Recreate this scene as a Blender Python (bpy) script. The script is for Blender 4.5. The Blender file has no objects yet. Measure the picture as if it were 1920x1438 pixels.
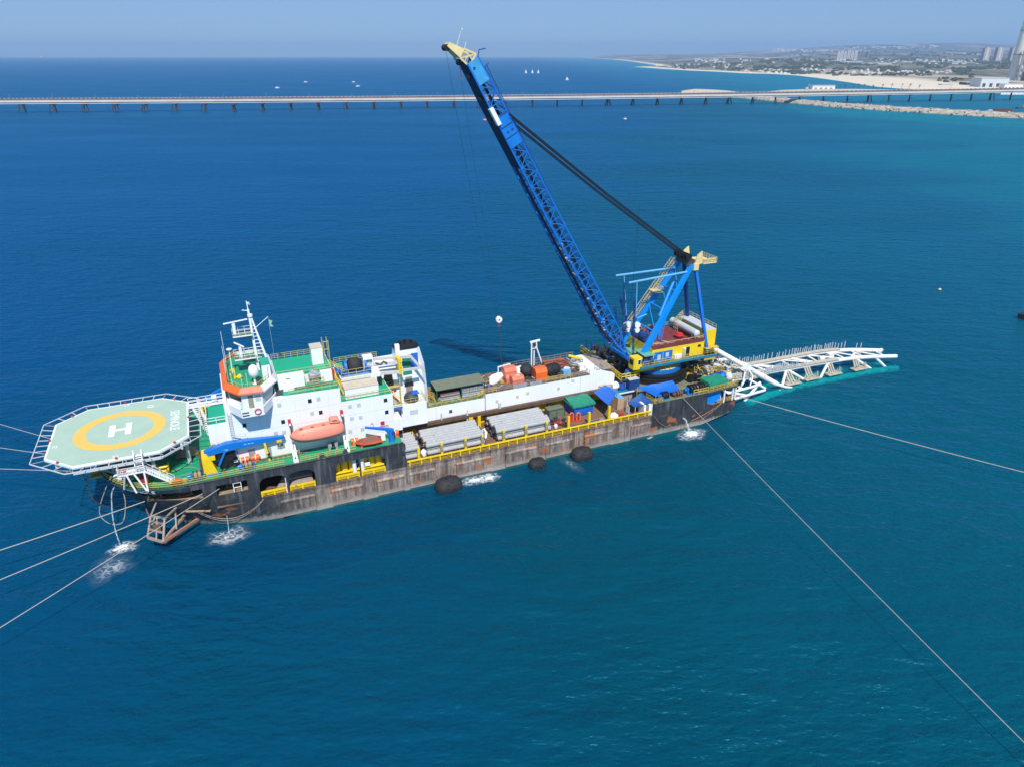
import bpy, bmesh, math, random
from mathutils import Vector, Matrix, Euler
R = math.radians
scn = bpy.context.scene
COL = scn.collection
rnd = random.Random(11)

# ------------------------------------------------------------------ camera
CAM_H = 70.0
PITCH = 24.802
cam_d = bpy.data.cameras.new("drone_camera")
cam_d.sensor_fit = 'HORIZONTAL'
cam_d.sensor_width = 36.0
cam_d.lens = 36.0 * 1333.0 / 1920.0
cam_d.clip_start = 0.5
cam_d.clip_end = 60000.0
cam = bpy.data.objects.new("drone_camera", cam_d)
cam.location = (0, 0, CAM_H)
cam.rotation_euler = (R(90 - PITCH), 0, 0)
COL.objects.link(cam)
scn.camera = cam
scn.render.resolution_x, scn.render.resolution_y = 1024, 766

# ------------------------------------------------------------------ sky and sun
SUN_EL, SUN_AZ = 52.6, 101.7          # light travels towards SUN_AZ (ccw from +x)
w = bpy.data.worlds.new("World")
scn.world = w
w.use_nodes = True
nt = w.node_tree
bg = nt.nodes["Background"]
sky = nt.nodes.new("ShaderNodeTexSky")
sky.sky_type = 'NISHITA'
sky.sun_disc = False
sky.sun_elevation = R(SUN_EL)
sky.sun_rotation = R(90 - (SUN_AZ + 180))
sky.altitude = 0
sky.air_density = 0.75
sky.dust_density = 0.15
sky.ozone_density = 4.0
tint = nt.nodes.new("ShaderNodeMix")
tint.data_type = 'RGBA'; tint.blend_type = 'MULTIPLY'
tint.inputs[0].default_value = 1.0
tint.inputs[7].default_value = (0.82, 0.93, 1.12, 1)
nt.links.new(sky.outputs[0], tint.inputs[6])
flat = nt.nodes.new("ShaderNodeMix"); flat.data_type = 'RGBA'; flat.inputs[0].default_value = 0.6
flat.inputs[7].default_value = (1.75, 3.3, 5.6, 1)
nt.links.new(tint.outputs[2], flat.inputs[6]); nt.links.new(flat.outputs[2], bg.inputs[0])
bg.inputs[1].default_value = 0.085
sun_d = bpy.data.lights.new("sun", 'SUN')
sun_d.energy = 4.2
sun_d.angle = R(0.53)
sun_d.color = (1.0, 0.965, 0.91)
sun = bpy.data.objects.new("sun", sun_d)
_az = R(SUN_AZ); _el = R(SUN_EL)
sun.rotation_euler = Vector((math.cos(_az)*math.cos(_el), math.sin(_az)*math.cos(_el), -math.sin(_el))).to_track_quat('-Z', 'Y').to_euler()
sun.location = (0, -200, 300)
COL.objects.link(sun)
vs = scn.view_settings
vs.view_transform = 'Standard'; vs.look = 'None'; vs.gamma = 1.0; vs.exposure = 0.36
vs.use_curve_mapping = False
scn.render.engine = 'CYCLES'
cy = scn.cycles
cy.max_bounces = 6; cy.diffuse_bounces = 2; cy.glossy_bounces = 2; cy.transmission_bounces = 2
cy.transparent_max_bounces = 12; cy.volume_bounces = 0
cy.use_denoising = True
cy.sample_clamp_indirect = 4.0

# ------------------------------------------------------------------ ship frame: x from bow to stern, y from near side to far side
ANG = R(23.0733)
ORG = Vector((-35.783, 99.017, 0.0))
SHIP = Matrix.Translation(ORG) @ Matrix.Rotation(ANG, 4, 'Z')
F_PX, CX_PX, CY_PX = 1333.0, 960.0, 719.0
_s, _c = math.sin(R(PITCH)), math.cos(R(PITCH))
def sight(px, py):
    u = (px-CX_PX)/F_PX; v = (py-CY_PX)/F_PX
    return Vector((u, _c - v*_s, -(_s + v*_c)))
def on_level(px, py, z=0.0):
    r = sight(px, py); k = (z-CAM_H)/r.z
    return Vector((0, 0, CAM_H)) + r*k
def at_depth(px, py, Y):
    r = sight(px, py)
    return Vector((0, 0, CAM_H)) + r*(Y/r.y)

# ------------------------------------------------------------------ object helpers
ORGS = {}
def thing(name, label, cat, org=(0, 0, 0), group=None, ship=True):
    o = bpy.data.objects.new(name, None)
    o.empty_display_size = 0.5
    place(o, org, ship)
    ORGS[o] = Vector(org)
    COL.objects.link(o)
    o['label'] = label; o['category'] = cat
    if group: o['group'] = group
    return o
def place(o, org, ship=True):
    if ship:
        o.location = SHIP @ Vector(org); o.rotation_euler = (0, 0, ANG)
    else:
        o.location = Vector(org)
def tag(o, label, cat, group=None, kind=None):
    if label: o['label'] = label
    if cat: o['category'] = cat
    if group: o['group'] = group
    if kind: o['kind'] = kind
    return o
def children(o):
    return [c for c in bpy.data.objects if c.parent == o]
def copy_thing(o, org, label=None, ship=True, rotz=0.0):
    c = o.copy(); COL.objects.link(c); place(c, org, ship)
    if rotz: c.rotation_euler = (0, 0, c.rotation_euler[2] + rotz)
    if label: c['label'] = label
    kids = KIDS.get(o, [])
    KIDS[c] = []
    for k in kids:
        d = k.copy(); COL.objects.link(d); d.parent = c; KIDS[c].append(d); KIDS[d] = []
        for g in KIDS.get(k, []):
            e = g.copy(); COL.objects.link(e); e.parent = d; KIDS[d].append(e)
    ORGS[c] = Vector(org)
    return c
KIDS = {}

class MB:
    """collects shapes in ship (or world) coordinates and links them as one mesh object"""
    def __init__(s):
        s.v = []; s.f = []; s.m = []; s.cm = 0
    def mat(s, i): s.cm = i; return s
    def add(s, vs, fs):
        b = len(s.v)
        s.v += [Vector(p) for p in vs]
        for f in fs:
            s.f.append([b+i for i in f]); s.m.append(s.cm)
        return s
    def box(s, x0, x1, y0, y1, z0, z1):
        return s.add([(x0,y0,z0),(x1,y0,z0),(x1,y1,z0),(x0,y1,z0),(x0,y0,z1),(x1,y0,z1),(x1,y1,z1),(x0,y1,z1)],
              [(0,3,2,1),(4,5,6,7),(0,1,5,4),(1,2,6,5),(2,3,7,6),(3,0,4,7)])
    def cbox(s, c, d, rz=0.0, tilt=0.0):
        M = Matrix.Translation(c) @ Matrix.Rotation(rz, 4, 'Z') @ Matrix.Rotation(tilt, 4, 'Y')
        vs = [M @ Vector((sx*d[0]/2, sy*d[1]/2, sz*d[2]/2)) for sz in (-1,1) for sx, sy in ((-1,-1),(1,-1),(1,1),(-1,1))]
        return s.add(vs, [(0,3,2,1),(4,5,6,7),(0,1,5,4),(1,2,6,5),(2,3,7,6),(3,0,4,7)])
    def beam(s, p, q, w=0.1, h=None, w2=None):
        p = Vector(p); q = Vector(q); h = h or w; d = (q-p)
        if d.length < 1e-6: return s
        d.normalize()
        up = Vector((0,0,1)) if abs(d.z) < 0.95 else Vector((1,0,0))
        a = d.cross(up).normalized(); b = a.cross(d)
        k = 1.0 if w2 is None else w2/w
        vs = []
        for c, t in ((p,1.0),(q,k)):
            vs += [c - a*w/2*t - b*h/2*t, c + a*w/2*t - b*h/2*t, c + a*w/2*t + b*h/2*t, c - a*w/2*t + b*h/2*t]
        return s.add(vs, [(3,2,1,0),(4,5,6,7),(0,1,5,4),(1,2,6,5),(2,3,7,6),(3,0,4,7)])
    def tube(s, p, q, r=0.1, r2=None, n=10, cap=True):
        p = Vector(p); q = Vector(q); r2 = r if r2 is None else r2; d = q-p
        if d.length < 1e-6: return s
        d.normalize()
        up = Vector((0,0,1)) if abs(d.z) < 0.95 else Vector((1,0,0))
        a = d.cross(up).normalized(); b = a.cross(d)
        vs = []
        for c, rr in ((p,r),(q,r2)):
            for i in range(n):
                t = 2*math.pi*i/n
                vs.append(c + (a*math.cos(t) + b*math.sin(t))*rr)
        fs = [(i, (i+1)%n, n+(i+1)%n, n+i) for i in range(n)]
        if cap: fs += [tuple(range(n-1,-1,-1)), tuple(range(n,2*n))]
        return s.add(vs, fs)
    def path(s, pts, r=0.05, n=6):
        pts = [Vector(p) for p in pts]; vs = []; fs = []
        for i, p in enumerate(pts):
            d = (pts[min(i+1,len(pts)-1)] - pts[max(i-1,0)]).normalized()
            up = Vector((0,0,1)) if abs(d.z) < 0.95 else Vector((1,0,0))
            a = d.cross(up).normalized(); b = a.cross(d)
            for k in range(n):
                t = 2*math.pi*k/n
                vs.append(p + (a*math.cos(t)+b*math.sin(t))*r)
        for i in range(len(pts)-1):
            for k in range(n):
                fs.append((i*n+k, i*n+(k+1)%n, (i+1)*n+(k+1)%n, (i+1)*n+k))
        fs += [tuple(range(n-1,-1,-1)), tuple(range((len(pts)-1)*n, len(pts)*n))]
        return s.add(vs, fs)
    def lathe(s, c, prof, n=24, axis='z', a0=0.0, a1=2*math.pi):
        """prof: list of (radius, height) about c"""
        c = Vector(c); vs = []; fs = []; full = abs(a1-a0-2*math.pi) < 1e-6; m = n if full else n+1
        for r, h in prof:
            for i in range(m):
                t = a0 + (a1-a0)*i/n
                if axis == 'z': vs.append(c + Vector((r*math.cos(t), r*math.sin(t), h)))
                elif axis == 'x': vs.append(c + Vector((h, r*math.cos(t), r*math.sin(t))))
                else: vs.append(c + Vector((r*math.cos(t), h, r*math.sin(t))))
        for j in range(len(prof)-1):
            for i in range(n):
                k = (i+1) % m
                fs.append((j*m+i, j*m+k, (j+1)*m+k, (j+1)*m+i))
        return s.add(vs, fs)
    def prism(s, pts, z0, z1, cap_lo=True, cap_hi=True):
        n = len(pts)
        vs = [(p[0],p[1],z0) for p in pts] + [(p[0],p[1],z1) for p in pts]
        fs = [(i,(i+1)%n,n+(i+1)%n,n+i) for i in range(n)]
        if cap_lo: fs.append(tuple(range(n-1,-1,-1)))
        if cap_hi: fs.append(tuple(range(n,2*n)))
        return s.add(vs, fs)
    def loft(s, loops, cap=True, closed=True):
        n = len(loops[0]); vs = [p for l in loops for p in l]; fs = []
        for j in range(len(loops)-1):
            for i in range(n if closed else n-1):
                k = (i+1) % n
                fs.append((j*n+i, j*n+k, (j+1)*n+k, (j+1)*n+i))
        if cap: fs += [tuple(range(n-1,-1,-1)), tuple(range((len(loops)-1)*n, len(loops)*n))]
        return s.add(vs, fs)
    def quad(s, a, b, c, d): return s.add([a,b,c,d], [(0,1,2,3)])
    def blob(s, c, r, seed=0, amp=0.25, nu=10, nv=7):
        rr = random.Random(seed); c = Vector(c); vs = []; fs = []
        ph = [rr.uniform(0,6.28) for _ in range(6)]
        for j in range(nv+1):
            th = math.pi*j/nv
            for i in range(nu):
                t = 2*math.pi*i/nu
                k = 1 + amp*(0.5*math.sin(2*t+ph[0]+th)+0.5*math.sin(3*t+ph[1]-2*th)+0.4*math.sin(5*th+ph[2]+t))
                vs.append(c + Vector((r[0]*k*math.sin(th)*math.cos(t), r[1]*k*math.sin(th)*math.sin(t), r[2]*k*math.cos(th))))
        for j in range(nv):
            for i in range(nu):
                fs.append((j*nu+i, j*nu+(i+1)%nu, (j+1)*nu+(i+1)%nu, (j+1)*nu+i))
        return s.add(vs, fs)
    def rail(s, pts, h=1.1, sp=1.8, w=0.07, bars=2, closed=False):
        pts = [Vector(p) for p in pts]
        segs = list(zip(pts, pts[1:] + ([pts[0]] if closed else [])))
        if not closed: segs = segs[:len(pts)-1]
        for a, b in segs:
            L = (b-a).length; n = max(1, round(L/sp))
            for i in range(n+1):
                p = a.lerp(b, i/n); s.beam(p, p+Vector((0,0,h)), w)
            for k in range(bars):
                z = Vector((0,0,h*(k+1)/bars - (0 if k < bars-1 else w/2)))
                s.beam(a+z, b+z, w)
        return s
    def build(s, name, mats, parent=None, smooth=False, org=None, ship=True, recalc=True, bevel=0.0):
        if not isinstance(mats, (list, tuple)): mats = [mats]
        if org is None:
            if parent is not None:
                p = parent
                while p.parent is not None: p = p.parent
                org = ORGS[p]
            else: org = Vector((0,0,0))
        org = Vector(org)
        me = bpy.data.meshes.new(name)
        me.from_pydata([tuple(v-org) for v in s.v], [], s.f)
        for m in mats: me.materials.append(m)
        if len(mats) > 1: me.polygons.foreach_set('material_index', s.m)
        if recalc:
            bm = bmesh.new(); bm.from_mesh(me); bmesh.ops.recalc_face_normals(bm, faces=bm.faces); bm.to_mesh(me); bm.free()
        if smooth:
            me.polygons.foreach_set('use_smooth', [True]*len(me.polygons))
            try: me.set_sharp_from_angle(angle=R(40))
            except Exception: pass
        o = bpy.data.objects.new(name, me)
        COL.objects.link(o)
        if bevel:
            b = o.modifiers.new("edge", 'BEVEL'); b.width = bevel; b.segments = 1; b.limit_method = 'ANGLE'
        if parent is not None:
            o.parent = parent; KIDS.setdefault(parent, []).append(o); KIDS.setdefault(o, [])
        else:
            place(o, org, ship); ORGS[o] = org; KIDS.setdefault(o, [])
        return o

def solo(mb, name, mats, label, cat, org, group=None, smooth=False, ship=True, kind=None, **k):
    o = mb.build(name, mats, None, smooth, org, ship, **k)
    return tag(o, label, cat, group, kind)

# ------------------------------------------------------------------ materials
MATS = {}
def nodes(name):
    m = bpy.data.materials.new(name); m.use_nodes = True
    return m, m.node_tree, m.node_tree.nodes["Principled BSDF"]
def N(t, typ, **kw):
    n = t.nodes.new(typ)
    for k, v in kw.items(): setattr(n, k, v)
    return n
def noise(t, vec, scale, detail=4, rough=0.55):
    n = N(t, "ShaderNodeTexNoise"); n.inputs["Scale"].default_value = scale
    n.inputs["Detail"].default_value = detail; n.inputs["Roughness"].default_value = rough
    if vec is not None: t.links.new(vec, n.inputs["Vector"])
    return n.outputs["Fac"]
def ramp(t, fac, stops):
    r = N(t, "ShaderNodeValToRGB"); e = r.color_ramp.elements
    while len(e) < len(stops): e.new(0.5)
    for i, (p, c) in enumerate(stops):
        e[i].position = p
        e[i].color = (c, c, c, 1) if not isinstance(c, (tuple, list)) else (*c, 1)
    t.links.new(fac, r.inputs[0])
    return r.outputs[0]
def mix(t, fac, a, b, blend='MIX'):
    n = N(t, "ShaderNodeMix", data_type='RGBA', blend_type=blend)
    for i, x in ((0, fac), (6, a), (7, b)):
        if hasattr(x, 'links'): t.links.new(x, n.inputs[i])
        elif i == 0: n.inputs[0].default_value = x
        else: n.inputs[i].default_value = (*x[:3], 1)
    return n.outputs[2]
def mth(t, op, a, b=0.0, clamp=False):
    n = N(t, "ShaderNodeMath", operation=op); n.use_clamp = clamp
    for i, x in ((0, a), (1, b)):
        if hasattr(x, 'links'): t.links.new(x, n.inputs[i])
        else: n.inputs[i].default_value = x
    return n.outputs[0]
def coords(t, scale=(1,1,1), kind="Object"):
    c = N(t, "ShaderNodeTexCoord"); mp = N(t, "ShaderNodeMapping")
    mp.inputs["Scale"].default_value = scale
    t.links.new(c.outputs[kind], mp.inputs["Vector"])
    return mp.outputs[0]
def paint(name, rgb, rough=0.45, metal=0.0, var=0.25, scale=0.6, rust=0.0, streak=0.0, bump=0.0, rustcol=(0.20,0.07,0.025), dirt=(0.25,0.22,0.18)):
    if name in MATS: return MATS[name]
    m, t, p = nodes(name)
    o = coords(t)
    f = noise(t, o, scale, 6, 0.65)
    dark = tuple(c*(1-var) for c in rgb)
    col = mix(t, ramp(t, f, [(0.35,0.0),(0.68,1.0)]), dark, rgb)
    if streak:
        v = coords(t, (2.2,2.2,0.12))
        sf = ramp(t, noise(t, v, 1.0, 5, 0.6), [(0.50,0.0),(0.75,1.0)])
        col = mix(t, mth(t, 'MULTIPLY', sf, streak), col, dirt)
    if rust:
        rf = mth(t, 'MULTIPLY', noise(t, o, scale*1.7, 8, 0.7), noise(t, coords(t, (1.5,1.5,0.35)), 0.9, 4))
        th = 0.36 - 0.16*rust
        rm = ramp(t, rf, [(th,0.0),(th+0.06,1.0)])
        col = mix(t, rm, col, rustcol)
        t.links.new(mth(t, 'ADD', mth(t, 'MULTIPLY', rm, 0.4), rough, True), p.inputs["Roughness"])
    else:
        p.inputs["Roughness"].default_value = rough
    t.links.new(col, p.inputs["Base Color"])
    p.inputs["Metallic"].default_value = metal
    if bump:
        b = N(t, "ShaderNodeBump"); b.inputs["Strength"].default_value = bump; b.inputs["Distance"].default_value = 0.1
        t.links.new(noise(t, o, scale*4, 4), b.inputs["Height"]); t.links.new(b.outputs[0], p.inputs["Normal"])
    MATS[name] = m
    return m
WHITE = paint("white_paint", (0.80,0.81,0.82), 0.4, var=0.05, scale=0.25, streak=0.13, dirt=(0.45,0.40,0.33))
WHITER = paint("white_gloss", (0.80,0.80,0.80), 0.35, var=0.05, scale=0.6)
CREAM = paint("cream_paint", (0.62,0.53,0.42), 0.55, var=0.12, streak=0.2)
GREEN = paint("deck_green", (0.012,0.32,0.16), 0.55, var=0.22, scale=0.5, rust=0.10, rustcol=(0.22,0.20,0.12))
GREEN2 = paint("deck_green_clean", (0.010,0.36,0.20), 0.55, var=0.10, scale=0.4)
GREENW = paint("deck_green_worn", (0.10,0.22,0.12), 0.7, var=0.35, scale=0.7, rust=0.7, rustcol=(0.30,0.20,0.12))
OLIVE = paint("olive_sheet", (0.17,0.19,0.13), 0.7, var=0.2)
DKGREEN = paint("dark_green_paint", (0.02,0.10,0.06), 0.5)
HELI = paint("helideck_green", (0.385,0.52,0.42), 0.7, var=0.10, scale=0.35, streak=0.0)
YEL = paint("yellow_paint", (0.84,0.58,0.006), 0.45, var=0.12, rust=0.10)
YELD = paint("yellow_dirty", (0.62,0.43,0.06), 0.5, var=0.3, rust=0.45)
YELR = paint("yellow_green_rail", (0.58,0.50,0.10), 0.5, var=0.2)
BLUE = paint("crane_blue", (0.003,0.15,0.62), 0.40, var=0.15, scale=0.5, rust=0.05)
BLUEB = paint("bright_blue", (0.004,0.16,0.55), 0.4, var=0.1)
BLUED = paint("dark_blue_paint", (0.02,0.07,0.26), 0.45, var=0.25)
TEALB = paint("teal_blue_paint", (0.01,0.20,0.36), 0.45, var=0.2)
BLACK = paint("black_paint", (0.012,0.012,0.014), 0.5, var=0.3)
RUBBER = paint("black_rubber", (0.022,0.022,0.026), 0.75, var=0.4, scale=2.0)
ROPE = paint("dark_cable", (0.018,0.018,0.022), 0.6)
HAWSER = paint("mooring_wire", (0.42,0.38,0.32), 0.7, var=0.15)
GREY = paint("grey_steel", (0.33,0.34,0.35), 0.5, var=0.2, rust=0.2)
GREYL = paint("light_grey", (0.52,0.55,0.57), 0.45, var=0.12)
DKGREY = paint("dark_steel", (0.055,0.06,0.065), 0.6, var=0.3, rust=0.2)
RUSTY = paint("rusty_steel", (0.19,0.10,0.06), 0.85, var=0.45, scale=1.2, rust=0.3, rustcol=(0.32,0.13,0.05))
RUSTDK = paint("brown_steel", (0.14,0.085,0.06), 0.8, var=0.4, scale=0.8)
RUSTL = paint("weathered_steel", (0.36,0.30,0.25), 0.8, var=0.35, scale=1.3, rust=0.35, rustcol=(0.30,0.12,0.05))
TAN = paint("tan_paint", (0.50,0.36,0.22), 0.6, var=0.15, streak=0.2)
CANVAS = paint("tan_canvas", (0.44,0.32,0.20), 0.85, var=0.2, scale=1.5, bump=0.4)
RED = paint("red_paint", (0.55,0.025,0.03), 0.45, var=0.15)
REDDECK = paint("red_oxide_deck", (0.20,0.035,0.035), 0.65, var=0.3, scale=0.4, rust=0.15)
ORANGE = paint("orange_paint", (0.85,0.14,0.02), 0.45, var=0.12)
ORANGEF = paint("faded_orange", (0.68,0.19,0.11), 0.55, var=0.14, scale=1.0)
LBOAT = paint("lifeboat_salmon", (0.72,0.24,0.16), 0.45, var=0.10, scale=0.7)
TARPB = paint("blue_tarpaulin", (0.008,0.13,0.58), 0.45, var=0.15, scale=1.5, bump=0.5)
TARPD = paint("navy_tarpaulin", (0.02,0.09,0.30), 0.55, var=0.15, scale=1.5, bump=0.5)
TARPV = paint("violet_tarpaulin", (0.012,0.06,0.42), 0.5, var=0.3, scale=1.2, bump=0.6)
TARPG = paint("green_tarpaulin", (0.01,0.25,0.15), 0.5, var=0.2, scale=1.2, bump=0.5)
BAG = paint("white_bag", (0.78,0.78,0.79), 0.8, var=0.12, scale=2.5, bump=0.5)
CONCPIPE = paint("concrete_coating", (0.40,0.41,0.42), 0.8, var=0.18, scale=1.6, rust=0.02)
DECKBR = paint("brown_deck", (0.23,0.125,0.075), 0.85, var=0.35, scale=0.45, rust=0.25, rustcol=(0.13,0.09,0.07))
DECKGY = paint("grey_green_deck", (0.20,0.22,0.13), 0.8, var=0.35, scale=0.5, rust=0.3, rustcol=(0.16,0.12,0.08))
GLASS = paint("dark_glass", (0.012,0.016,0.02), 0.1, var=0.1)
STING = paint("stinger_white", (0.78,0.77,0.74), 0.5, var=0.15, scale=0.8, rust=0.2, rustcol=(0.42,0.33,0.22))
STINGT = paint("stinger_walkway", (0.55,0.50,0.40), 0.7, var=0.3, scale=1.5, rust=0.3, rustcol=(0.35,0.27,0.18))
MARKY = paint("marking_yellow", (0.78,0.50,0.11), 0.6, var=0.06)
MARKW = paint("marking_white", (0.80,0.82,0.80), 0.6, var=0.06)
HULLBOT = paint("antifouling", (0.03,0.10,0.075), 0.8, var=0.5, scale=0.7)
PALEB = paint("pale_blue", (0.14,0.42,0.75), 0.5, var=0.2)
LTBLUE = paint("light_blue_pipe", (0.003,0.25,0.76), 0.4, var=0.1)
CREAMY = paint("cream_yellow", (0.75,0.60,0.28), 0.5, var=0.15)
# ------------------------------------------------------------------ sea, seabed, land, hills
def smooth(a, b, x):
    t = max(0.0, min(1.0, (x-a)/(b-a))); return t*t*(3-2*t)
def vnoise(x, y, seed=0):
    def h(i, j):
        n = (i*374761393 + j*668265263 + seed*1442695041) & 0xffffffff
        n = ((n ^ (n >> 13))*1274126177) & 0xffffffff
        return ((n ^ (n >> 16)) & 0xffff)/65535.0
    i, j = math.floor(x), math.floor(y); fx, fy = x-i, y-j
    fx = fx*fx*(3-2*fx); fy = fy*fy*(3-2*fy)
    return (h(i,j)*(1-fx)+h(i+1,j)*fx)*(1-fy) + (h(i,j+1)*(1-fx)+h(i+1,j+1)*fx)*fy
def fbm(x, y, seed=0, o=4):
    a, s, k = 0.0, 0.5, 1.0
    for i in range(o):
        a += s*vnoise(x*k, y*k, seed+i); s *= 0.5; k *= 2.03
    return a

def make_sea_material():
    m, t, p = nodes("sea_water")
    t.nodes.remove(p)
    out = [n for n in t.nodes if n.type == 'OUTPUT_MATERIAL'][0]
    geo = N(t, "ShaderNodeNewGeometry")
    sep = N(t, "ShaderNodeSeparateXYZ"); t.links.new(geo.outputs["Position"], sep.inputs[0])
    def layer(sx, sy, rot, sc, det):
        mp = N(t, "ShaderNodeMapping"); mp.inputs["Scale"].default_value = (sx, sy, 1); mp.inputs["Rotation"].default_value = (0, 0, R(rot))
        t.links.new(geo.outputs["Position"], mp.inputs["Vector"])
        return noise(t, mp.outputs[0], sc, det, 0.6)
    w1 = layer(0.50, 1.0, -14, 0.34, 4)       # wind waves
    w2 = layer(0.55, 1.0, -26, 1.1, 3)        # ripples
    w3 = layer(0.6, 1.0, 30, 0.09, 2)        # low swell
    h = mth(t, 'ADD', mth(t, 'ADD', mth(t, 'MULTIPLY', w1, 1.45), mth(t, 'MULTIPLY', w2, 0.36)), mth(t, 'MULTIPLY', w3, 1.6))
    w4 = layer(0.28, 1.0, 5, 0.16, 3)        # longer crests that still read far off
    h = mth(t, 'ADD', h, mth(t, 'MULTIPLY', w4, 1.5))
    # calm slicks: patches with less ripple
    sl = ramp(t, layer(0.35, 1.0, 10, 0.014, 4), [(0.30, 0.45), (0.62, 1.0)])
    b = N(t, "ShaderNodeBump"); b.inputs["Distance"].default_value = 1.0
    t.links.new(mth(t, 'MULTIPLY', sl, 1.0), b.inputs["Strength"])
    t.links.new(h, b.inputs["Height"])
    # body colour: deeper blue offshore (west), greener towards the coast and in the shallows of the bay
    big = layer(0.6, 1.0, 8, 0.010, 4)
    xx = mth(t, 'ADD', mth(t, 'MULTIPLY', sep.outputs[0], 0.0026), mth(t, 'MULTIPLY', sep.outputs[1], -0.0007))
    f = mth(t, 'ADD', mth(t, 'ADD', xx, 0.50), mth(t, 'MULTIPLY', mth(t, 'SUBTRACT', big, 0.5), 0.9), True)
    colA = ramp(t, f, [(0.0, (0.0005,0.092,0.290)), (0.30, (0.0004,0.099,0.228)), (0.46, (0.0003,0.104,0.180)), (0.75,(0.0003,0.131,0.212)), (1.0, (0.002,0.21,0.27))])
    patch = ramp(t, layer(0.30, 1.0, 12, 0.0065, 5), [(0.30, 0.84), (0.70, 1.12)])
    colA = mix(t, 1.0, colA, patch, 'MULTIPLY')
    # shallow turquoise along the beach
    ysh = mth(t, 'DIVIDE', mth(t, 'SUBTRACT', sep.outputs[0], 250.0), 650.0, True)
    yfar = mth(t, 'DIVIDE', mth(t, 'SUBTRACT', sep.outputs[1], 1050.0), 500.0, True)
    shal = mth(t, 'MULTIPLY', mth(t, 'MULTIPLY', ysh, yfar), 0.9, True)
    colA = mix(t, shal, colA, (0.012,0.33,0.42))
    dif = N(t, "ShaderNodeBsdfDiffuse"); t.links.new(colA, dif.inputs["Color"]); t.links.new(b.outputs[0], dif.inputs["Normal"])
    tr = N(t, "ShaderNodeBsdfTransparent"); tr.inputs["Color"].default_value = (0.05,0.95,0.86,1)
    body = N(t, "ShaderNodeMixShader"); body.inputs[0].default_value = 0.52
    t.links.new(dif.outputs[0], body.inputs[1]); t.links.new(tr.outputs[0], body.inputs[2])
    gl = N(t, "ShaderNodeBsdfGlossy"); gl.inputs["Roughness"].default_value = 0.34
    gl.inputs["Color"].default_value = (0.16,0.58,0.88,1)
    t.links.new(b.outputs[0], gl.inputs["Normal"])
    fr = N(t, "ShaderNodeFresnel"); fr.inputs["IOR"].default_value = 1.33; t.links.new(b.outputs[0], fr.inputs["Normal"])
    ms = N(t, "ShaderNodeMixShader")
    t.links.new(mth(t, 'MINIMUM', mth(t, 'MULTIPLY', fr.outputs[0], 0.95), 0.52), ms.inputs[0])
    t.links.new(body.outputs[0], ms.inputs[1]); t.links.new(gl.outputs[0], ms.inputs[2])
    t.links.new(ms.outputs[0], out.inputs["Surface"])
    return m
SEA_END = 22600.0
sea = MB(); sea.quad((-26000,-600,0),(26000,-600,0),(26000,SEA_END,0),(-26000,SEA_END,0))
o = sea.build("sea", make_sea_material(), ship=False, recalc=False); o['kind'] = 'structure'
bed = MB(); bed.quad((-26000,-600,-26),(26000,-600,-26),(26000,SEA_END,-26),(-26000,SEA_END,-26))
o = bed.build("seabed", paint("seabed_dark", (0.003,0.022,0.036), 0.9, var=0.3, scale=0.02), ship=False, recalc=False); o['kind'] = 'structure'  # near-black blue: the dimness of deep water is put into the bed's colour

COAST = [(1300,1085),(1480,1010),(1600,962),(1658,921),(1737,892),(1855,887),(2145,949),(2484,1011),(2871,1068),(3113,1050),(3203,969),(3506,940),(3742,874),(4162,828),(4700,800),(4891,770),(5100,960),(5927,1096),(7517,1234),(9500,1420),(12549,1628),(18840,1799),(22500,1900)]
def coast_x(y):
    if y <= COAST[0][0]: return COAST[0][1]
    for (y0,x0),(y1,x1) in zip(COAST, COAST[1:]):
        if y <= y1: return x0 + (x1-x0)*(y-y0)/(y1-y0)
    return COAST[-1][1]
def ground(x, y):
    d = x - coast_x(y)
    if d <= 0: return max(-6.0, 0.6 + d*0.05)
    z = 0.6 + 3.0*smooth(0, 90, d) + 4.0*fbm(x*0.004, y*0.004, 3)*smooth(60, 400, d)
    z += 0.010*max(0.0, y-2900)*smooth(100, 900, d)*(1-smooth(6500,9000,y)*0.6)
    k = x/max(y,1.0)
    ha = smooth(0.315, 0.43, k)*smooth(6300, 8600, y + 400*(fbm(k*14, 1.3, 5)-0.5))
    z += ha*(62 + 60*(fbm(k*11, y*0.0003, 9)-0.5) + 24*(fbm(k*40, y*0.0012, 4)-0.5))*(1-0.85*smooth(9600,11800,y))
    hb = smooth(0.20, 0.46, k)*smooth(11500, 15500, y)
    z += hb*(175 + 130*(fbm(k*7, 0.5, 21)-0.5) + 25*(fbm(k*30, 2.5, 22)-0.5))
    return z
def ground_hit(px, py):
    r = sight(px, py); o = Vector((0,0,CAM_H)); y = 1300.0
    while y < 17000:
        p = o + r*(y/r.y)
        if p.z <= ground(p.x, p.y): return Vector((p.x, p.y, ground(p.x, p.y)))
        y *= 1.004
    p = o + r*(9000/r.y); return Vector((p.x,p.y,ground(p.x,p.y)))

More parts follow.
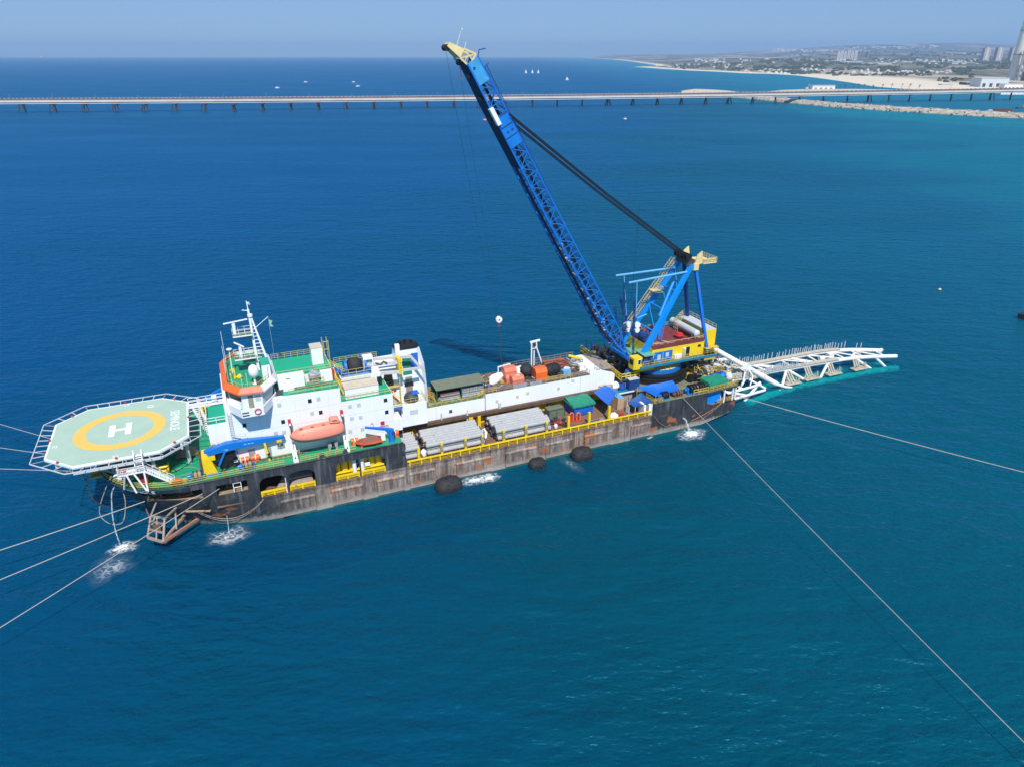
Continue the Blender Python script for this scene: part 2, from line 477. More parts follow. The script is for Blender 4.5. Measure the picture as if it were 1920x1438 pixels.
def make_land():
    ys = []; y = 1300.0
    while y < 20500: ys.append(y); y *= 1.011
    us = [-0.012, 0.0, 0.002, 0.005, 0.009, 0.014]
    while us[-1] < 1.0: us.append(us[-1]*1.09 + 0.004)
    vs = []; fs = []; sand = []
    for y in ys:
        cx = coast_x(y); wd = max(900.0, 0.86*y - cx + 500)
        for u in us:
            x = cx + u*wd; z = ground(x, y); vs.append((x, y, z))
            d = x - cx
            bw = 30 + 190*smooth(1500, 1750, y)*(1-smooth(2300, 3000, y)) + 25*fbm(y*0.004, 2, 8)
            s = 1 - smooth(bw*0.75, bw*1.35 + 20, d + 40*(fbm(x*0.012, y*0.012, 6)-0.5))
            s = max(s, 0.55*smooth(0.60, 0.68, fbm(x*0.006, y*0.0025, 31))*(1-smooth(500, 900, d)) * (1-smooth(3000,4000,y)))
            sand.append(s)
    n = len(us)
    for j in range(len(ys)-1):
        for i in range(n-1): fs.append((j*n+i, j*n+i+1, (j+1)*n+i+1, (j+1)*n+i))
    me = bpy.data.meshes.new("terrain"); me.from_pydata(vs, [], fs)
    at = me.attributes.new("sand", 'FLOAT', 'POINT'); at.data.foreach_set('value', sand)
    me.polygons.foreach_set('use_smooth', [True]*len(fs))
    m, t, p = nodes("terrain_soil")
    a = N(t, "ShaderNodeAttribute", attribute_name="sand")
    geo = N(t, "ShaderNodeNewGeometry")
    def lay(sx, sy, sc, det=5):
        mp = N(t, "ShaderNodeMapping"); mp.inputs["Scale"].default_value = (sx, sy, 1)
        t.links.new(geo.outputs["Position"], mp.inputs["Vector"]); return noise(t, mp.outputs[0], sc, det, 0.65)
    n1 = lay(1, 0.45, 0.0042); n2 = lay(1, 0.5, 0.022); n3 = lay(1, 0.35, 0.0016)
    scrub = mix(t, ramp(t, n2, [(0.40,0.0),(0.60,1.0)]), (0.065,0.075,0.040), (0.23,0.19,0.13))
    scrub = mix(t, ramp(t, n1, [(0.46,0.0),(0.58,1.0)]), scrub, (0.035,0.060,0.030))
    scrub = mix(t, ramp(t, n3, [(0.50,0.0),(0.60,1.0)]), scrub, (0.38,0.31,0.23))
    sandc = mix(t, ramp(t, n2, [(0.35,0.0),(0.7,1.0)]), (0.60,0.51,0.38), (0.70,0.61,0.47))
    t.links.new(mix(t, a.outputs["Fac"], scrub, sandc), p.inputs["Base Color"])
    p.inputs["Roughness"].default_value = 0.95
    me.materials.append(m)
    ob = bpy.data.objects.new("terrain", me); COL.objects.link(ob); ob['kind'] = 'structure'
make_land()

# far headland in the sea haze is part of the terrain; sand spit behind the jetty
def ribbon_land(name, pts, wid, h, mats, label, cat, seed=1):
    """low mound along a line of points (x,y), with a rough top"""
    mb = MB(); rr = random.Random(seed); loops = []
    P = [Vector((x,y,0)) for x,y in pts]; dense = []
    for a, b in zip(P, P[1:]):
        k = max(2, int((b-a).length/6))
        dense += [a.lerp(b, i/k) for i in range(k)]
    dense.append(P[-1])
    M = len(dense)
    for i, p in enumerate(dense):
        d = (dense[min(i+1,M-1)]-dense[max(i-1,0)]).normalized(); s = Vector((-d.y, d.x, 0))
        e = min(1.0, 0.25+min(i, M-1-i)/6.0)
        row = []
        for u, z in ((-1.0,-2.0),(-0.72,0.2),(-0.45,0.62),(-0.22,1.0),(0.22,1.0),(0.45,0.62),(0.72,0.2),(1.0,-2.0)):
            row.append(p + s*(u*wid/2*e + rr.uniform(-.5,.5)) + Vector((0,0,h*z*(e if z>0 else 1) + rr.uniform(-.35,.35))))
        loops.append(row)
    mb.loft(loops, cap=False, closed=False)
    return mb
ROCK = paint("breakwater_rock", (0.52,0.46,0.37), 0.95, var=0.5, scale=0.16, bump=1.0)
SANDM = paint("spit_sand", (0.55,0.47,0.36), 0.95, var=0.15, scale=0.03)
mb = ribbon_land("breakwater", [(398,1415),(428,1310),(452,1215),(476,1130),(520,1050),(575,975),(640,905),(720,840)], 36, 5.4, ROCK, '', '')
# armour stones: irregular blocks along both slopes
rr = random.Random(5)
line = [(398,1415),(428,1310),(452,1215),(476,1130),(520,1050),(575,975),(640,905),(700,856)]
for (x0,y0),(x1,y1) in zip(line, line[1:]):
    L = math.hypot(x1-x0, y1-y0); d = Vector((x1-x0,y1-y0,0)).normalized(); s = Vector((-d.y,d.x,0))
    for i in range(int(L*1.7)):
        u = rr.uniform(-0.85, 0.85); zz = 5.4*(1-abs(u)) if abs(u) > .22 else 5.2
        p = Vector((x0,y0,0)) + d*rr.uniform(0,L) + s*(u*17) + Vector((0,0,zz*0.9+rr.uniform(-.2,.5)))
        k = rr.uniform(1.0, 3.0)
        mb.cbox(p, (k*rr.uniform(.7,1.4), k*rr.uniform(.7,1.3), k*rr.uniform(.6,1.0)), rr.uniform(0,3), rr.uniform(-.5,.5))
solo(mb, "breakwater", ROCK, "long rubble breakwater of pale boulders beside the jetty at right", "breakwater", (0,0,0), ship=False)
def flat_land(name, pts, z0, z1, m):
    mb = MB(); c = Vector((sum(p[0] for p in pts)/len(pts), sum(p[1] for p in pts)/len(pts), 0))
    lo = [Vector((x,y,-1.5)) for x,y in pts]; mid = [c+(Vector((x,y,0))-c)*0.90+Vector((0,0,z0)) for x,y in pts]; hi = [c+(Vector((x,y,0))-c)*0.55+Vector((0,0,z1)) for x,y in pts]
    mb.loft([lo, mid, hi], cap=True); o = mb.build(name, m, ship=False); o['kind'] = 'structure'; return o
flat_land("sand_spit", [(330,1510),(350,1600),(372,1640),(410,1612),(438,1560),(460,1490),(380,1480)], 2.2, 5.0, SANDM)
flat_land("sand_bank", [(465,1420),(500,1560),(560,1640),(640,1690),(760,1700),(860,1640),(960,1560),(960,1500),(820,1560),(700,1590),(600,1540),(520,1440)], 1.6, 3.0, SANDM)
# ------------------------------------------------------------------ the ship
ship = thing("pipelay_ship", "long black hulled pipelay ship with white superstructure, green decks and front helideck", "ship", (20,13,0))
YC = 13.0
def bow_par(z):
    k = z/9.8
    return 0-15*k, -22.7-5.8*k, 1.7+0.6*k      # shoulder, stem, exponent
def half(s, z):
    s0, st, p = bow_par(max(z, -1))
    if s >= s0: return 13.0
    t = min(1.0, (s0-s)/(s0-st)); return 13.0*math.sqrt(max(0.0, 1-t**p))
def stern_in(s, z):
    """narrowing of the hull near the transom"""
    return 1.1*max(0.0, (s-84)/7.0)**2.2
def bottom(s):
    return -3.2 if s < 66 else -3.2 + 4.5*smooth(66, 91, s)**0.9
FR = [0.10,0.22,0.32,0.42,0.52,0.60,0.68,0.75,0.82,0.87,0.92,0.955,0.985,1.0]
def side_row(z, send):
    s0, st, p = bow_par(max(z,-1)); pts = []
    for f in reversed(FR):
        s = -17 + f*(st+17) if st < -17 else -17
        pts.append((s, 13-half(s, z)))
    for s in (-17,-16,-15.2,-13.7,-12.6,-11.6,-10,-8.5,-7,-6): pts.append((s, 13-half(s, z)))
    return pts
# lower hull up to the main deck
def make_hull():
    mb = MB()
    lv = [-3.2,-1.8,-0.6,0.0,0.5,1.2,2.4,3.6,4.7]
    tail = [-4,0,6,12,19,30,42,55,66,69.5,74,79,82.6,85,87,88.6,90,90.8]
    rows_n, rows_f = [], []
    for z in lv:
        r = side_row(max(z,-0.9), 0) + [(s, 13-half(s, z)) for s in tail]
        rn, rf = [], []
        for s, n in r:
            n2 = n + stern_in(s, z); zz = max(z, bottom(s)) if z < 4.0 else z
            rn.append(Vector((s, n2, min(zz, 3.9) if (s > 82.6 and z > 3.9) else zz)))
            rf.append(Vector((s, 26-n2, rn[-1].z)))
        rows_n.append(rn); rows_f.append(rf)
    mb.loft(rows_n, cap=False, closed=False); mb.loft(rows_f, cap=False, closed=False)
    # transom
    mb.loft([[rn[-1] for rn in rows_n], [rf[-1] for rf in rows_f]], cap=False, closed=False)
    # bottom
    mb.loft([rows_n[0], rows_f[0]], cap=False, closed=False)
    # fender boxes welded on the side between posts
    mb2 = MB()
    xs = [(-2.5,3.0),(5.8,11.0),(13.5,18.3),(19.3,24.0),(28.0,34.6),(37.5,43.8),(45.8,51.5),(54.0,60.0),(64.5,69.2)]
    for i, (a, b) in enumerate(xs):
        mb2.add([(a,-.30,.5),(b,-.30,.5),(b,-.30,3.25),(a,-.30,3.25),(a,0.02,.3),(b,0.02,.3),(b,0.02,3.55),(a,0.02,3.55)],
                [(0,1,2,3),(0,4,5,1),(1,5,6,2),(2,6,7,3),(3,7,4,0)])
        mb2.box(a-.05,b+.05,-.40,-.30,3.15,3.32)
    for s in (19.1,51.9,52.4,63.2): mb2.box(s-.09,s+.09,-.16,0.02,0.3,4.6)
    mb2.box(-5.5,69.5,-.10,0.05,4.45,4.72)
    return mb, mb2
def hull_material():
    m, t, p = nodes("hull_black")
    o = coords(t); sep = N(t, "ShaderNodeSeparateXYZ"); t.links.new(o, sep.inputs[0])
    x, z = sep.outputs[0], sep.outputs[2]
    n1 = noise(t, o, 0.55, 7, 0.68); st = noise(t, coords(t, (1.8,1.8,0.14)), 1.0, 5, 0.6); st2 = noise(t, coords(t, (5,5,0.25)), 1.0, 4, 0.6)
    base = mix(t, ramp(t, n1, [(0.35,0.0),(0.7,1.0)]), (0.016,0.018,0.022), (0.045,0.047,0.052))
    # worn midship band: brown and grey streaks below deck level where cargo gear rubs
    mid = mth(t, 'MULTIPLY', ramp(t, mth(t,'DIVIDE', mth(t,'ADD',x,60.0), 120.0), [(0.29,0.0),(0.38,1.0),(0.905,1.0),(0.91,0.0)]), ramp(t, mth(t,'DIVIDE', z, 10.0), [(0.40,1.0),(0.48,0.65),(0.50,0.0)]))
    worn = mix(t, ramp(t, st, [(0.38,0.0),(0.62,1.0)]), (0.150,0.100,0.080), (0.40,0.31,0.25))
    worn = mix(t, ramp(t, st2, [(0.52,0.0),(0.74,0.65)]), worn, (0.035,0.03,0.03))
    base = mix(t, mth(t,'MULTIPLY', mid, ramp(t, n1, [(0.30,0.35),(0.60,1.0)])), base, worn)
    # pale streaks and scrapes elsewhere
    base = mix(t, mth(t,'MULTIPLY', ramp(t, st, [(0.53,0.0),(0.78,1.0)]), 0.48), base, (0.27,0.27,0.28))
    # rust patches
    rf = ramp(t, noise(t, coords(t,(0.35,0.35,0.55)), 1.0, 6, 0.55), [(0.595,0.0),(0.63,1.0)])
    low = ramp(t, mth(t,'DIVIDE', z, 10.0), [(0.05,1.0),(0.33,0.8),(0.45,0.0)])
    base = mix(t, mth(t,'MULTIPLY', rf, low), base, (0.36,0.11,0.025))
    # salt and marine growth at the waterline
    zz = mth(t,'ADD', mth(t,'DIVIDE', z, 2.2), mth(t,'MULTIPLY', mth(t,'SUBTRACT', st, 0.5), 0.9))
    salt = mth(t,'MULTIPLY', ramp(t, zz, [(0.05,0.85),(0.40,0.55),(0.62,0.0)]), ramp(t, n1, [(0.2,0.5),(0.55,1.0)]))
    base = mix(t, salt, base, (0.40,0.36,0.31))
    base = mix(t, ramp(t, mth(t,'ADD', z, 0.0), [(0.02,1.0),(0.22,0.0)]), base, (0.05,0.075,0.05))
    base = mix(t, ramp(t, mth(t,'MULTIPLY',z,-0.5), [(0.0,0.0),(0.05,1.0)]), base, mix(t, ramp(t, mth(t,'ADD', mth(t,'MULTIPLY',z,-0.5), mth(t,'MULTIPLY',mth(t,'SUBTRACT',n1,0.5),0.5)), [(0.05,0.0),(0.55,1.0)]), (0.06,0.20,0.11), (0.003,0.020,0.034)))  # below the waterline: green growth, then the dimness of depth painted as dark blue
    t.links.new(base, p.inputs["Base Color"]); p.inputs["Roughness"].default_value = 0.62
    b = N(t, "ShaderNodeBump"); b.inputs["Strength"].default_value = 0.35; b.inputs["Distance"].default_value = 0.15
    t.links.new(noise(t, coords(t,(0.5,0.5,0.4)), 1.0, 3), b.inputs["Height"]); t.links.new(b.outputs[0], p.inputs["Normal"])
    return m
HULL = hull_material()
hb, hb2 = make_hull()
hull = hb.build("hull", HULL, ship, smooth=False)
hb2.build("fender_panel", HULL, hull)

# decks
mb = MB(); mb.box(-12,69.5,0.03,25.97,4.55,4.70); mb.build("main_deck", DECKBR, ship)
# forecastle side plating: bow grid with mooring openings, flat sides with round-cornered cut-outs
def bow_plating():
    zs = [4.7,5.7,6.75,7.7,8.65,9.0,9.4,9.8]
    mb = MB(); mw = MB()
    for side in (0, 1):
        rows = []
        for z in zs:
            r = side_row(z, 0)
            rows.append([Vector((s, n if side == 0 else 26-n, z)) for s, n in r])
        for j in range(len(zs)-1):
            for i in range(len(rows[0])-1):
                a, b, c, d = rows[j][i], rows[j][i+1], rows[j+1][i+1], rows[j+1][i]
                sm = (a.x+b.x+c.x+d.x)/4; zm = (a.z+c.z)/2
                cut = side == 0 and 6.75 <= zm <= 8.65 and ((-22.4 < sm < -18.55) or (-17.6 < sm < -13.9) or (-11.7 < sm < -7.0))
                if side == 0 and 6.75 <= zm < 7.7 and sm < -21.2: cut = False
                if not cut: mb.quad(a, b, c, d)
    return mb
pl = bow_plating().build("bow_plating", HULL, ship, recalc=False)
sol = pl.modifiers.new("plate", 'SOLIDIFY'); sol.thickness = 0.22; sol.offset = -1.0
def rrect(x0, x1, z0, z1, r, k=6, lo=False):
    pts = []
    for cx, cz, a0, rr_ in ((x1-r,z1-r,0,r),(x0+r,z1-r,90,r)):
        for i in range(k+1):
            a = R(a0+90*i/k); pts.append((cx+rr_*math.cos(a), cz+rr_*math.sin(a)))
    pts += [(x0,z0),(x1,z0)]
    return pts
def plate_with_holes(name, outline, holes, thick, parent, m, y=0.0):
    cu = bpy.data.curves.new("outline", 'CURVE'); cu.dimensions = '2D'; cu.fill_mode = 'BOTH'; cu.extrude = thick/2
    for pts in [outline]+holes:
        sp = cu.splines.new('POLY'); sp.points.add(len(pts)-1); sp.use_cyclic_u = True
        for p_, q in zip(sp.points, pts): p_.co = (q[0], q[1], 0, 1)
    ob = bpy.data.objects.new("outline", cu); COL.objects.link(ob)
    dg = bpy.context.evaluated_depsgraph_get(); dg.update()
    me = bpy.data.meshes.new_from_object(ob.evaluated_get(dg))
    bpy.data.objects.remove(ob); bpy.data.curves.remove(cu)
    mb = MB(); mb.add([Vector((v.co.x, y-v.co.z, v.co.y)) for v in me.vertices], [tuple(f.vertices) for f in me.polygons])
    bpy.data.meshes.remove(me)
    return mb.build(name, m, parent)
out = [(-6,4.7),(19,4.7),(19,6.6),(18.2,7.4),(18.4,8.0),(19,8.3),(19,9.3),(18.6,9.8),(-6,9.8)]
holes = [rrect(-5.3,-1.05,4.72,8.35,1.3), rrect(-0.75,3.5,4.72,8.35,1.3), rrect(6.8,15.4,4.72,8.3,1.3)]
holes[0] = [p for p in holes[0]]
plate_with_holes("side_plating", out, holes, 0.24, ship, HULL, 0.12)
mb = MB(); mb.box(10.9,11.1,0.02,.26,4.7,8.3); mb.build("opening_post", HULL, ship)
mb = MB(); mb.box(-6,19,25.76,26,4.7,9.8); mb.build("far_plating", HULL, ship)
# forecastle deck
r = side_row(9.8, 0); pts = [(s, n+.02) for s, n in r] + [(18.6,0.02),(18.6,25.98)] + [(s, 26-n-.02) for s, n in reversed(r)]
mb = MB(); mb.prism(pts, 9.5, 9.8); mb.build("forecastle_deck", GREEN, ship)
mb = MB(); mb.path([(s, n-.03, 9.82) for s, n in r] + [(18.6,-.03,9.82)], .13, 6); mb.build("deck_edge", HULL, ship)
r2 = side_row(6.7, 0); pts = [(s, n+.3) for s, n in r2] + [(-6,25)] + [(s, 26-n-.3) for s, n in reversed(r2)]
mb = MB(); mb.prism(pts, 6.45, 6.6); mb.build("mooring_deck", paint("mooring_deck_tan",(0.36,0.26,0.15),0.85,var=0.3), ship)
mb = MB(); mb.box(-6,19,9.0,9.2,4.7,9.5); mb.box(-20,-6,6.5,6.7,6.6,9.5); mb.box(-6.2,-6,0.3,9,4.7,9.5); mb.box(4.6,5.0,.3,9,4.7,9.5); mb.build("inner_bulkhead", DKGREY, ship)

# gear seen through the openings
mb = MB()
for k, s in enumerate((7.4,8.7,10.0,12.0,13.3,14.6)): mb.tube((s,2.4,4.7),(s,2.4,9.2),.62,n=14)
mb.box(6.9,15.2,1.6,2.0,4.7,5.5)
mb.tube((7,1.3,5.6),(15.3,1.3,5.6),.16,n=8)
mb.build("hold_tank", YEL, ship, smooth=True)
mb = MB()
for s in (10.2,11.5): mb.tube((s,1.15,4.9),(s,1.15,8.0),.36,n=12)
mb.cbox((12.4,1.1,6.4),(0.9,0.5,0.5)); mb.build("white_cylinder", WHITER, ship, smooth=True)
for (a, b) in ((-5.2,-1.1),(-0.7,3.4),(6.9,10.8),(11.2,15.3)):
    mb = MB(); mb.box(a,b,.35,.65,5.35,5.62); mb.beam((a,.5,5.1),(b,.5,5.1),.08); mb.beam((a,.5,4.9),(b,.5,4.9),.08)
    for u in (0.02,.5,.98): mb.box(a+(b-a)*u-.12,a+(b-a)*u+.12,.38,.62,4.7,5.5)
    mb.build("guard_beam", YEL, ship)
for s in (-1.2,3.7):
    mb = MB(); mb.box(s-.05,s+.05,.04,.2,4.7,8.3); mb.build("opening_trim", WHITER, ship)
for k, (s, y, z) in enumerate(((-20.6,3.5,6.6),(-16.2,2.6,6.6),(-9.2,2.4,6.6))):
    mb = MB(); mb.tube((s-.8,y,z+.9),(s+.8,y,z+.9),.5,n=14); mb.tube((s-.95,y,z+.9),(s-.8,y,z+.9),.9,n=14); mb.tube((s+.8,y,z+.9),(s+.95,y,z+.9),.9,n=14); mb.box(s-1.2,s+1.2,y-.5,y+.5,z,z+.4)
    solo(mb, "mooring_winch", RUSTY, ["rusty mooring winch in the bow's foremost opening","rusty mooring winch in the second bow opening","rusty mooring winch inside the third opening, beside a white door frame"][k], "winch", (s,y,z), "mooring winches below the forecastle")
mb = MB(); mb.box(-8.0,-7.9,.15,1.9,6.7,8.5); mb.beam((-9.1,.2,7.6),(-8,.2,7.6),.1); mb.beam((-9.1,.2,6.8),(-9.1,.2,8.5),.1); mb.beam((-9.1,.2,8.4),(-8,.2,8.4),.1); mb.build("opening_door", WHITER, ship)
# hawse pocket low on the bow
mb = MB(); mb.add([(-16.6,2.6,4.1),(-13.2,1.3,4.1),(-13.2,1.2,5.0),(-16.6,2.3,5.0),(-16.6,2.08,4.1),(-13.2,.74,4.1),(-13.2,.56,5.0),(-16.6,1.75,5.0)],[(4,5,6,7),(0,4,7,3),(1,2,6,5),(2,3,7,6),(0,1,5,4)]); mb.build("hawse_pocket", BLACK, ship)
mb = MB(); mb.beam((-16.7,2.05,4.05),(-13.1,.68,4.05),.35,.22); mb.build("hawse_sill", CANVAS, ship)

# yellow rails of the forecastle
mb = MB()
rp = [(s, n+.12, 9.8) for s, n in side_row(9.8,0)]
mb.rail(rp[2:], 1.1, 1.5, .075, 3)
mb.rail([rp[-1], (-1.0,.12,9.8)], 1.1, 1.5, .075, 3); mb.rail([(1.6,.12,9.8),(8.6,.12,9.8)], 1.1, 1.5, .075, 3)
mb.rail([(9.6,.12,9.8),(10.6,.12,9.8),(10.6,2.2,9.8)], 1.1, 1.2, .08, 2)
mb.build("forecastle_rail", YELR, ship)
mb = MB(); mb.rail([(s, 26-n-.12, 9.8) for s, n in side_row(9.8,0)], 1.1, 1.6, .075, 3); mb.build("forecastle_rail", YELR, ship)
mb = MB(); mb.box(-29.5,-26.5,9.5,9.7,9.0,9.9); mb.rail([(-29.5,8.9,9.8),(-26.8,8.9,9.8)],1.0,.8,.08,3); mb.box(-29.6,-26.6,8.2,9.6,9.6,9.8); mb.build("bow_platform", YELD, ship)

# ------------------------------------------------------------------ superstructure
sup = MB()
sup.prism([(-8.4,4.0),(9.6,4.0),(9.6,18),(-8.4,18)], 9.8, 19.95)
SUP = sup.build("superstructure", WHITE, ship)
mb = MB(); mb.prism([(0.6,4.6),(9.5,4.05),(9.5,17.9),(-.8,17.9),(-.8,6.6)], 19.95, 20.02); mb.build("roof_deck", GREEN2, SUP)
mb = MB(); mb.prism([(-11.4,5.2),(-8.4,5.2),(-8.4,12.2),(-11.4,12.2)], 9.8, 16.8); mb.build("front_house", WHITE, ship)
mb = MB(); mb.prism([(-11.3,5.3),(-8.45,5.3),(-8.45,12.1),(-11.3,12.1)], 16.8, 16.86); mb.build("front_house_deck", GREEN2, ship)
mb = MB(); mb.rail([(-8.5,5.3,16.86),(-11.3,5.3,16.86),(-11.3,12.1,16.86)], 1.1, 1.3, .08, 2); mb.build("front_house_rail", WHITER, ship)
mb = MB(); mb.prism([(9.6,4.3),(18.4,4.3),(18.4,17),(9.6,17)], 9.8, 17.2); mb.prism([(18.4,4.5),(19.8,4.5),(19.8,8),(18.4,8)], 9.8, 12.0); AFT = mb.build("aft_house", WHITE, ship)
mb = MB(); mb.prism([(9.65,4.4),(18.3,4.4),(18.3,16.9),(9.65,16.9)], 17.2, 17.26); mb.build("aft_house_deck", GREEN2, AFT)
def windows(parent, y, lst, lit):
    for s, z in lst:
        mb = MB(); mb.box(s-.30,s+.30,y-.05,y+.02,z-.34,z+.34); wf = mb.build("window", GREYL if lit else DKGREY, parent)
        mb = MB(); mb.box(s-.22,s+.22,y-.065,y-.045,z-.26,z+.22); mb.build("pane", WHITER if lit else GLASS, wf) if not lit else mb.build("pane", GREYL, wf)
windows(SUP, 4.0, [(4.6,18.6),(-5.9,16.3),(-0.0,15.7),(6.1,16.2)], False)
windows(SUP, 4.0, [(-0.2,18.8),(6.0,18.7),(4.7,16.3),(-7.1,13.9),(-1.4,13.9),(-0.1,13.8)], True)
windows(AFT, 4.3, [(17.1,16.2),(17.15,13.9)], False)
windows(AFT, 4.3, [(11.0,16.2),(12.5,16.2),(11.1,13.9),(12.6,13.8),(10.6,11.5),(12.7,11.5)], True)
mb = MB(); mb.box(-6.0,-5.0,3.94,4.02,9.85,11.8); mb.box(-3.4,-2.5,3.94,4.02,9.85,11.7); mb.box(-1.5,-0.3,3.9,4.0,11.0,11.8); mb.build("side_door", GREY, SUP)
mb = MB(); mb.box(15.9,16.6,4.22,4.31,11.6,12.3); mb.build("fire_box", RED, AFT)
mb = MB(); mb.path([(14.2,4.2,12.2),(14.5,4.2,12.4),(14.7,4.2,11.4),(17.2,4.2,11.4),(17.2,4.2,10.4)], .05); mb.build("fire_pipe", RED, AFT)
mb = MB()
for z in (12.3,14.9,17.2): mb.box(-8.3,9.55,3.985,4.01,z,z+.035)
for s in (-3.5,2.2,7.6): mb.box(s,s+.03,3.985,4.01,9.9,19.7)
mb.build("weld_seam", GREYL, SUP)
mb = MB()
for z in (12.0,14.6): mb.box(9.65,18.35,4.285,4.31,z,z+.035)
mb.build("weld_seam", GREYL, AFT)
# ladder at the fore corner
mb = MB()
mb.beam((-8.1,3.85,10),(-8.1,3.85,19),.06); mb.beam((-7.6,3.85,10),(-7.6,3.85,19),.06)
for k in range(28): mb.beam((-8.1,3.85,10.2+k*.31),(-7.6,3.85,10.2+k*.31),.045)
mb.beam((-8.0,3.7,14.9),(-6.0,3.0,14.9),.1); mb.beam((-6,3,14.9),(-6,3,15.3),.12); mb.build("wall_ladder", GREYL, SUP)
# walkway railing along the roof edges
mb = MB(); mb.rail([(1.6,4.15,20.02),(9.4,4.15,20.02),(9.4,8.0,20.02)], 1.1, 1.2, .075, 2); mb.build("roof_rail", YELR, SUP)
mb = MB(); mb.box(-0.6,9.0,6.0,6.9,20.03,20.05); mb.box(-0.7,.7,4.9,6.5,20.031,20.052); mb.build("roof_walkway", DKGREY, SUP)
# upper house behind the bridge
mb = MB(); mb.prism([(0.2,8.2),(9.4,8.2),(9.4,16.8),(0.2,16.8)], 20.02, 21.5); up = mb.build("upper_house", WHITE, ship)
mb = MB(); mb.prism([(0.3,8.3),(9.3,8.3),(9.3,16.7),(0.3,16.7)], 21.5, 21.56); mb.build("upper_deck", GREEN2, up)
mb = MB(); mb.rail([(0.3,8.4,21.56),(9.2,8.4,21.56)], 1.1, 1.1, .06, 2); mb.build("upper_rail", YELR, up); mb = MB(); mb.rail([(.3,16.6,21.56),(9.2,16.6,21.56)],1.1,1.1,.06,3); mb.build("upper_rail", YELR, up)
mb = MB(); mb.box(0.3,4.5,7.0,8.15,20.05,22.3); mb.box(7.2,9.1,7.3,8.15,20.05,21.9); mb.build("vent_casing", WHITER, up)
mb = MB(); mb.box(1.6,2.2,6.93,7.0,21.7,21.85); mb.build("vent_grille", GREY, up)
mb = MB(); mb.box(.9,2.6,6.0,6.9,20.05,20.6); mb.build("life_raft_cradle", WHITER, up)
mb = MB(); mb.tube((5.6,7.6,20.4),(6.9,7.6,20.4),.35,n=12); mb.box(5.1,7.4,7.2,8.0,20.05,20.25); mb.blob((6.2,7.6,21.3),(.9,.6,1.0),4,.25); mb.build("covered_winch", GREY, up)
mb = MB(); mb.rail([(4.8,6.95,20.05),(7.6,6.95,20.05)],1.2,.9,.06,2); mb.build("winch_rail", YELR, up)
mb = MB(); mb.box(9.15,9.5,7.2,8.3,20.1,21.9); mb.build("hose_cabinet", RED, up)
mb = MB(); mb.box(6.6,8.5,11.6,14.0,21.56,24.5); wb = mb.build("lift_house", WHITER, ship)
mb = MB(); mb.box(6.55,8.55,11.55,14.05,24.5,24.6); mb.build("lift_house_roof", CREAM, wb)
mb = MB()
for s in (8.8,9.6): mb.beam((s,11.8,21.5),(s,11.8,25.6),.1); mb.beam((s,13.6,21.5),(s,13.6,25.6),.1)
mb.beam((8.8,11.8,25.4),(9.6,11.8,25.4),.1); mb.beam((8.8,11.8,24.0),(9.6,11.8,24.0),.1); mb.build("ladder_cage", YELR, wb)

# ------------------------------------------------------------------ bridge
wing = [(-8.0,4.6),(-6.0,1.0),(-2.7,1.0),(-0.35,5.4),(-0.35,20.6),(-2.7,25.0),(-6.0,25.0),(-8.0,21.4)]
def inset(poly, d):
    c = Vector((sum(p[0] for p in poly)/len(poly), sum(p[1] for p in poly)/len(poly)))
    n = len(poly); out = []
    for i in range(n):
        p0, p1, p2 = Vector(poly[i-1]), Vector(poly[i]), Vector(poly[(i+1)%n])
        d1 = (p1-p0).normalized(); d2 = (p2-p1).normalized()
        n1 = Vector((-d1.y,d1.x)); n2 = Vector((-d2.y,d2.x))
        if n1.dot(c-p1) < 0: n1 = -n1
        if n2.dot(c-p1) < 0: n2 = -n2
        b = (n1+n2).normalized(); out.append(tuple(p1 + b*(d/max(.35,b.dot(n1)))))
    return out
mb = MB(); mb.prism(wing, 19.0, 19.25)
lo = inset(wing, .0); li = inset(wing, .14)
mb.loft([[Vector((*p,19.25)) for p in lo],[Vector((*p,20.4)) for p in lo],[Vector((*p,20.4)) for p in li],[Vector((*p,19.25)) for p in li]], cap=False)
BR = mb.build("bridge_wing", WHITE, ship)
mb = MB(); mb.prism(inset(wing,.16), 19.25, 19.31); mb.build("bridge_floor", GREEN2, BR)
mb = MB(); mb.box(-5.9,-4.9,.93,1.0,19.75,19.9); mb.box(-5.9,-4.9,.93,1.0,19.3,19.45); mb.build("wing_slot", BLACK, BR)
mb = MB(); mb.lathe((-3.6,.93,19.8), [(.40,-.05),(.52,-.1),(.40,-.15)], 20, 'y'); mb.build("lifebuoy", RED, BR)
house = [(-7.4,6.2),(-5.6,3.4),(-2.6,3.1),(-0.7,6.0),(-0.7,17.0),(-2.2,19.3),(-5.4,19.3),(-7.4,16.6)]
mb = MB(); mb.prism(house, 19.3, 22.3); BH = mb.build("bridge_house", WHITE, ship)
g1 = inset(house, -.03)
mb = MB()
for i in (0,7,6,5,3,2):
    pass
def wall_panel(mb, a, b, u0, u1, z0, z1, off=.04):
    a = Vector((*a,0)); b = Vector((*b,0)); d = (b-a); n = Vector((d.y,-d.x,0)).normalized()
    c = Vector((-4,11.3,0))
    if n.dot(c-a) > 0: n = -n
    p = a+d*u0+n*off; q = a+d*u1+n*off; p0 = a+d*u0-n*.01; q0 = a+d*u1-n*.01
    Z = lambda v, z: Vector((v.x,v.y,z))
    mb.loft([[Z(p0,z0),Z(q0,z0),Z(q,z0),Z(p,z0)],[Z(p0,z1),Z(q0,z1),Z(q,z1),Z(p,z1)]])
wall_panel(mb, house[0], house[1], .06, .94, 20.6, 21.7); mb.build("bridge_window", GLASS, BH)
mb = MB(); wall_panel(mb, house[7], house[0], .04, .96, 20.6, 21.7); mb.build("bridge_window", GLASS, BH)
mb = MB(); wall_panel(mb, house[1], house[2], .30, .55, 19.35, 21.6); mb.build("bridge_door", RUSTL, BH)
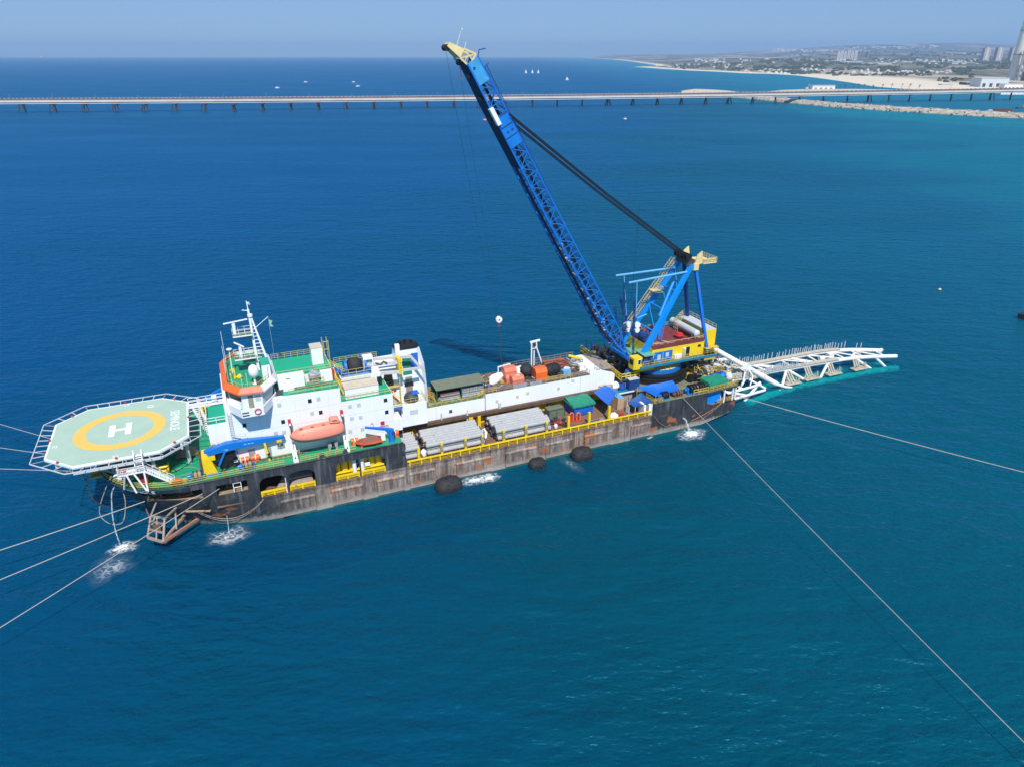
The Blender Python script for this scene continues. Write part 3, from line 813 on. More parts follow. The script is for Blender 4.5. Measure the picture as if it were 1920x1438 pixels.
mb = MB(); wall_panel(mb, house[2], house[3], .1, .9, 20.7, 21.6); mb.build("bridge_window", GREYL, BH)
mb = MB(); wall_panel(mb, house[1], house[2], .66, .92, 20.5, 21.5); mb.build("bridge_window", GREYL, BH)
roof_o = inset(house, -.75); roof_i = inset(house, -.05)
mb = MB(); mb.loft([[Vector((*p,22.15)) for p in roof_i],[Vector((*p,22.1)) for p in roof_o],[Vector((*p,22.35)) for p in roof_o],[Vector((*p,23.0)) for p in roof_i],[Vector((*p,23.0)) for p in inset(house,.1)],[Vector((*p,22.4)) for p in inset(house,.1)]], cap=False)
# orange visor in front and at the near end, white aft
vis = mb.build("roof_visor", [ORANGE, WHITER, ORANGEF], BH)
for pgn in vis.data.polygons:
    c = sum((vis.data.vertices[i].co for i in pgn.vertices), Vector())/len(pgn.vertices) + ORGS[ship]
    pgn.material_index = 0 if c.x < -5.4 else (2 if (c.y < 4.2 and c.x < -2.2) else 1)
mb = MB(); mb.prism(inset(house,.02), 22.3, 22.45); mb.build("bridge_roof", GREEN, BH)
mb = MB(); mb.rail([Vector((*p,22.45)) for p in inset(house,.35)], 1.05, 1.2, .06, 2, closed=True); mb.build("bridge_rail", YELR, BH)
# roof gear
mb = MB(); mb.lathe((-3.2,5.6,22.45), [(.45,0),(.2,.15),(.18,.9),(.5,1.15),(.78,1.7),(.80,2.3),(.62,2.9),(.3,3.15),(.02,3.22)], 20); mb.build("radar_dome", WHITER, BH, smooth=True)
mb = MB(); mb.lathe((-2.5,5.3,22.45),[(.02,.1),(.55,.12),(.6,.3),(.5,.4),(.02,.42)],16); mb.build("fan_unit", DKGREY, BH)
mb = MB(); mb.box(-1.9,-.6,6.4,8.4,22.45,25.0); mb.build("mast_house", WHITER, BH)
mb = MB(); mb.prism([(-1.95,6.35),(-.55,6.35),(-.55,9.5),(-1.95,9.5)],25.0,25.06); mb.build("mast_house_roof", GREEN2, BH)
mb = MB(); mb.blob((-5.4,8.6,22.75),(.55,.4,.35),5,.2); mb.box(-6.2,-5.9,8.6,8.9,22.5,24.2); mb.path([(-6.2,8.7,24.2),(-6.6,8.7,24.0),(-6.7,8.7,23.2)],.08); mb.build("searchlight", YEL, BH)
mb = MB()
for x, y, h in ((-7.2,12.5,4.5),(-7.0,14.0,6.5),(-7.3,10.4,3.0),(-6.6,5.4,2.4),(-5.2,4.4,2.6),(-4.4,4.2,2.6),(-1.5,4.4,2.4),(-1.1,6.0,2.8)): mb.tube((x,y,22.4),(x,y,22.4+h),.035,n=6)
mb.build("whip_antenna", WHITER, BH)
# main mast: two legs leaning together, ladder rungs, three platforms with scanners
my = 11.0
mast = MB()
mast.beam((-2.2,my,22.4),(-2.35,my,33.0),.42,.42,.30); mast.beam((-.35,my,22.4),(-2.1,my,31.8),.38,.38,.26)
mast.beam((-2.2,my+1.2,22.4),(-2.35,my+.2,31.0),.25)
for k in range(12):
    z = 24.0+k*.62; u = (z-22.4)/9.4
    mast.beam((-2.2,my,z),(-.35-1.75*u,my,z),.10)
mast.beam((-2.35,my,33.0),(-2.4,my,34.4),.14); mast.beam((-2.4,my,34.0),(-1.9,my,33.8),.10); mast.beam((-2.4,my,34.1),(-2.0,my,34.15),.12)
MA = mast.build("main_mast", WHITER, ship)
mb = MB(); mb.box(-5.3,-2.3,my-.9,my+.9,28.9,29.0); mb.box(-5.6,-2.3,my-1.0,my+1.0,25.0,25.15); mb.beam((-5.4,my,25.0),(-2.2,my,24.2),.25); mb.beam((-5.0,my,28.9),(-2.3,my,28.3),.25); mb.build("mast_platform", GREENW, MA)
mb = MB()
mb.rail([(-2.4,my-.9,29),(-5.3,my-.9,29),(-5.3,my+.9,29),(-2.4,my+.9,29)],1.0,.9,.05,2); mb.beam((-5.3,my-.9,28.95),(-2.3,my-.9,28.95),.16); mb.build("mast_rail", WHITER, MA); mb = MB(); mb.rail([(-2.4,my-1,25.15),(-5.6,my-1,25.15),(-5.6,my+1,25.15),(-2.4,my+1,25.15)],1.0,.9,.05,2)
mb.beam((-5.6,my-1,25.05),(-2.3,my-1,25.05),.2); mb.build("mast_rail", WHITER, MA)
mb = MB(); mb.tube((-4.9,my,29),(-4.9,my,31.0),.28,n=10); mb.beam((-6.4,my-.2,31.15),(-2.7,my+.2,31.35),.22,.16); mb.build("radar_scanner", WHITER, MA)
mb = MB(); mb.tube((-4.5,my-.3,25.1),(-4.5,my-.3,27.0),.24,n=10); mb.beam((-5.3,my-.3,27.9),(-3.9,my-.3,26.9),.28,.2); mb.build("radar_scanner", WHITER, MA)
mb = MB(); mb.tube((-6.3,my,22.5),(-6.2,my,26.6),.09,n=6); mb.lathe((-6.2,my,26.7),[(.02,0),(.45,0),(.45,.1),(.02,.12)],12); mb.build("satellite_dish", WHITER, MA)
mb = MB(); mb.beam((-3.3,my,33.0),(-2.3,my,32.8),.1); mb.beam((-1.9,my,29.6),(.5,my,31.4),.08); mb.lathe((-2.2,my,32.0),[(.02,-.2),(.4,-.2),(.4,.15),(.02,.2)],10); mb.build("yard_arm", WHITER, MA)
mb = MB(); mb.box(-1.4,-1.0,my-.3,my+.1,23.2,25.0); mb.build("signal_locker", BLUEB, MA)
mb = MB(); mb.tube((.55,my,24.0),(.5,my,31.4),.018,n=5); mb.build("flag_halyard", GREYL, MA)
mb = MB(); mb.add([(.56,my,30.9),(1.1,my+.15,30.5),(.8,my,30.1),(1.15,my-.1,29.6),(.56,my,29.7),(.56,my+.02,30.9),(1.1,my+.17,30.5),(.8,my+.02,30.1),(1.15,my-.08,29.6),(.56,my+.02,29.7)],[(0,1,2),(0,2,4),(2,3,4),(5,7,6),(5,9,7),(7,9,8)])
solo(mb, "flag", paint("flag_green",(0.30,0.55,0.42),0.8), "small ragged pale green flag on the halyard behind the mast", "flag", (.56,my,29.7))

# ------------------------------------------------------------------ boxes, winches and funnel aft of the bridge
mb = MB(); mb.box(10.5,16.2,4.8,7.6,17.26,19.1); tb = mb.build("plant_box", WHITER, ship)
mb = MB(); mb.box(10.45,16.25,4.75,7.65,19.1,19.22); mb.build("plant_box_roof", CREAM, tb)
mb = MB(); mb.rail([(9.8,4.45,17.26),(18.2,4.45,17.26)],1.0,1.1,.06,2); mb.rail([(10.5,7.6,19.2),(15.5,7.6,19.2)],1.1,1.1,.06,2); mb.build("aft_rail", YELR, AFT)
mb = MB(); mb.prism([(10.6,8.6),(17.5,8.6),(17.5,15.8),(10.6,15.8)], 17.26, 19.5); mb.build("winch_house", WHITE, ship)
mb = MB(); mb.prism([(10.7,12.4),(17.4,12.4),(17.4,15.7),(10.7,15.7)], 19.5, 19.56); mb.build("winch_deck", GREEN2, ship); mb = MB(); mb.rail([(10.7,15.6,19.56),(18.5,15.6,19.56)],1.1,1.2,.06,3); mb.build("winch_deck_rail", YELR, ship)
wn = thing("storage_winch", "large blue winch with a black covered drum behind the tan roofed box", "winch", (13.0,10.2,19.5))
mb = MB(); mb.box(10.8,16.0,8.9,9.3,19.5,20.2); mb.box(10.8,16.0,11.4,11.8,19.5,20.2); mb.box(10.8,11.3,8.9,11.8,19.5,20.6); mb.box(15.5,16.0,8.9,11.8,19.5,20.6); mb.build("frame", BLUEB, wn)
mb = MB(); mb.tube((11.6,10.3,20.7),(12.0,10.3,20.7),1.35,n=20); mb.tube((15.1,10.3,20.7),(15.4,10.3,20.7),1.35,n=20); mb.build("flange", BLUEB, wn)
mb = MB(); mb.blob((13.4,10.3,20.8),(1.5,1.35,1.55),3,.08,14,9); mb.build("drum_cover", RUBBER, wn, smooth=True)
mb = MB(); mb.rail([(10.8,8.75,19.6),(16,8.75,19.6)],1.3,1.3,.06,2); mb.build("guard_rail", YELR, wn)
# yellow stairways
def stairs(name, a, b, width, m, parent, rails=True, mrail=None, axis_y=True, n=None):
    a = Vector(a); b = Vector(b); mb = MB(); d = Vector((0,width,0)) if axis_y else Vector((width,0,0))
    mb.beam(a, b, .08, .28); mb.beam(a+d, b+d, .08, .28)
    n = n or max(4, int(abs(b.z-a.z)/.24))
    for k in range(n+1):
        p = a.lerp(b, k/n); mb.beam(p, p+d, .24, .05)
    st = mb.build(name, m, parent)
    if rails:
        mb = MB()
        for o in (Vector(), d):
            mb.beam(a+o+Vector((0,0,1)), b+o+Vector((0,0,1)), .06); mb.beam(a+o+Vector((0,0,.55)), b+o+Vector((0,0,.55)), .05)
            for k in range(5):
                p = a.lerp(b,k/4)+o; mb.beam(p, p+Vector((0,0,1)), .06)
        mb.build("stair_rail", mrail or m, st)
    return st
stairs("stairway", (9.2,9.6,21.5),(11.8,9.6,19.6),1.0,BLUEB,ship,True,YEL)
stairs("stairway", (9.5,6.6,20.0),(11.2,6.6,17.3),.9,BLUEB,ship,True,YEL)
mb = MB(); mb.path([(9.5,8.3,21.9),(9.6,7.3,20.9),(10.0,6.6,19.4),(10.5,6.4,17.6)],.14,6); mb.build("stair_handrail", YEL, ship)
stairs("stairway", (17.0,8.4,17.3),(20.6,8.4,13.0),1.1,RUSTY,ship,True,YEL)
stairs("stairway", (18.0,6.6,13.2),(20.2,6.6,9.2),1.0,RUSTY,ship,True,YELD)

# machinery casing, funnel
mb = MB(); mb.prism([(15.8,11.5),(22.2,11.5),(22.2,18),(15.8,18)], 9.8, 18.6); CS = mb.build("casing", WHITE, ship)
mb = MB(); mb.loft([[Vector((18.2,11.46,15.3)),Vector((20.4,11.46,15.3)),Vector((20.1,11.46,18.3)),Vector((18.9,11.46,18.3))],[Vector((18.2,11.55,15.3)),Vector((20.4,11.55,15.3)),Vector((20.1,11.55,18.3)),Vector((18.9,11.55,18.3))]]); mb.build("vent_opening", BLACK, CS)
mb = MB(); mb.rail([(16.0,11.3,15.3),(21.4,11.3,15.3)],1.0,1.0,.05,2); mb.box(15.9,21.5,10.9,11.5,15.1,15.25); mb.build("casing_walkway", YELR, CS)
mb = MB(); mb.box(19.6,20.1,11.42,11.5,14.0,14.4); mb.box(20.25,20.75,11.42,11.5,14.05,14.45); mb.build("warning_sign", RED, CS)
mb = MB(); mb.box(21.0,22.1,11.40,11.5,9.9,12.4); mb.build("vent_opening", BLACK, CS)
def ring(x0,x1,y0,y1,z,cx=.8,cy=.8):
    return [Vector(p) for p in ((x0+cx,y0,z),(x1-cx,y0,z),(x1,y0+cy,z),(x1,y1-cy,z),(x1-cx,y1,z),(x0+cx,y1,z),(x0,y1-cy,z),(x0,y0+cy,z))]
mb = MB(); mb.loft([ring(21.2,27.0,12.0,17.6,9.8),ring(21.2,27.0,12.0,17.6,12.4),ring(21.4,26.7,12.2,16.6,18.0),ring(21.3,25.9,12.4,15.6,21.6)]); FN = mb.build("funnel", WHITE, ship)
mb = MB(); mb.loft([ring(21.25,25.95,12.33,15.67,21.5),ring(21.3,25.8,12.4,15.6,22.0,1.0,1.0),ring(21.9,25.2,13.0,15.2,22.25,.8,.8),]); mb.build("funnel_cap", BLACK, FN)
mb = MB()
for s, y in ((22.6,13.8),(23.6,14.3),(24.6,13.8)): mb.tube((s,y,22.1),(s,y,22.7),.28,n=10)
mb.build("exhaust_pipe", BLACK, FN)
# company colours on the funnel side: green and blue panels
mb = MB(); 
def fy(z): return 12.2+(z-18.0)*.055 if z > 18 else 12.0+(z-12.4)*.036
def fpanel(mb, s0,s1,z0,z1, top_cut=None):
    a = [(s0,fy(z0)-.03,z0),(s1,fy(z0)-.03,z0),(s1 if top_cut is None else top_cut,fy(z1)-.03,z1),(s0,fy(z1)-.03,z1)]
    b = [(p[0],p[1]+.05,p[2]) for p in a]; mb.loft([[Vector(p) for p in a],[Vector(p) for p in b]])
fpanel(mb,22.4,24.1,16.6,20.4); mb.build("funnel_mark", paint("funnel_green",(0.02,0.24,0.15),0.45), FN)
mb = MB(); fpanel(mb,24.12,25.4,17.4,20.6); mb.build("funnel_mark", paint("funnel_blue",(0.03,0.16,0.65),0.45), FN)
mb = MB(); fpanel(mb,22.7,24.0,11.4,16.2); mb.build("funnel_louvre", RUSTL, FN)
mb = MB(); fpanel(mb,22.5,24.2,14.3,15.1); mb.build("funnel_band", BLACK, FN)
mb = MB(); mb.box(21.2,22.0,11.9,12.6,18.5,22.8); mb.rail([(20.4,12.0,20.2),(21.3,12.0,20.2)],1.0,.5,.05,3); mb.build("funnel_ladder", WHITER, FN)
# small white block with a covered tank in front of the funnel
mb = MB(); mb.box(20.6,25.4,8.2,11.3,8.2,12.6); tk = mb.build("tank_house", WHITE, ship)
mb = MB(); mb.lathe((23.0,9.8,12.6),[(1.35,0),(1.35,.7),(1.1,1.2),(.6,1.5),(.02,1.55)],20); mb.build("tank_dome", DKGREY, tk, smooth=True)
mb = MB(); mb.prism([(22.9,9.0),(24.4,9.0),(24.4,10.6),(22.9,10.6)],14.0,14.12); mb.build("tank_cover", TARPB, tk)
mb = MB(); mb.rail([(20.7,8.3,12.6),(25.3,8.3,12.6),(25.3,11.2,12.6)],1.1,1.0,.06,2); mb.tube((20.8,8.5,12.6),(20.8,8.5,18.0),.1,n=6); mb.build("tank_rail", YELR, tk)
mb = MB(); mb.box(22.2,23.7,8.14,8.22,10.5,11.4); mb.build("tank_window", GREYL, tk)
mb = MB(); mb.box(18.5,20.6,7.0,8.2,12.8,13.0); mb.box(19.2,25.2,9.2,10.0,9.2,9.35); mb.build("gallery_floor", WHITER, ship)
mb = MB(); mb.box(18.5,20.6,6.9,7.0,12.7,13.1); mb.box(19.2,25.3,9.1,9.2,9.1,9.5); mb.build("gallery_beam", BLUEB, ship)
mb = MB(); mb.rail([(18.6,7.0,13.0),(20.6,7.0,13.0)],1.1,.8,.06,3); mb.rail([(19.2,9.2,9.4),(21,9.2,9.4)],1.1,.8,.06,3); mb.build("gallery_rail", YELD, ship)
mb = MB(); mb.box(19.0,19.8,7.8,8.6,9.4,10.8); mb.tube((20.0,8.9,9.4),(20.0,8.9,10.9),.3,n=10); mb.box(19.4,20.9,8.6,9.6,4.7,7.0); mb.build("gallery_gear", RUSTY, ship)

# ------------------------------------------------------------------ long deckhouse over the pipe line
DH0, DH1 = 19.5, 64.0
mb = MB()
mb.prism([(21.0,10.0),(37.5,10.0),(37.5,19),(21.0,19)], 7.5, 10.2)
mb.prism([(37.5,10.0),(60.6,10.0),(60.6,19),(37.5,19)], 7.5, 10.9)
mb.loft([[Vector(p) for p in ((60.6,10,7.5),(60.6,19,7.5),(60.6,19,10.9),(60.6,10,10.9))],[Vector(p) for p in ((61.8,10,7.5),(61.8,19,7.5),(61.8,19,11.5),(61.8,10,11.5))],[Vector(p) for p in ((63.2,10,7.5),(63.2,19,7.5),(63.2,19,11.5),(63.2,10,11.5))],[Vector(p) for p in ((66.2,10,7.5),(66.2,19,7.5),(66.2,19,10.2),(66.2,10,10.2))]])
DHS = mb.build("pipe_deckhouse", WHITE, ship)
mb = MB(); mb.prism([(24,10.05),(37.4,10.05),(37.4,18.9),(24,18.9)],10.2,10.26); mb.build("deckhouse_deck", GREENW, DHS)
mb = MB(); mb.prism([(37.6,10.05),(60.5,10.05),(60.5,18.9),(37.6,18.9)],10.9,10.96); mb.build("deckhouse_deck", paint("roof_brown",(0.20,0.15,0.11),0.85,var=0.4,scale=0.7,rust=0.4,rustcol=(0.12,0.06,0.04)), DHS)
mb = MB(); mb.prism([(63.2,10.05),(66.1,10.05),(66.1,18.9),(63.2,18.9)],11.52,11.55); mb.prism([(64,11),(65.2,11),(65.2,12.5),(64,12.5)],11.55,11.8); mb.build("deckhouse_deck", RUSTL, DHS)
mb = MB(); mb.box(19.0,63.6,9.2,9.95,7.15,7.5); mb.box(19.0,63.6,9.1,9.25,7.0,7.62); mb.build("roller_beam", RUSTDK, DHS)
mb = MB(); mb.box(19.0,63.6,10.6,10.8,4.7,7.4); mb.build("yellow_wall", YEL, DHS)
mb = MB()
for k in range(13): mb.box(20.5+k*3.4,20.75+k*3.4,9.9,10.6,4.7,7.3)
mb.build("wall_post", RUSTL, DHS)
mb = MB(); mb.box(23.4,25.2,9.93,10.0,8.4,10.0); mb.build("vent_grille", RUSTL, DHS)
mb = MB(); mb.box(37.45,37.62,9.90,10.0,7.6,10.9); mb.box(27.6,27.64,9.97,10.0,7.6,10.1); mb.box(58.2,58.25,9.97,10.0,7.6,10.8); mb.build("panel_seam", GREY, DHS)
for s, z in ((40.0,9.0),(44.3,9.2),(46.5,9.5),(53.3,9.3),(56.5,10.4),(30.5,8.7)):
    mb = MB(); mb.box(s-.3,s+.3,9.93,10.0,z-.3,z+.3); mb.build("hatch_cover", CREAM if s not in (30.5,) else DKGREY, DHS)
mb = MB()
mb.rail([(37.7,10.15,10.96),(60.4,10.15,10.96)],1.05,1.3,.07,3); mb.build("deckhouse_rail", RUSTL, DHS)
mb = MB(); mb.rail([(45,18.8,10.96),(61,18.8,10.96)],1.6,1.5,.07,3); mb.build("far_rail", RUSTL, DHS); mb = MB(); mb.rail([(62,11,11.55),(62,10.1,11.55),(63.2,10.1,11.55)],1,.8,.06,2); mb.build("far_rail", RUSTL, DHS)
mb = MB(); mb.rail([(50.5,10.13,10.97),(56,10.13,10.97)],1.1,1.1,.1,2); mb.rail([(36.0,10.2,10.26),(37.6,10.2,10.9),(40,10.2,10.96)],1.1,.7,.12,3); mb.rail([(26.8,10.3,10.26),(36,10.3,10.26)],.5,1.0,.07,1); mb.build("yellow_rail_section", YELD, DHS)
mb = MB(); mb.box(43.4,46.4,10.0,10.08,10.96,11.8); mb.box(47.0,49.6,10.0,10.08,10.96,11.7); mb.build("rail_panel", GREY, DHS)
mb = MB(); mb.box(40.2,40.7,9.6,9.95,7.5,8.7); mb.box(33.4,33.7,9.2,9.5,4.7,8.2); mb.box(22.9,23.1,9.3,9.5,7.5,8.7); mb.box(28.4,28.6,9.3,9.5,7.5,9.0); mb.box(33.6,33.8,9.3,9.5,7.5,8.6); mb.beam((28.5,9.3,8.0),(33.8,9.3,8.0),.1); mb.build("stanchion", GREYL, DHS)
mb = MB(); mb.box(33.8,34.6,9.0,10.4,4.7,7.1); mb.box(35.6,36.2,9.0,10.4,4.7,7.1); mb.build("yellow_frame", YEL, DHS)
mb = MB(); mb.box(21.2,22.8,8.9,10.4,4.7,6.2); mb.build("yellow_frame", YEL, DHS)
mb = MB()
for k in range(9): mb.box(64.0+k*.27,64.1+k*.27,8.6,8.7,6.9,8.6)
mb.box(64,66.4,8.4,9.9,6.8,6.9); mb.build("grating_fence", GREYL, DHS)
# two yellow edge gantries along the cargo deck
mb = MB()
mb.box(19.2,69.2,.18,.46,5.52,5.72)
for z in (5.18,4.94): mb.beam((19.2,.32,z),(69.2,.32,z),.04)
s = 19.6; k = 0
while s < 69.3:
    mb.box(s-.09,s+.09,.16,.52,4.7,5.76); s += 1.72 if k % 3 else 2.1; k += 1
mb.build("edge_guard", YEL, ship)
mb = MB(); mb.box(19.2,69.4,.62,.75,4.7,5.2); mb.build("toe_plate", RUSTDK, ship)
for s, h in ((21.6,2.6),(25.9,2.6),(30.4,2.6),(33.7,2.6),(37.9,2.6),(42.4,2.6),(46.7,2.6),(51.3,2.7),(55.8,2.7),(60.2,3.2)):
    t = thing("stanchion_post", "yellow steel post at the pipe stacks' outer edge" if s < 50 else "bare yellow steel post by the deck edge aft of the pipe stacks", "post", (s,1.55,4.7), "yellow posts along the cargo deck")
    mb = MB(); mb.box(s-.22,s+.22,1.35,1.75,4.7,4.7+h); mb.build("post", YEL, t)
    if s not in (21.6,51.3,55.8,60.2):
        mb = MB(); mb.box(s-.2,s+.2,1.27,1.36,5.7,4.7+h-.4); mb.build("wear_pad", RUSTL, t)

# ------------------------------------------------------------------ raised quarterdeck aft
mb = MB()
mb.loft([[Vector((69.5,0,4.7)),Vector((69.5,0,7.2)),Vector((69.5,26,7.2)),Vector((69.5,26,4.7))],[Vector((82.6,0,4.7)),Vector((82.6,0,7.2)),Vector((82.6,26,7.2)),Vector((82.6,26,4.7))]])
mb.prism([(82.6,6.0),(90.6,6.0),(90.6,25),(82.6,25)],3.9,6.9)
QD = mb.build("quarterdeck", HULL, ship)
mb = MB(); mb.prism([(66.4,9.9),(69.5,9.9),(69.5,.05),(82.6,.05),(90.7,.6),(90.7,25.4),(66.4,25.4)],7.2,7.27); mb.build("aft_deck", DECKGY, QD)
mb = MB(); mb.prism([(82.6,.2),(90.6,1.0),(90.6,6),(82.6,6)],3.86,3.94); mb.build("lower_aft_deck", DECKBR, QD)
mb = MB(); mb.prism([(82.7,-.1),(90.8,.5),(90.8,6.2),(82.7,6.2)],6.95,7.2); mb.build("platform_edge", DKGREY, QD)
mb = MB()
for s, y in ((87.2,.45),(89.6,.75),(90.4,.9)): mb.box(s-.14,s+.14,y-.14,y+.14,3.9,7.0)
mb.build("platform_post", WHITER, QD)
mb = MB()
mb.rail([(83.0,0.1,7.25),(90.6,.6,7.25),(90.6,6,7.25)],1.1,1.0,.08,3); mb.rail([(69.7,.1,7.25),(71.6,.1,7.25)],1.0,.6,.08,3); mb.rail([(69.6,3,7.25),(69.6,.1,7.25)],1.0,.7,.08,2); mb.rail([(62.5,9.7,7.25),(69.0,8.4,7.25)],1.1,.9,.09,2); mb.rail([(79,.1,7.25),(82.6,.1,7.25)],1.2,1.2,.12,2)
mb.rail([(85.4,.3,3.95),(87,.4,3.95)],1.0,.5,.07,3); mb.rail([(88.2,.5,3.95),(90.4,.9,3.95)],1.0,.6,.1,2); mb.build("aft_rail", YELD, QD)
mb = MB(); mb.prism([(62.4,9.8),(69.4,8.5),(69.4,10.2),(62.4,11)],7.1,7.25); mb.build("side_gallery", RUSTDK, QD)
mb = MB(); mb.box(69.36,69.48,0.2,9.8,4.75,7.15); mb.build("front_bulkhead", DKGREY, QD)
# ------------------------------------------------------------------ helideck (carried by the ship)
HZ = 15.0
hd = [(-34.4,7.0),(-30.3,2.9),(-18.5,2.9),(-14.3,6.6),(-14.3,19.6),(-18.5,23.0),(-30.0,23.0),(-34.4,18.9)]
mb = MB(); mb.prism(hd, HZ-.45, HZ); HD = mb.build("helideck", HELI, ship)
mb = MB(); i0 = inset(hd,-.02); i1 = inset(hd,.26)
mb.loft([[Vector((*p,HZ-.3)) for p in i0],[Vector((*p,HZ+.012)) for p in i0],[Vector((*p,HZ+.012)) for p in i1]], cap=False); mb.build("edge_line", MARKW, HD)
mb = MB(); mb.lathe((-24.5,12.95,HZ), [(6.75,.014),(4.95,.014)], 72); mb.build("landing_circle", MARKY, HD)
mb = MB()
for s in (-25.7,-23.3): mb.prism([(s-.45,10.9),(s+.45,10.9),(s+.45,15.0),(s-.45,15.0)],HZ+.004,HZ+.016)
mb.prism([(-25.25,12.6),(-23.75,12.6),(-23.75,13.3),(-25.25,13.3)],HZ+.004,HZ+.016); mb.build("letter_h", MARKW, HD)
def text_mb(body, size, loc, rot, xs=1.0, z_thick=0.008, bold=0.012, align='CENTER'):
    cu = bpy.data.curves.new("letters", 'FONT'); cu.body = body; cu.size = size; cu.align_x = align; cu.align_y = 'CENTER'; cu.extrude = z_thick; cu.offset = bold; cu.resolution_u = 3
    ob = bpy.data.objects.new("letters", cu); COL.objects.link(ob)
    dg = bpy.context.evaluated_depsgraph_get(); dg.update()
    me = bpy.data.meshes.new_from_object(ob.evaluated_get(dg))
    bpy.data.objects.remove(ob); bpy.data.curves.remove(cu)
    M = Matrix.Translation(loc) @ rot.to_4x4()
    mb = MB(); mb.add([M @ Vector((v.co.x*xs, v.co.y, v.co.z)) for v in me.vertices], [tuple(f.vertices) for f in me.polygons]); bpy.data.meshes.remove(me)
    return mb
Rz = lambda d: Matrix.Rotation(R(d), 3, 'Z')
text_mb("SEMINOLE", 2.0, (-16.45,13.1,HZ+.016), Rz(-90), 0.82, bold=0.0).build("ship_name", MARKW, HD, recalc=False)
text_mb("13", 1.3, (-20.3,20.3,HZ+.016), Rz(-90), 1.0, bold=0.03).build("deck_number", MARKW, HD, recalc=False)
for tx, loc, rt in (("22",(-24.0,22.3,HZ+.016),180),("22",(-33.4,10.6,HZ+.016),90),("22",(-24.6,3.75,HZ+.016),0)):
    text_mb(tx, 1.0, loc, Rz(rt), 1.0, bold=0.0).build("deck_number", MARKW, HD, recalc=False)
# safety net frame all round
mb = MB(); o0 = inset(hd,-.05); o1 = inset(hd,-1.75)
for i in range(8):
    a0, a1 = Vector((*o0[i],HZ-.25)), Vector((*o0[(i+1)%8],HZ-.25)); b0, b1 = Vector((*o1[i],HZ-.05)), Vector((*o1[(i+1)%8],HZ-.05))
    mb.beam(b0,b1,.13)
    n = max(2, round((a1-a0).length/1.75))
    for k in range(n+1): mb.beam(a0.lerp(a1,k/n), b0.lerp(b1,k/n), .10)
mb.build("safety_net_frame", paint("net_frame_grey",(0.58,0.60,0.62),0.5,var=0.15), HD)
mb = MB()
for i in range(8):
    a0, a1 = Vector((*o0[i],HZ-.3)), Vector((*o0[(i+1)%8],HZ-.3))
    if i in (1,2):
        lo = Vector((0,0,-.9)); mb.beam(a0+lo, a1+lo, .22); mb.beam(a0,a1,.2)
        n = max(2, round((a1-a0).length/2.2))
        for k in range(n+1): mb.beam(a0.lerp(a1,k/n), a0.lerp(a1,k/n)+lo, .10)
mb.build("edge_truss", GREYL, HD)
# red edge lights
mb = MB()
for i in range(8):
    a0, a1 = Vector((*hd[i],HZ)), Vector((*hd[(i+1)%8],HZ)); mb.blob(tuple(a0.lerp(a1,.5)+Vector((0,0,.15))),(.22,.22,.18),i,.05,8,5)
mb.build("edge_light", RED, HD)
# supporting structure below
mb = MB()
for s in (-31,-27,-23,-19,-15.5): mb.box(s-.15,s+.15,4.5,21.5,HZ-1.2,HZ-.46)
for y in (6,13,20): mb.box(-33,-15,y-.15,y+.15,HZ-1.25,HZ-.5)
for s, y in ((-26,8),(-26,18),(-20,5),(-20,21),(-15,7),(-15,19)): mb.tube((s,y,9.8),(s,y,HZ-.5),.3,n=10)
for y in (8,18): mb.tube((-26,y,10),(-32.5,y,HZ-.6),.22,n=8); mb.tube((-20,y-2,9.9),(-26,y,HZ-.6),.18,n=8)
mb.build("deck_support", GREYL, HD)
# access stairs and landing on the near side
mb = MB(); mb.prism([(-24.6,1.0),(-20.8,1.0),(-20.8,2.8),(-24.6,2.8)],12.9,13.05)
mb.rail([(-24.5,2.7,13.05),(-24.5,1.0,13.05),(-20.8,1.0,13.05)],1.1,.7,.07,3)
for p, q in (((-23.4,1.1,13),(-22.6,.8,9.8)),((-21.0,1.1,13),(-21.0,.6,9.8)),((-23.6,1.1,12.9),(-24.4,2.6,9.8)),((-22.4,1.1,13),(-21.2,.7,9.9))): mb.tube(p,q,.14,n=8)
LD = mb.build("stair_landing", WHITER, HD)
stairs("stairway", (-22.0,2.7,15.0),(-22.0,1.1,13.05),1.1,WHITER,HD,True,None,False)
stairs("stairway", (-20.8,1.0,13.0),(-17.2,1.0,9.85),1.0,WHITER,HD,True)
mb = MB()
for k in range(6): mb.beam((-24.3+k*.2,1.06,13.2),(-24.3+k*.2,1.06,14.1),.05)
mb.box(-24.1,-23.5,1.6,2.2,13.05,13.7)
mb.build("fire_monitor", RED, HD)
# catwalk from helideck to bridge front
mb = MB(); mb.box(-14.3,-8.2,17.0,18.6,HZ-.2,HZ); mb.rail([(-14.2,17.0,HZ),(-8.4,17.0,HZ)],1.1,1.4,.08,2); mb.rail([(-14.2,18.6,HZ),(-8.4,18.6,HZ)],1.1,1.4,.08,2); mb.box(-10.4,-9.6,17.2,18,HZ,HZ+1.2); mb.build("catwalk", WHITER, HD)
stairs("stairway", (-13.6,16.2,14.9),(-11.9,12.5,11.5),1.0,WHITER,HD,True,None,False)
mb = MB(); mb.box(-10.4,-9.9,17.4,17.7,HZ,HZ+1.1); mb.build("extinguisher", RED, HD)
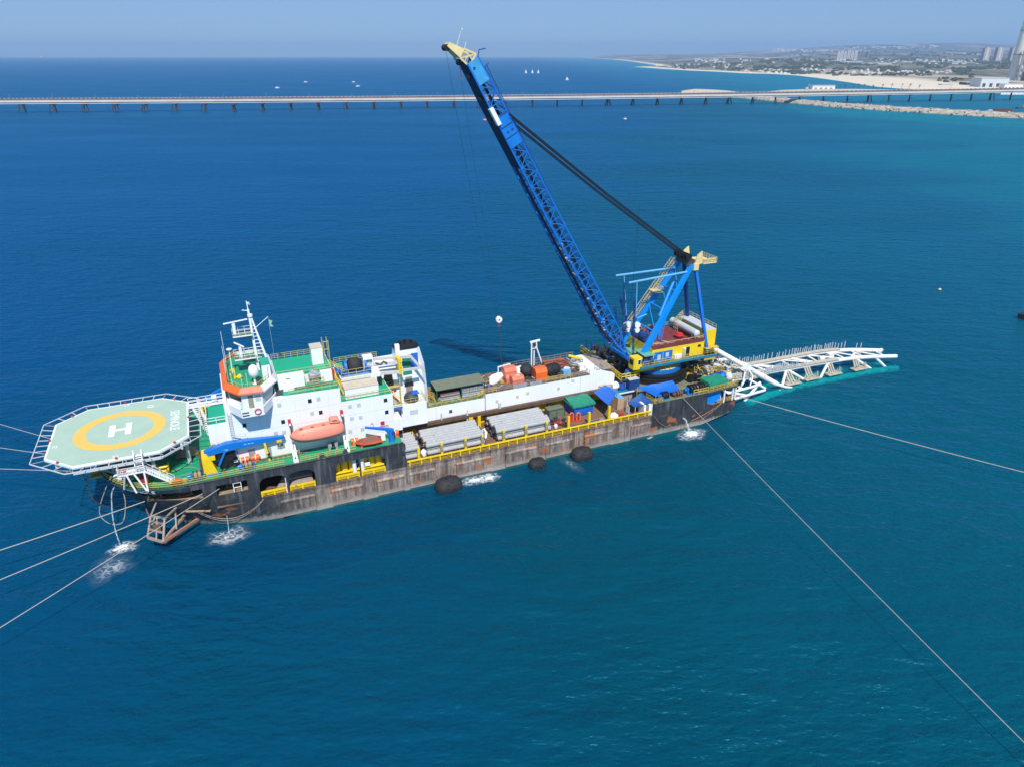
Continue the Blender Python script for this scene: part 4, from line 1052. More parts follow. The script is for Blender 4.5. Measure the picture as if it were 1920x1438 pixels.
# name on the bow, bent to the plating
tm = text_mb("SEMINOLE", 1.0, (0,0,0), Matrix.Identity(3), 1.12, 0.02, 0.02, 'RIGHT')
def bowpt(arc, z, off):
    """point on the near bow plating, arc metres forward of s=-17"""
    s, z0 = -17.0, z; acc = 0.0; prev = Vector((s, 13-half(s,z)))
    while acc < arc:
        ns = s-.02; q = Vector((ns, 13-half(ns,z)))
        acc += (q-prev).length; prev = q; s = ns
        if s < -28: break
    h = .05; t = Vector((h*2, (13-half(s+h,z))-(13-half(s-h,z)))).normalized(); n = Vector((t.y,-t.x))
    return Vector((prev.x + n.x*off, prev.y + n.y*off, z))
for v in tm.v:
    v_ = v.copy(); q = bowpt(max(0.0, 3.3 - v_.x), 9.05 + v_.y, 0.09 + v_.z); v.x, v.y, v.z = q
tm.build("bow_name", MARKW, ship, recalc=False)

# ------------------------------------------------------------------ revolving crane
cr = thing("offshore_crane", "tall blue lattice boom crane on a black ring with yellow machinery house", "crane", (77.9,13.2,7.27))
cc = (77.9,13.2,0)
mb = MB(); mb.lathe(cc, [(7.2,7.27),(7.2,7.5),(6.8,7.6),(6.8,8.05),(6.92,8.1),(6.92,8.35),(6.7,8.4),(6.7,8.8),(6.9,8.85),(6.9,9.15),(6.5,9.2),(5.6,9.25)], 64); mb.build("ring_pedestal", BLACK, cr, smooth=True)
mb = MB(); mb.lathe(cc, [(5.9,9.2),(5.9,10.1),(5.7,10.1),(5.6,9.25)], 64); mb.build("roller_band", BLUEB, cr, smooth=True)
mb = MB(); mb.lathe(cc, [(5.7,10.12),(4.6,10.5),(4.4,11.6)], 48); mb.build("inner_drum", CREAMY, cr, smooth=True)
mb = MB(); mb.box(70.4,74.6,8.6,18,10.6,11.7); mb.build("front_sill", DKGREY, cr)
mb = MB(); mb.box(70.3,74.8,8.3,8.6,10.4,11.7); mb.build("front_sill", YEL, cr)
mb = MB()
for k in range(16):
    a = -math.pi*(k+.5)/16; mb.beam((77.5+5.75*math.cos(a),13.2+5.75*math.sin(a),9.9),(77.5+5.75*math.cos(a),13.2+5.75*math.sin(a),11.7),.1)
mb.build("hanger_rod", YELD, cr)
mb = MB(); mb.box(70.2,89.2,6.7,19.6,11.7,12.15); mb.build("turntable", TEALB, cr)
mb = MB(); mb.prism([(70.3,6.75),(89.1,6.75),(89.1,8.4),(70.3,8.4)],12.15,12.2); mb.build("walkway", DECKGY, cr)
mb = MB(); mb.rail([(70.8,6.8,12.2),(85.6,6.8,12.2)],1.05,1.3,.07,2); mb.build("walkway_rail", YELR, cr)
mb = MB(); mb.box(73.6,86.6,8.0,18.2,12.2,15.2); mb.box(86.4,89.6,8.3,17.9,12.2,17.2); mh = mb.build("machinery_house", YEL, cr)
mb = MB(); mb.prism([(73.65,8.05),(86.35,8.05),(86.35,18.15),(73.65,18.15)],15.2,15.26); mb.build("house_roof", REDDECK, mh)
mb = MB(); mb.box(73.6,86.4,7.94,8.04,15.0,15.85); mb.build("roof_parapet", REDDECK, mh)
mb = MB(); mb.rail([(73.7,8.1,15.26),(86,8.1,15.26)],1.0,1.7,.06,2); mb.rail([(73.7,18.1,15.26),(86.3,18.1,15.26)],1.0,1.7,.06,2); mb.rail([(86.5,17.8,17.2),(89.5,17.8,17.2),(89.5,8.4,17.2)],1.0,1.3,.06,2); mb.build("roof_rail", CREAMY, mh)
mb = MB(); mb.prism([(86.45,8.35),(89.55,8.35),(89.55,17.85),(86.45,17.85)],17.2,17.26); mb.build("engine_roof", GREYL, mh)
mb = MB(); mb.tube((84.9,8.6,16.7),(84.9,17.6,16.7),.75,n=20)
for y in (8.6,17.6): mb.lathe((84.9,y,16.7),[(.75,0),(.5,.28 if y>10 else -.28),(.02,.36 if y>10 else -.36)],20,'y')
mb.box(84.4,85.4,9.5,9.9,15.26,16.1); mb.box(84.4,85.4,16,16.4,15.26,16.1); mb.build("air_tank", GREYL, mh, smooth=True)
mb = MB(); mb.rail([(84.0,14.2,15.3),(84.0,15.6,15.3),(86.3,15.6,17.2)],2.6,.7,.06,4); mb.build("tank_ladder", CREAMY, mh)
for k, (s, y) in enumerate(((82.3,11.2),(79.2,16.8),(76.2,17.6))):
    mb = MB(); mb.lathe((s,y,15.26),[(.5,0),(.5,.35),(.95,.45),(1.0,.7),(.75,.78),(.7,1.05),(.02,1.2)],20); mb.build("roof_vent", RED, mh, smooth=True)
mb = MB()
for s, y in ((78.4,10.0),(76.6,9.8),(75.4,10.6)): mb.cbox((s,y,15.32),(.5,2.2,.12),.35); 
mb.box(78.2,79.2,8.4,8.9,15.26,15.6); mb.box(75.0,75.7,8.4,8.8,15.26,15.5); mb.box(85.0,85.9,8.3,8.8,15.3,15.9); mb.build("roof_hatch", RUSTL, mh)
mb = MB(); mb.box(74.1,78.6,7.9,8.0,12.25,14.3); mb.build("double_door", BLUEB, mh)
mb = MB(); mb.box(74.9,75.7,7.84,7.9,12.5,13.7); mb.box(76.9,77.7,7.84,7.9,13.0,13.9); mb.box(76.2,76.3,7.85,7.9,12.3,14.2); mb.build("door_louvre", GREYL, mh)
mb = MB(); mb.box(78.9,80.7,7.4,7.9,12.2,13.2); mb.build("electric_cabinet", WHITER, mh)
mb = MB(); mb.box(82.0,82.9,7.9,8.01,12.25,14.3); mb.build("doorway", BLACK, mh)
mb = MB(); mb.box(81.15,81.2,6.95,7.95,12.25,14.3); mb.box(81.2,81.95,7.88,7.95,12.25,14.3); mb.build("open_door", WHITER, mh)
mb = MB(); mb.box(85.0,85.7,7.93,8.02,13.9,14.4); mb.build("house_window", BLACK, mh)
mb = MB(); mb.box(86.2,89.4,6.9,8.2,11.0,12.2); mb.rail([(86.0,6.9,12.2),(89.5,6.9,12.2)],1.0,.8,.06,2); mb.box(86.5,89.8,7,8,13.4,13.6); mb.build("stern_platform", YELD, mh)
# cab
mb = MB(); mb.box(68.7,70.7,7.0,8.9,11.7,14.2); cab = mb.build("operator_cab", YEL, cr)
mb = MB(); mb.box(69.7,70.3,6.93,7.02,12.9,13.8); mb.box(70.45,70.62,6.93,7.02,12.9,13.8); mb.box(68.66,68.75,7.3,8.6,12.7,13.8); mb.build("cab_window", GLASS, cab)
mb = MB()
for s in (69.62,70.33): mb.box(s-.05,s+.05,6.9,7.0,12.8,13.9)
mb.box(69.62,70.33,6.9,7.0,13.8,13.9); mb.build("window_frame", WHITER, cab)
mb = MB(); mb.prism([(71.2,7.0),(73.8,7.0),(73.8,11),(71.2,11)],14.2,14.35); mb.build("canopy", paint("mint_roof",(0.16,0.42,0.26),0.6), cr)
mb = MB(); mb.box(71.4,73.5,7.6,10.5,12.2,14.1); mb.tube((72.6,7.3,13.1),(73.3,7.3,13.1),.6,n=14); mb.build("cable_reel", BLUED, cr)
mb = MB(); mb.prism([(70.6,9.4),(74.5,9.4),(74.5,18),(70.6,18)],12.9,13.05); mb.build("hoist_deck", paint("mint_roof",(0.16,0.42,0.26),0.6), cr)
rr = random.Random(3); mb = MB()
for k in range(70):
    p = Vector((rr.uniform(73,78.5), rr.uniform(11.5,17.8), rr.uniform(15.2,17.6))); d = Vector((rr.uniform(-1,1),rr.uniform(-1,1),rr.uniform(-.8,.8)))
    mb.beam(p, p+d*1.3, .09)
for y in (12.5,15.5): mb.tube((74.5,y-.9,16.2),(74.5,y+.9,16.2),.9,n=16)
mb.build("hoist_winch", BLUED, cr)
mb = MB()
for y in (12.6,15.8):
    mb.tube((76.2,y-1.0,16.0),(76.2,y+1.0,16.0),.8,n=16)
    mb.cbox((75.2,y,15.6),(2.4,.3,.9))
mb.build("rope_drum", paint("drum_rust",(0.22,0.10,0.12),0.7,var=0.4), cr)
# A-frame
AT_N, AT_F = Vector((83.7,11.3,31.0)), Vector((83.7,15.3,31.0))
mb = MB(); mb.beam((71.3,8.9,12.6), AT_N, .95, 1.1, .75); mb.build("a_frame_leg", LTBLUE, cr)
mb = MB(); mb.beam((71.3,17.3,12.6), AT_F, .85, 1.0, .7); fl = mb.build("a_frame_leg", LTBLUE, cr)
def lat(a, b, w, m, name, parent, n, bar=.09):
    """square lattice strut"""
    a = Vector(a); b = Vector(b); d = (b-a).normalized(); u = d.cross(Vector((0,1,0))).normalized(); v = d.cross(u)
    mb = MB(); cs = [(u+v)*w/2,(u-v)*w/2,(-u-v)*w/2,(-u+v)*w/2]
    for c in cs: mb.beam(a+c, b+c, bar*1.4)
    for i in range(n):
        for k in range(4):
            p, q = a.lerp(b,i/n)+cs[k], a.lerp(b,(i+1)/n)+cs[(k+1)%4]; mb.beam(p,q,bar)
    return mb.build(name, m, parent)
mb = MB(); dl = (AT_F-Vector((71.3,17.3,12.6)))
for k in range(46):
    p = Vector((71.3,17.3,12.6)).lerp(AT_F,(k+2)/49)+Vector((-.75,-.2,.75)); mb.beam(p, p+Vector((0,.9,0)), .07); mb.beam(p, p+Vector((-.45,0,.75)), .05); mb.beam(p+Vector((0,.9,0)), p+Vector((-.45,.9,.75)), .05)
for o in (Vector((-.75,-.2,.75)),Vector((-.75,.7,.75)),Vector((-1.2,-.2,1.5)),Vector((-1.2,.7,1.5))): mb.beam(Vector((71.3,17.3,12.6)).lerp(AT_F,.04)+o, AT_F.lerp(Vector((71.3,17.3,12.6)),.04)+o, .07)
mb.build("leg_ladder", CREAMY, fl)
mb = MB(); p = Vector((71.3,17.3,12.6)).lerp(AT_F,.64); mb.cbox(p+Vector((-.9,-.6,.6)),(2.0,2.6,.2)); mb.rail([p+Vector((-1.9,-1.8,.7)),p+Vector((.1,-1.8,.7)),p+Vector((.1,.6,.7))],1,.6,.06,2); mb.build("leg_platform", CREAMY, fl)
for u in (.30,.52,.72):
    a = Vector((71.3,8.9,12.6)).lerp(AT_N,u); b = Vector((71.3,17.3,12.6)).lerp(AT_F,u); mb = MB(); mb.tube(a,b,.17,n=8)
    c = Vector((71.3,17.3,12.6)).lerp(AT_F,min(1,u+.2)); mb.tube(a,c,.10,n=6); mb.build("a_frame_brace", LTBLUE, cr)
lat((77.6,11.5,15.3),(79.6,12.4,25.2),.55,LTBLUE,"inner_strut",cr,14,.06)
mb = MB(); mb.tube((76.6,10.9,21.0),(80.5,12.5,27.5),.32,n=10); mb.build("inner_strut", LTBLUE, cr)
mb = MB(); mb.beam((84.6,11.4,30.8),(87.3,7.6,12.5),.55,.6); mb.build("back_stay", BLUE, cr)
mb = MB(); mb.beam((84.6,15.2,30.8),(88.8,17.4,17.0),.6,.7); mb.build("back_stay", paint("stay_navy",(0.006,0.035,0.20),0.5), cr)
# crown with sheaves
mb = MB(); mb.cbox((83.5,13.3,31.5),(1.5,4.4,1.5),0,.35); mb.build("crown", DKGREY, cr)
mb = MB()
for y in (11.2,12.0,12.8,13.8,14.6,15.4): mb.tube((82.7,y-.1,32.7),(82.7,y+.1,32.7),.72,n=18)
mb.build("crown_sheave", BLACK, cr)
mb = MB()
for y in (11.0,15.6):
    mb.loft([[Vector(p) for p in ((84.0,y-.12,30.7),(86.2,y-.12,31.2),(85.7,y-.12,33.7),(84.6,y-.12,32.9))],[Vector(p) for p in ((84.0,y+.12,30.7),(86.2,y+.12,31.2),(85.7,y+.12,33.7),(84.6,y+.12,32.9))]])
mb.box(84.5,86.3,11,15.6,31.0,31.5); mb.box(83.8,85.0,10.6,11.6,29.9,31.2); mb.build("crown_bracket", CREAMY, cr)
mb = MB(); mb.prism([(86,10.6),(89.4,10.6),(89.4,15.8),(86,15.8)],31.0,31.15); mb.rail([(86,10.6,31.15),(89.4,10.6,31.15),(89.4,15.8,31.15)],1.0,.9,.07,3); mb.box(86.3,89.2,10.7,11.2,31.15,31.9); mb.build("crown_platform", CREAMY, cr)
# boom stops: two pale blue pipes with hinged hangers
mb = MB(); mb.tube((82.4,11.0,29.7),(68.7,11.0,29.0),.22,n=8); mb.tube((70.6,11,29.0),(71.0,11,21.5),.12,n=6); mb.build("boom_stop", PALEB, cr)
mb = MB(); mb.tube((83.0,15.2,29.5),(68.2,15.2,29.4),.22,n=8); mb.tube((70.1,15.2,29.4),(71.4,15.2,20.5),.12,n=6); mb.build("boom_stop", PALEB, cr)
for (a,b) in (((68.4,15,23),(69.6,14,14)),((70.2,15,28),(70.0,13.5,13.4)),((70.7,11.6,25),(70.9,10.8,12.6)),((71.3,15,20.5),(70.8,14.5,16)),((69.4,15,25),(70.6,15,21)),((71.0,11,21.5),(70.5,11.8,18.0))):
    lat(a,b,.3,BLUED,"boom_stop_hanger",cr,8,.045)
mb = MB(); mb.tube((69.6,13.4,19.5),(75.2,13.4,20.8),.12,n=6); mb.build("spreader_pipe", PALEB, cr)
mb = MB()
for s, y in ((70.6,12.6),(72.0,11.8)):
    mb.tube((s,y-.25,19.4),(s,y+.25,19.4),.65,n=14); mb.tube((s,y-.25,18.3),(s,y+.25,18.3),.55,n=14)
mb.build("guide_sheave", WHITER, cr)
# boom
B0, B1 = Vector((69.0,0,13.2)), Vector((36.9,0,69.2))
BD = (B1-B0).normalized(); BT = Vector((-BD.z*-1, 0, BD.x*-1)); BT = Vector((BD.z,0,-BD.x)).normalized()
BL = (B1-B0).length
def boom_sec(u):
    d = 0.35 + 2.0*smooth(0,.13,u) - .30*smooth(.85,1,u)
    yn = 9.3 + 1.7*min(1,u/.55); yf = 15.9 - .7*min(1,u/.55)
    if u > .9: yn += .2*(u-.9)/.1; yf -= .2*(u-.9)/.1
    c = B0 + BD*(BL*u)
    return [c + BT*(d/2) + Vector((0,yn,0)), c - BT*(d/2) + Vector((0,yn,0)), c - BT*(d/2) + Vector((0,yf,0)), c + BT*(d/2) + Vector((0,yf,0))]   # aft-near, fore-near, fore-far, aft-far
NB = 34
secs = [boom_sec(i/NB) for i in range(NB+1)]
mb = MB(); mb.beam(secs[0][0]+Vector((.2,-.2,-.3)), secs[0][3]+Vector((.2,.2,-.3)), .45); bm_ = mb.build("boom", BLUE, cr)
for k in range(4):
    mb = MB()
    for i in range(NB): mb.beam(secs[i][k], secs[i+1][k], .25)
    mb.build("boom_chord", BLUE, bm_)
mb = MB()
for i in range(1,NB):
    mb.beam(secs[i][0], secs[i][1], .13)
    if i % 2: mb.beam(secs[i][0], secs[i+1][1], .14)
    else: mb.beam(secs[i][1], secs[i+1][0], .14)
    m0 = (secs[i][0]+secs[i][1])/2
    if i > 2: mb.beam(m0, (secs[i+1][0]+secs[i+1][1])/2, .06)
mb.build("boom_lacing", paint("lacing_blue",(0.008,0.17,0.60),0.45,var=0.3), bm_)
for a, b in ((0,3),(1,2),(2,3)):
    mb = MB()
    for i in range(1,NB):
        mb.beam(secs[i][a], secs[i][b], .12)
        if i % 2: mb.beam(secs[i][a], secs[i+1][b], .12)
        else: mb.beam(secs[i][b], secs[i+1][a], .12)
    mb.build("boom_lacing", paint("lacing_navy_shade",(0.006,0.05,0.28),0.5,var=0.3), bm_)  # darker copy of the lacing blue, shade of the other faces painted in
# plated bays near the head and on the fore side
def plate_bay(mb, i0, i1, a, b, off):
    for i in range(i0, i1):
        p, q, r_, s_ = secs[i][a]+off, secs[i][b]+off, secs[i+1][b]+off, secs[i+1][a]+off
        e = off.normalized()*.06
        mb.loft([[p,q,r_,s_],[p+e,q+e,r_+e,s_+e]])
mb = MB(); yo = Vector((0,-.05,0)); plate_bay(mb, 26, 29, 0, 1, yo); mb.build("boom_plate", paint("plate_blue",(0.004,0.20,0.66),0.45,var=0.2), bm_); mb = MB(); plate_bay(mb, 32, 34, 0, 1, yo); mb.build("boom_plate", paint("plate_faded",(0.05,0.34,0.66),0.5,var=0.25,scale=1.2), bm_)
mb = MB()
for i in range(26,30): mb.beam(secs[i][0]+Vector((0,-.16,0)), secs[i][1]+Vector((0,-.16,0)), .12)
for i, u in ((27,.35),(27,.75),(33,.3)):
    p = secs[i][1].lerp(secs[i][0],u)+BD*.8+Vector((0,-.12,0)); mb.cbox(p,(.4,.06,.4))
mb.build("plate_rib", BLUED, bm_)
NAVY_SHADE = paint("boom_navy_shade",(0.004,0.012,0.05),0.6,var=0.3)  # shade on the boom's underside put into the colour
mb = MB(); fo = -BT*.06; plate_bay(mb, 24, 34, 1, 2, fo); mb.build("boom_plate", NAVY_SHADE, bm_)
mb = MB(); 
for i in range(2,24):
    p, q = secs[i][1].lerp(secs[i][2],.55)-BT*.1, secs[i+1][1].lerp(secs[i+1][2],.55)-BT*.1; mb.beam(p,q,1.4,.12)
mb.build("boom_walkway", NAVY_SHADE, bm_)
mb = MB()
for i in range(2,34):
    for y in (.35,.45,.55,.65):
        p, q = secs[i][0].lerp(secs[i][3],y).lerp(secs[i][1].lerp(secs[i][2],y),.35), secs[i+1][0].lerp(secs[i+1][3],y).lerp(secs[i+1][1].lerp(secs[i+1][2],y),.35); mb.beam(p,q,.10)
    if 4 <= i <= 27 and i % 2: 
        p = secs[i][0].lerp(secs[i][3],.4)*.6 + secs[i][1].lerp(secs[i][2],.4)*.4; mb.cbox(p,(.5,1.0,.9),0,.5)
mb.build("boom_rope", BLACK, bm_)
rr = random.Random(8); mb = MB()
for i in range(90):
    u = rr.uniform(.03,.45); S_ = boom_sec(u); p = S_[1].lerp(S_[2], rr.uniform(.05,.95)).lerp(S_[0].lerp(S_[3],.5), rr.uniform(0,.3)); k = rr.uniform(.12,.3)
    mb.cbox(p,(k*1.6,k*1.6,k),rr.uniform(0,3),rr.uniform(0,1))
mb.build("boom_fitting", GREYL, bm_)
mb = MB(); p = secs[30][1]+Vector((0,-.2,0)); mb.beam(p, p-BD*3.0, .9, .7); mb.build("boom_cabinet", WHITER, bm_)
mb = MB(); p = secs[34][0]; mb.path([p, p+Vector((.6,1,1.0)), p+Vector((1.9,1.6,1.2))], .09); mb.path([secs[33][0], secs[33][0]+Vector((1.2,1,.7))], .08); mb.beam(secs[33][0]+BT*.4+Vector((0,.6,0)), secs[24][0]+BT*.5+Vector((0,.6,0)), .16); mb.beam(secs[33][0]+BT*.9+Vector((0,.9,0)), secs[20][0]+BT*.6+Vector((0,.9,0)), .12); mb.build("boom_handrail", BLUED, bm_)
# yellow jib head
mb = MB(); J = [Vector(p) for p in secs[34]]; ax = Vector((0,13.1,0))
tipc = Vector((33.2,0,71.5)); jd = (tipc-B1).normalized(); jt_ = Vector((jd.z,0,-jd.x)).normalized()
def jsec(u, w_, d): 
    c = B1.lerp(tipc,u); yn, yf = 13.1-w_/2, 13.1+w_/2
    return [c+jt_*d/2+Vector((0,yn,0)), c-jt_*d/2+Vector((0,yn,0)), c-jt_*d/2+Vector((0,yf,0)), c+jt_*d/2+Vector((0,yf,0))]
a, b, c = jsec(0,3.6,2.1), jsec(.42,3.0,1.5), jsec(1.0,2.2,.7)
mb.loft([b,c])
for k in range(4): mb.beam(a[k],b[k],.28)
mb.beam(a[0],a[1],.26); mb.beam(a[1],a[2],.26); mb.beam(a[2],a[3],.26); mb.beam(a[3],a[0],.26)
mb.beam(a[0].lerp(a[1],.5),b[0],.18); mb.beam(a[0],b[1],.16); mb.beam(a[2],b[3],.16)
jb = mb.build("jib_head", CREAMY, cr)
mb = MB(); mb.tube(tipc+Vector((-.1,12.2,-.5)),tipc+Vector((-.1,13.8,-.5)),.5,n=14); mb.cbox(tipc+Vector((1.1,12.02,-.9)),(.35,.1,.35)); mb.tube(B1+Vector((-1.5,12.2,-.3)),B1+Vector((-1.5,13.8,-.3)),.5,n=14); mb.build("jib_sheave", BLACK, jb)
mb = MB(); q = B1.lerp(tipc,.55)+Vector((0,13.1,.6)); mb.tube(q,q+Vector((.9,0,2.4)),.08,n=6); mb.cbox(q+Vector((.95,0,2.6)),(.3,.3,.3)); q = B1.lerp(tipc,.2)+Vector((0,13.1,1)); mb.tube(q,q+Vector((.4,0,1.2)),.08,n=6); mb.build("anemometer_mast", GREYL, jb)
for i in (33,31,29):
    mb = MB(); mb.cbox(secs[i][1]-BT*.5+Vector((0,1.2,0)),(.5,1.2,.5)); mb.build("boom_sheave", BLACK, bm_)
# luffing ropes, two bundles of six
for yb, yt, u in ((11.0,11.6,.845),(15.2,15.0,.845)):
    mb = MB(); S_ = boom_sec(u); p = S_[0] if yb < 13 else S_[3]
    for k in range(6):
        o = Vector((0,(k-2.5)*.17,((k%2)-.5)*.35)); mb.path([p+o, (p+o).lerp(Vector((82.4,yt,33.0))+o,.5)+Vector((0,0,-.4)), Vector((82.4,yt,33.0))+o], .055, 5)
    mb.build("luffing_rope", ROPE, cr)
mb = MB(); mb.path([secs[18][0]+Vector((.2,1,0)), Vector((70,12,38)), Vector((83,12.5,32.5))],.02,4); mb.path([Vector((34.2,13,70.6)),Vector((80,14,20))],.0,4); mb.tube((70.6,12.6,19.9),(70.9,12.6,44),.03,n=5); mb.build("tag_line", ROPE, cr)
# hook block, slack hoist rope pulled aft by a tie line
blk = Vector((43.9,18.4,22.4))
ho = thing("hook_block", "white round hook block hanging over the deckhouse on long thin ropes", "hook block", tuple(blk))
mb = MB(); mb.tube(blk+Vector((0,-.28,0)),blk+Vector((0,.28,0)),.62,n=22); mb.build("sheave_cheek", WHITER, ho)
mb = MB(); mb.tube(blk+Vector((0,-.34,0)),blk+Vector((0,.34,0)),.16,n=12); mb.path([blk+Vector((0,0,-.6)),blk+Vector((0,0,-1.0)),blk+Vector((.25,0,-1.3)),blk+Vector((.05,0,-1.55)),blk+Vector((-.2,0,-1.4))],.11,8); mb.build("hook", RED, ho)
mb = MB(); mb.tube(blk+Vector((0,0,-1.4)),(44.6,18.6,11.0),.085,n=6); mb.build("tie_line", DKGREY, ho)
mb = MB()
def sag(a, b, s, n=16): 
    a = Vector(a); b = Vector(b); return [a.lerp(b,i/n)+Vector((0,0,-4*s*(i/n)*(1-i/n))) for i in range(n+1)]
mb.path(sag(tipc+Vector((-.3,12.6,-.6)), blk+Vector((-.4,0,.3)), 2.0), .022, 4); mb.path(sag(B1+Vector((-1.8,12.6,-.6)), blk+Vector((.4,0,.3)), 1.6), .018, 4); mb.build("hoist_rope", ROPE, ho)
mb = MB(); q = B1+Vector((-1.6,12.6,-.8)); mb.path([q,q+Vector((.1,0,-1.2)),q+Vector((.15,0,-2.2))],.06,6); mb.build("whip_hook", RED, ho)
# fore walkway of the crane with yellow rails, running across the ship
fw = thing("crane_walkway", "dark walkway with yellow railings running across the ship under the boom", "walkway", (68,16,9.0))
mb = MB(); mb.box(66.7,71.2,8.2,10.6,9.0,9.3); mb.box(66.9,68.3,10.6,26.2,9.0,9.4); mb.box(66.9,67.2,8.2,26.2,8.2,9.0); mb.build("platform", DKGREY, fw)
mb = MB(); mb.rail([(66.8,25.8,9.4),(66.8,8.3,9.4),(71.1,8.3,9.4),(71.1,10,9.4)],1.25,1.0,.15,2); mb.box(66.72,66.82,8.2,26,9.0,9.45); mb.build("platform_rail", YEL, fw)
mb = MB(); mb.lathe((69.4,9.4,9.3),[(1.0,0),(1.15,.5),(.9,1.3),(.4,1.7),(.02,1.8)],18); mb.lathe((67.8,13.8,8.6),[(.9,0),(1.1,.5),(.8,1.1),(.02,1.3)],16); mb.build("winch_drum", paint("winch_blue",(0.01,0.12,0.40),0.5), fw)
mb = MB()
for s, y, r_ in ((67.6,14.0,.55),(67.6,16.4,.5),(67.6,21.6,.7)): mb.tube((s-.4,y,10),(s+.4,y,10),r_,n=14)
for k in range(8): mb.box(66.9,67.5,11+k*1.8,11.5+k*1.8,9.4,10.2)
mb.build("sheave_stand", YELD, fw)
mb = MB(); rr = random.Random(21)
for k in range(110):
    p = Vector((rr.uniform(68.4,72.5), rr.uniform(11,25.5), rr.uniform(7.6,10.8)))
    if rr.random() < .45: mb.cbox(p,(rr.uniform(.3,1.4),rr.uniform(.3,1.2),rr.uniform(.2,1.1)),rr.uniform(0,3))
    else: mb.beam(p,p+Vector((rr.uniform(-1.5,1.5),rr.uniform(-1.5,1.5),rr.uniform(-.3,1.4))),.13)
mb.box(68.4,72.2,11,25.5,7.28,7.55); mb.build("winch_machinery", paint("oily_machinery",(0.035,0.035,0.03),0.6,var=0.5,rust=0.4), fw)
mb = MB()
for y in (19.5,22.5,24.8): mb.tube((70.4,y-.7,9),(70.4,y+.7,9),.9,n=16)
for s,y in ((68.0,25.4),(68.0,23.0)): mb.box(s-.15,s+.15,y-.15,y+.15,9.4,12.2)
mb.build("cable_drum", BLUED, fw)

# ------------------------------------------------------------------ stinger behind the stern
st = thing("stinger", "white tubular stinger truss trailing in the water behind the ship's stern", "stinger", (117,10,0))
def curve_pts(pts, n=8):
    out = []; P = [Vector(p) for p in pts]
    for i in range(len(P)-1):
        p0, p1, p2, p3 = P[max(i-1,0)], P[i], P[i+1], P[min(i+2,len(P)-1)]
        for k in range(n):
            t = k/n; out.append(0.5*((2*p1)+(-p0+p2)*t+(2*p0-5*p1+4*p2-p3)*t*t+(-p0+3*p1-3*p2+p3)*t**3))
    out.append(P[-1]); return out
farc = curve_pts([(90.5,16.2,4.6),(98.0,15.6,3.6),(107.6,14.9,3.3),(118.1,14.9,3.2),(128.9,14.9,3.0),(136.5,13.8,2.8),(143.7,10.9,2.6)])
nearc = curve_pts([(90.5,9.8,4.6),(98.0,9.6,3.6),(104.0,10.0,2.9),(109.0,10.7,2.9),(114.6,10.6,2.8),(125.1,10.4,2.7),(135.5,9.5,2.6),(145.0,6.9,2.4)])
mb = MB(); mb.path(farc,.52,10); mb.build("chord", STING, st, smooth=True)
mb = MB(); mb.path(nearc,.48,10); mb.build("chord", STING, st, smooth=True)
# walkway gratings on the chords
def ribbon(mb, pts, w_, dz, h=.08, i0=0, i1=None):
    pts = pts[i0:i1]; loops = []
    for i, p in enumerate(pts):
        d = (pts[min(i+1,len(pts)-1)]-pts[max(i-1,0)]); s = Vector((-d.y,d.x,0)).normalized()*w_/2; z = Vector((0,0,dz))
        loops.append([p-s+z,p+s+z,p+s+z+Vector((0,0,h)),p-s+z+Vector((0,0,h))])
    mb.loft(loops)
mb = MB(); ribbon(mb,farc,1.3,.45,.08,4,38); ribbon(mb,nearc,1.4,.42,.08,4,44); mb.build("grating", STINGT, st)
mb = MB()
rr = random.Random(2)
for pts, i0, i1, sgn in ((farc,2,44,1),(nearc,6,36,-1)):
    for i in range(i0, min(i1,len(pts)-1)):
        d = (pts[i+1]-pts[i]); s = Vector((-d.y,d.x,0)).normalized()
        for k in range(2):
            if rr.random() < (.4 if sgn < 0 else .12): continue
            if sgn > 0 and i > 34 and k: continue
            p = pts[i].lerp(pts[i+1],(k+rr.uniform(-.25,.25))/2)+s*(.6*sgn)+Vector((0,0,.5)); mb.tube(p, p+Vector((0,0,1.35+rr.uniform(-.25,.35))), .10, n=5)
            if sgn > 0 and i > 34 and k: continue
mb.build("roller_pin", GREYL, st)
mb = MB()
for i in range(4, 50, 6):
    a = farc[min(i,len(farc)-1)]; b = min(nearc, key=lambda q: abs(q.x-a.x)); mb.tube(a,b,.24,n=8)
    if i+6 < len(farc):
        c = min(nearc, key=lambda q: abs(q.x-farc[i+6].x)); mb.tube(a,c,.20,n=8)
mb.build("cross_brace", STING, st)
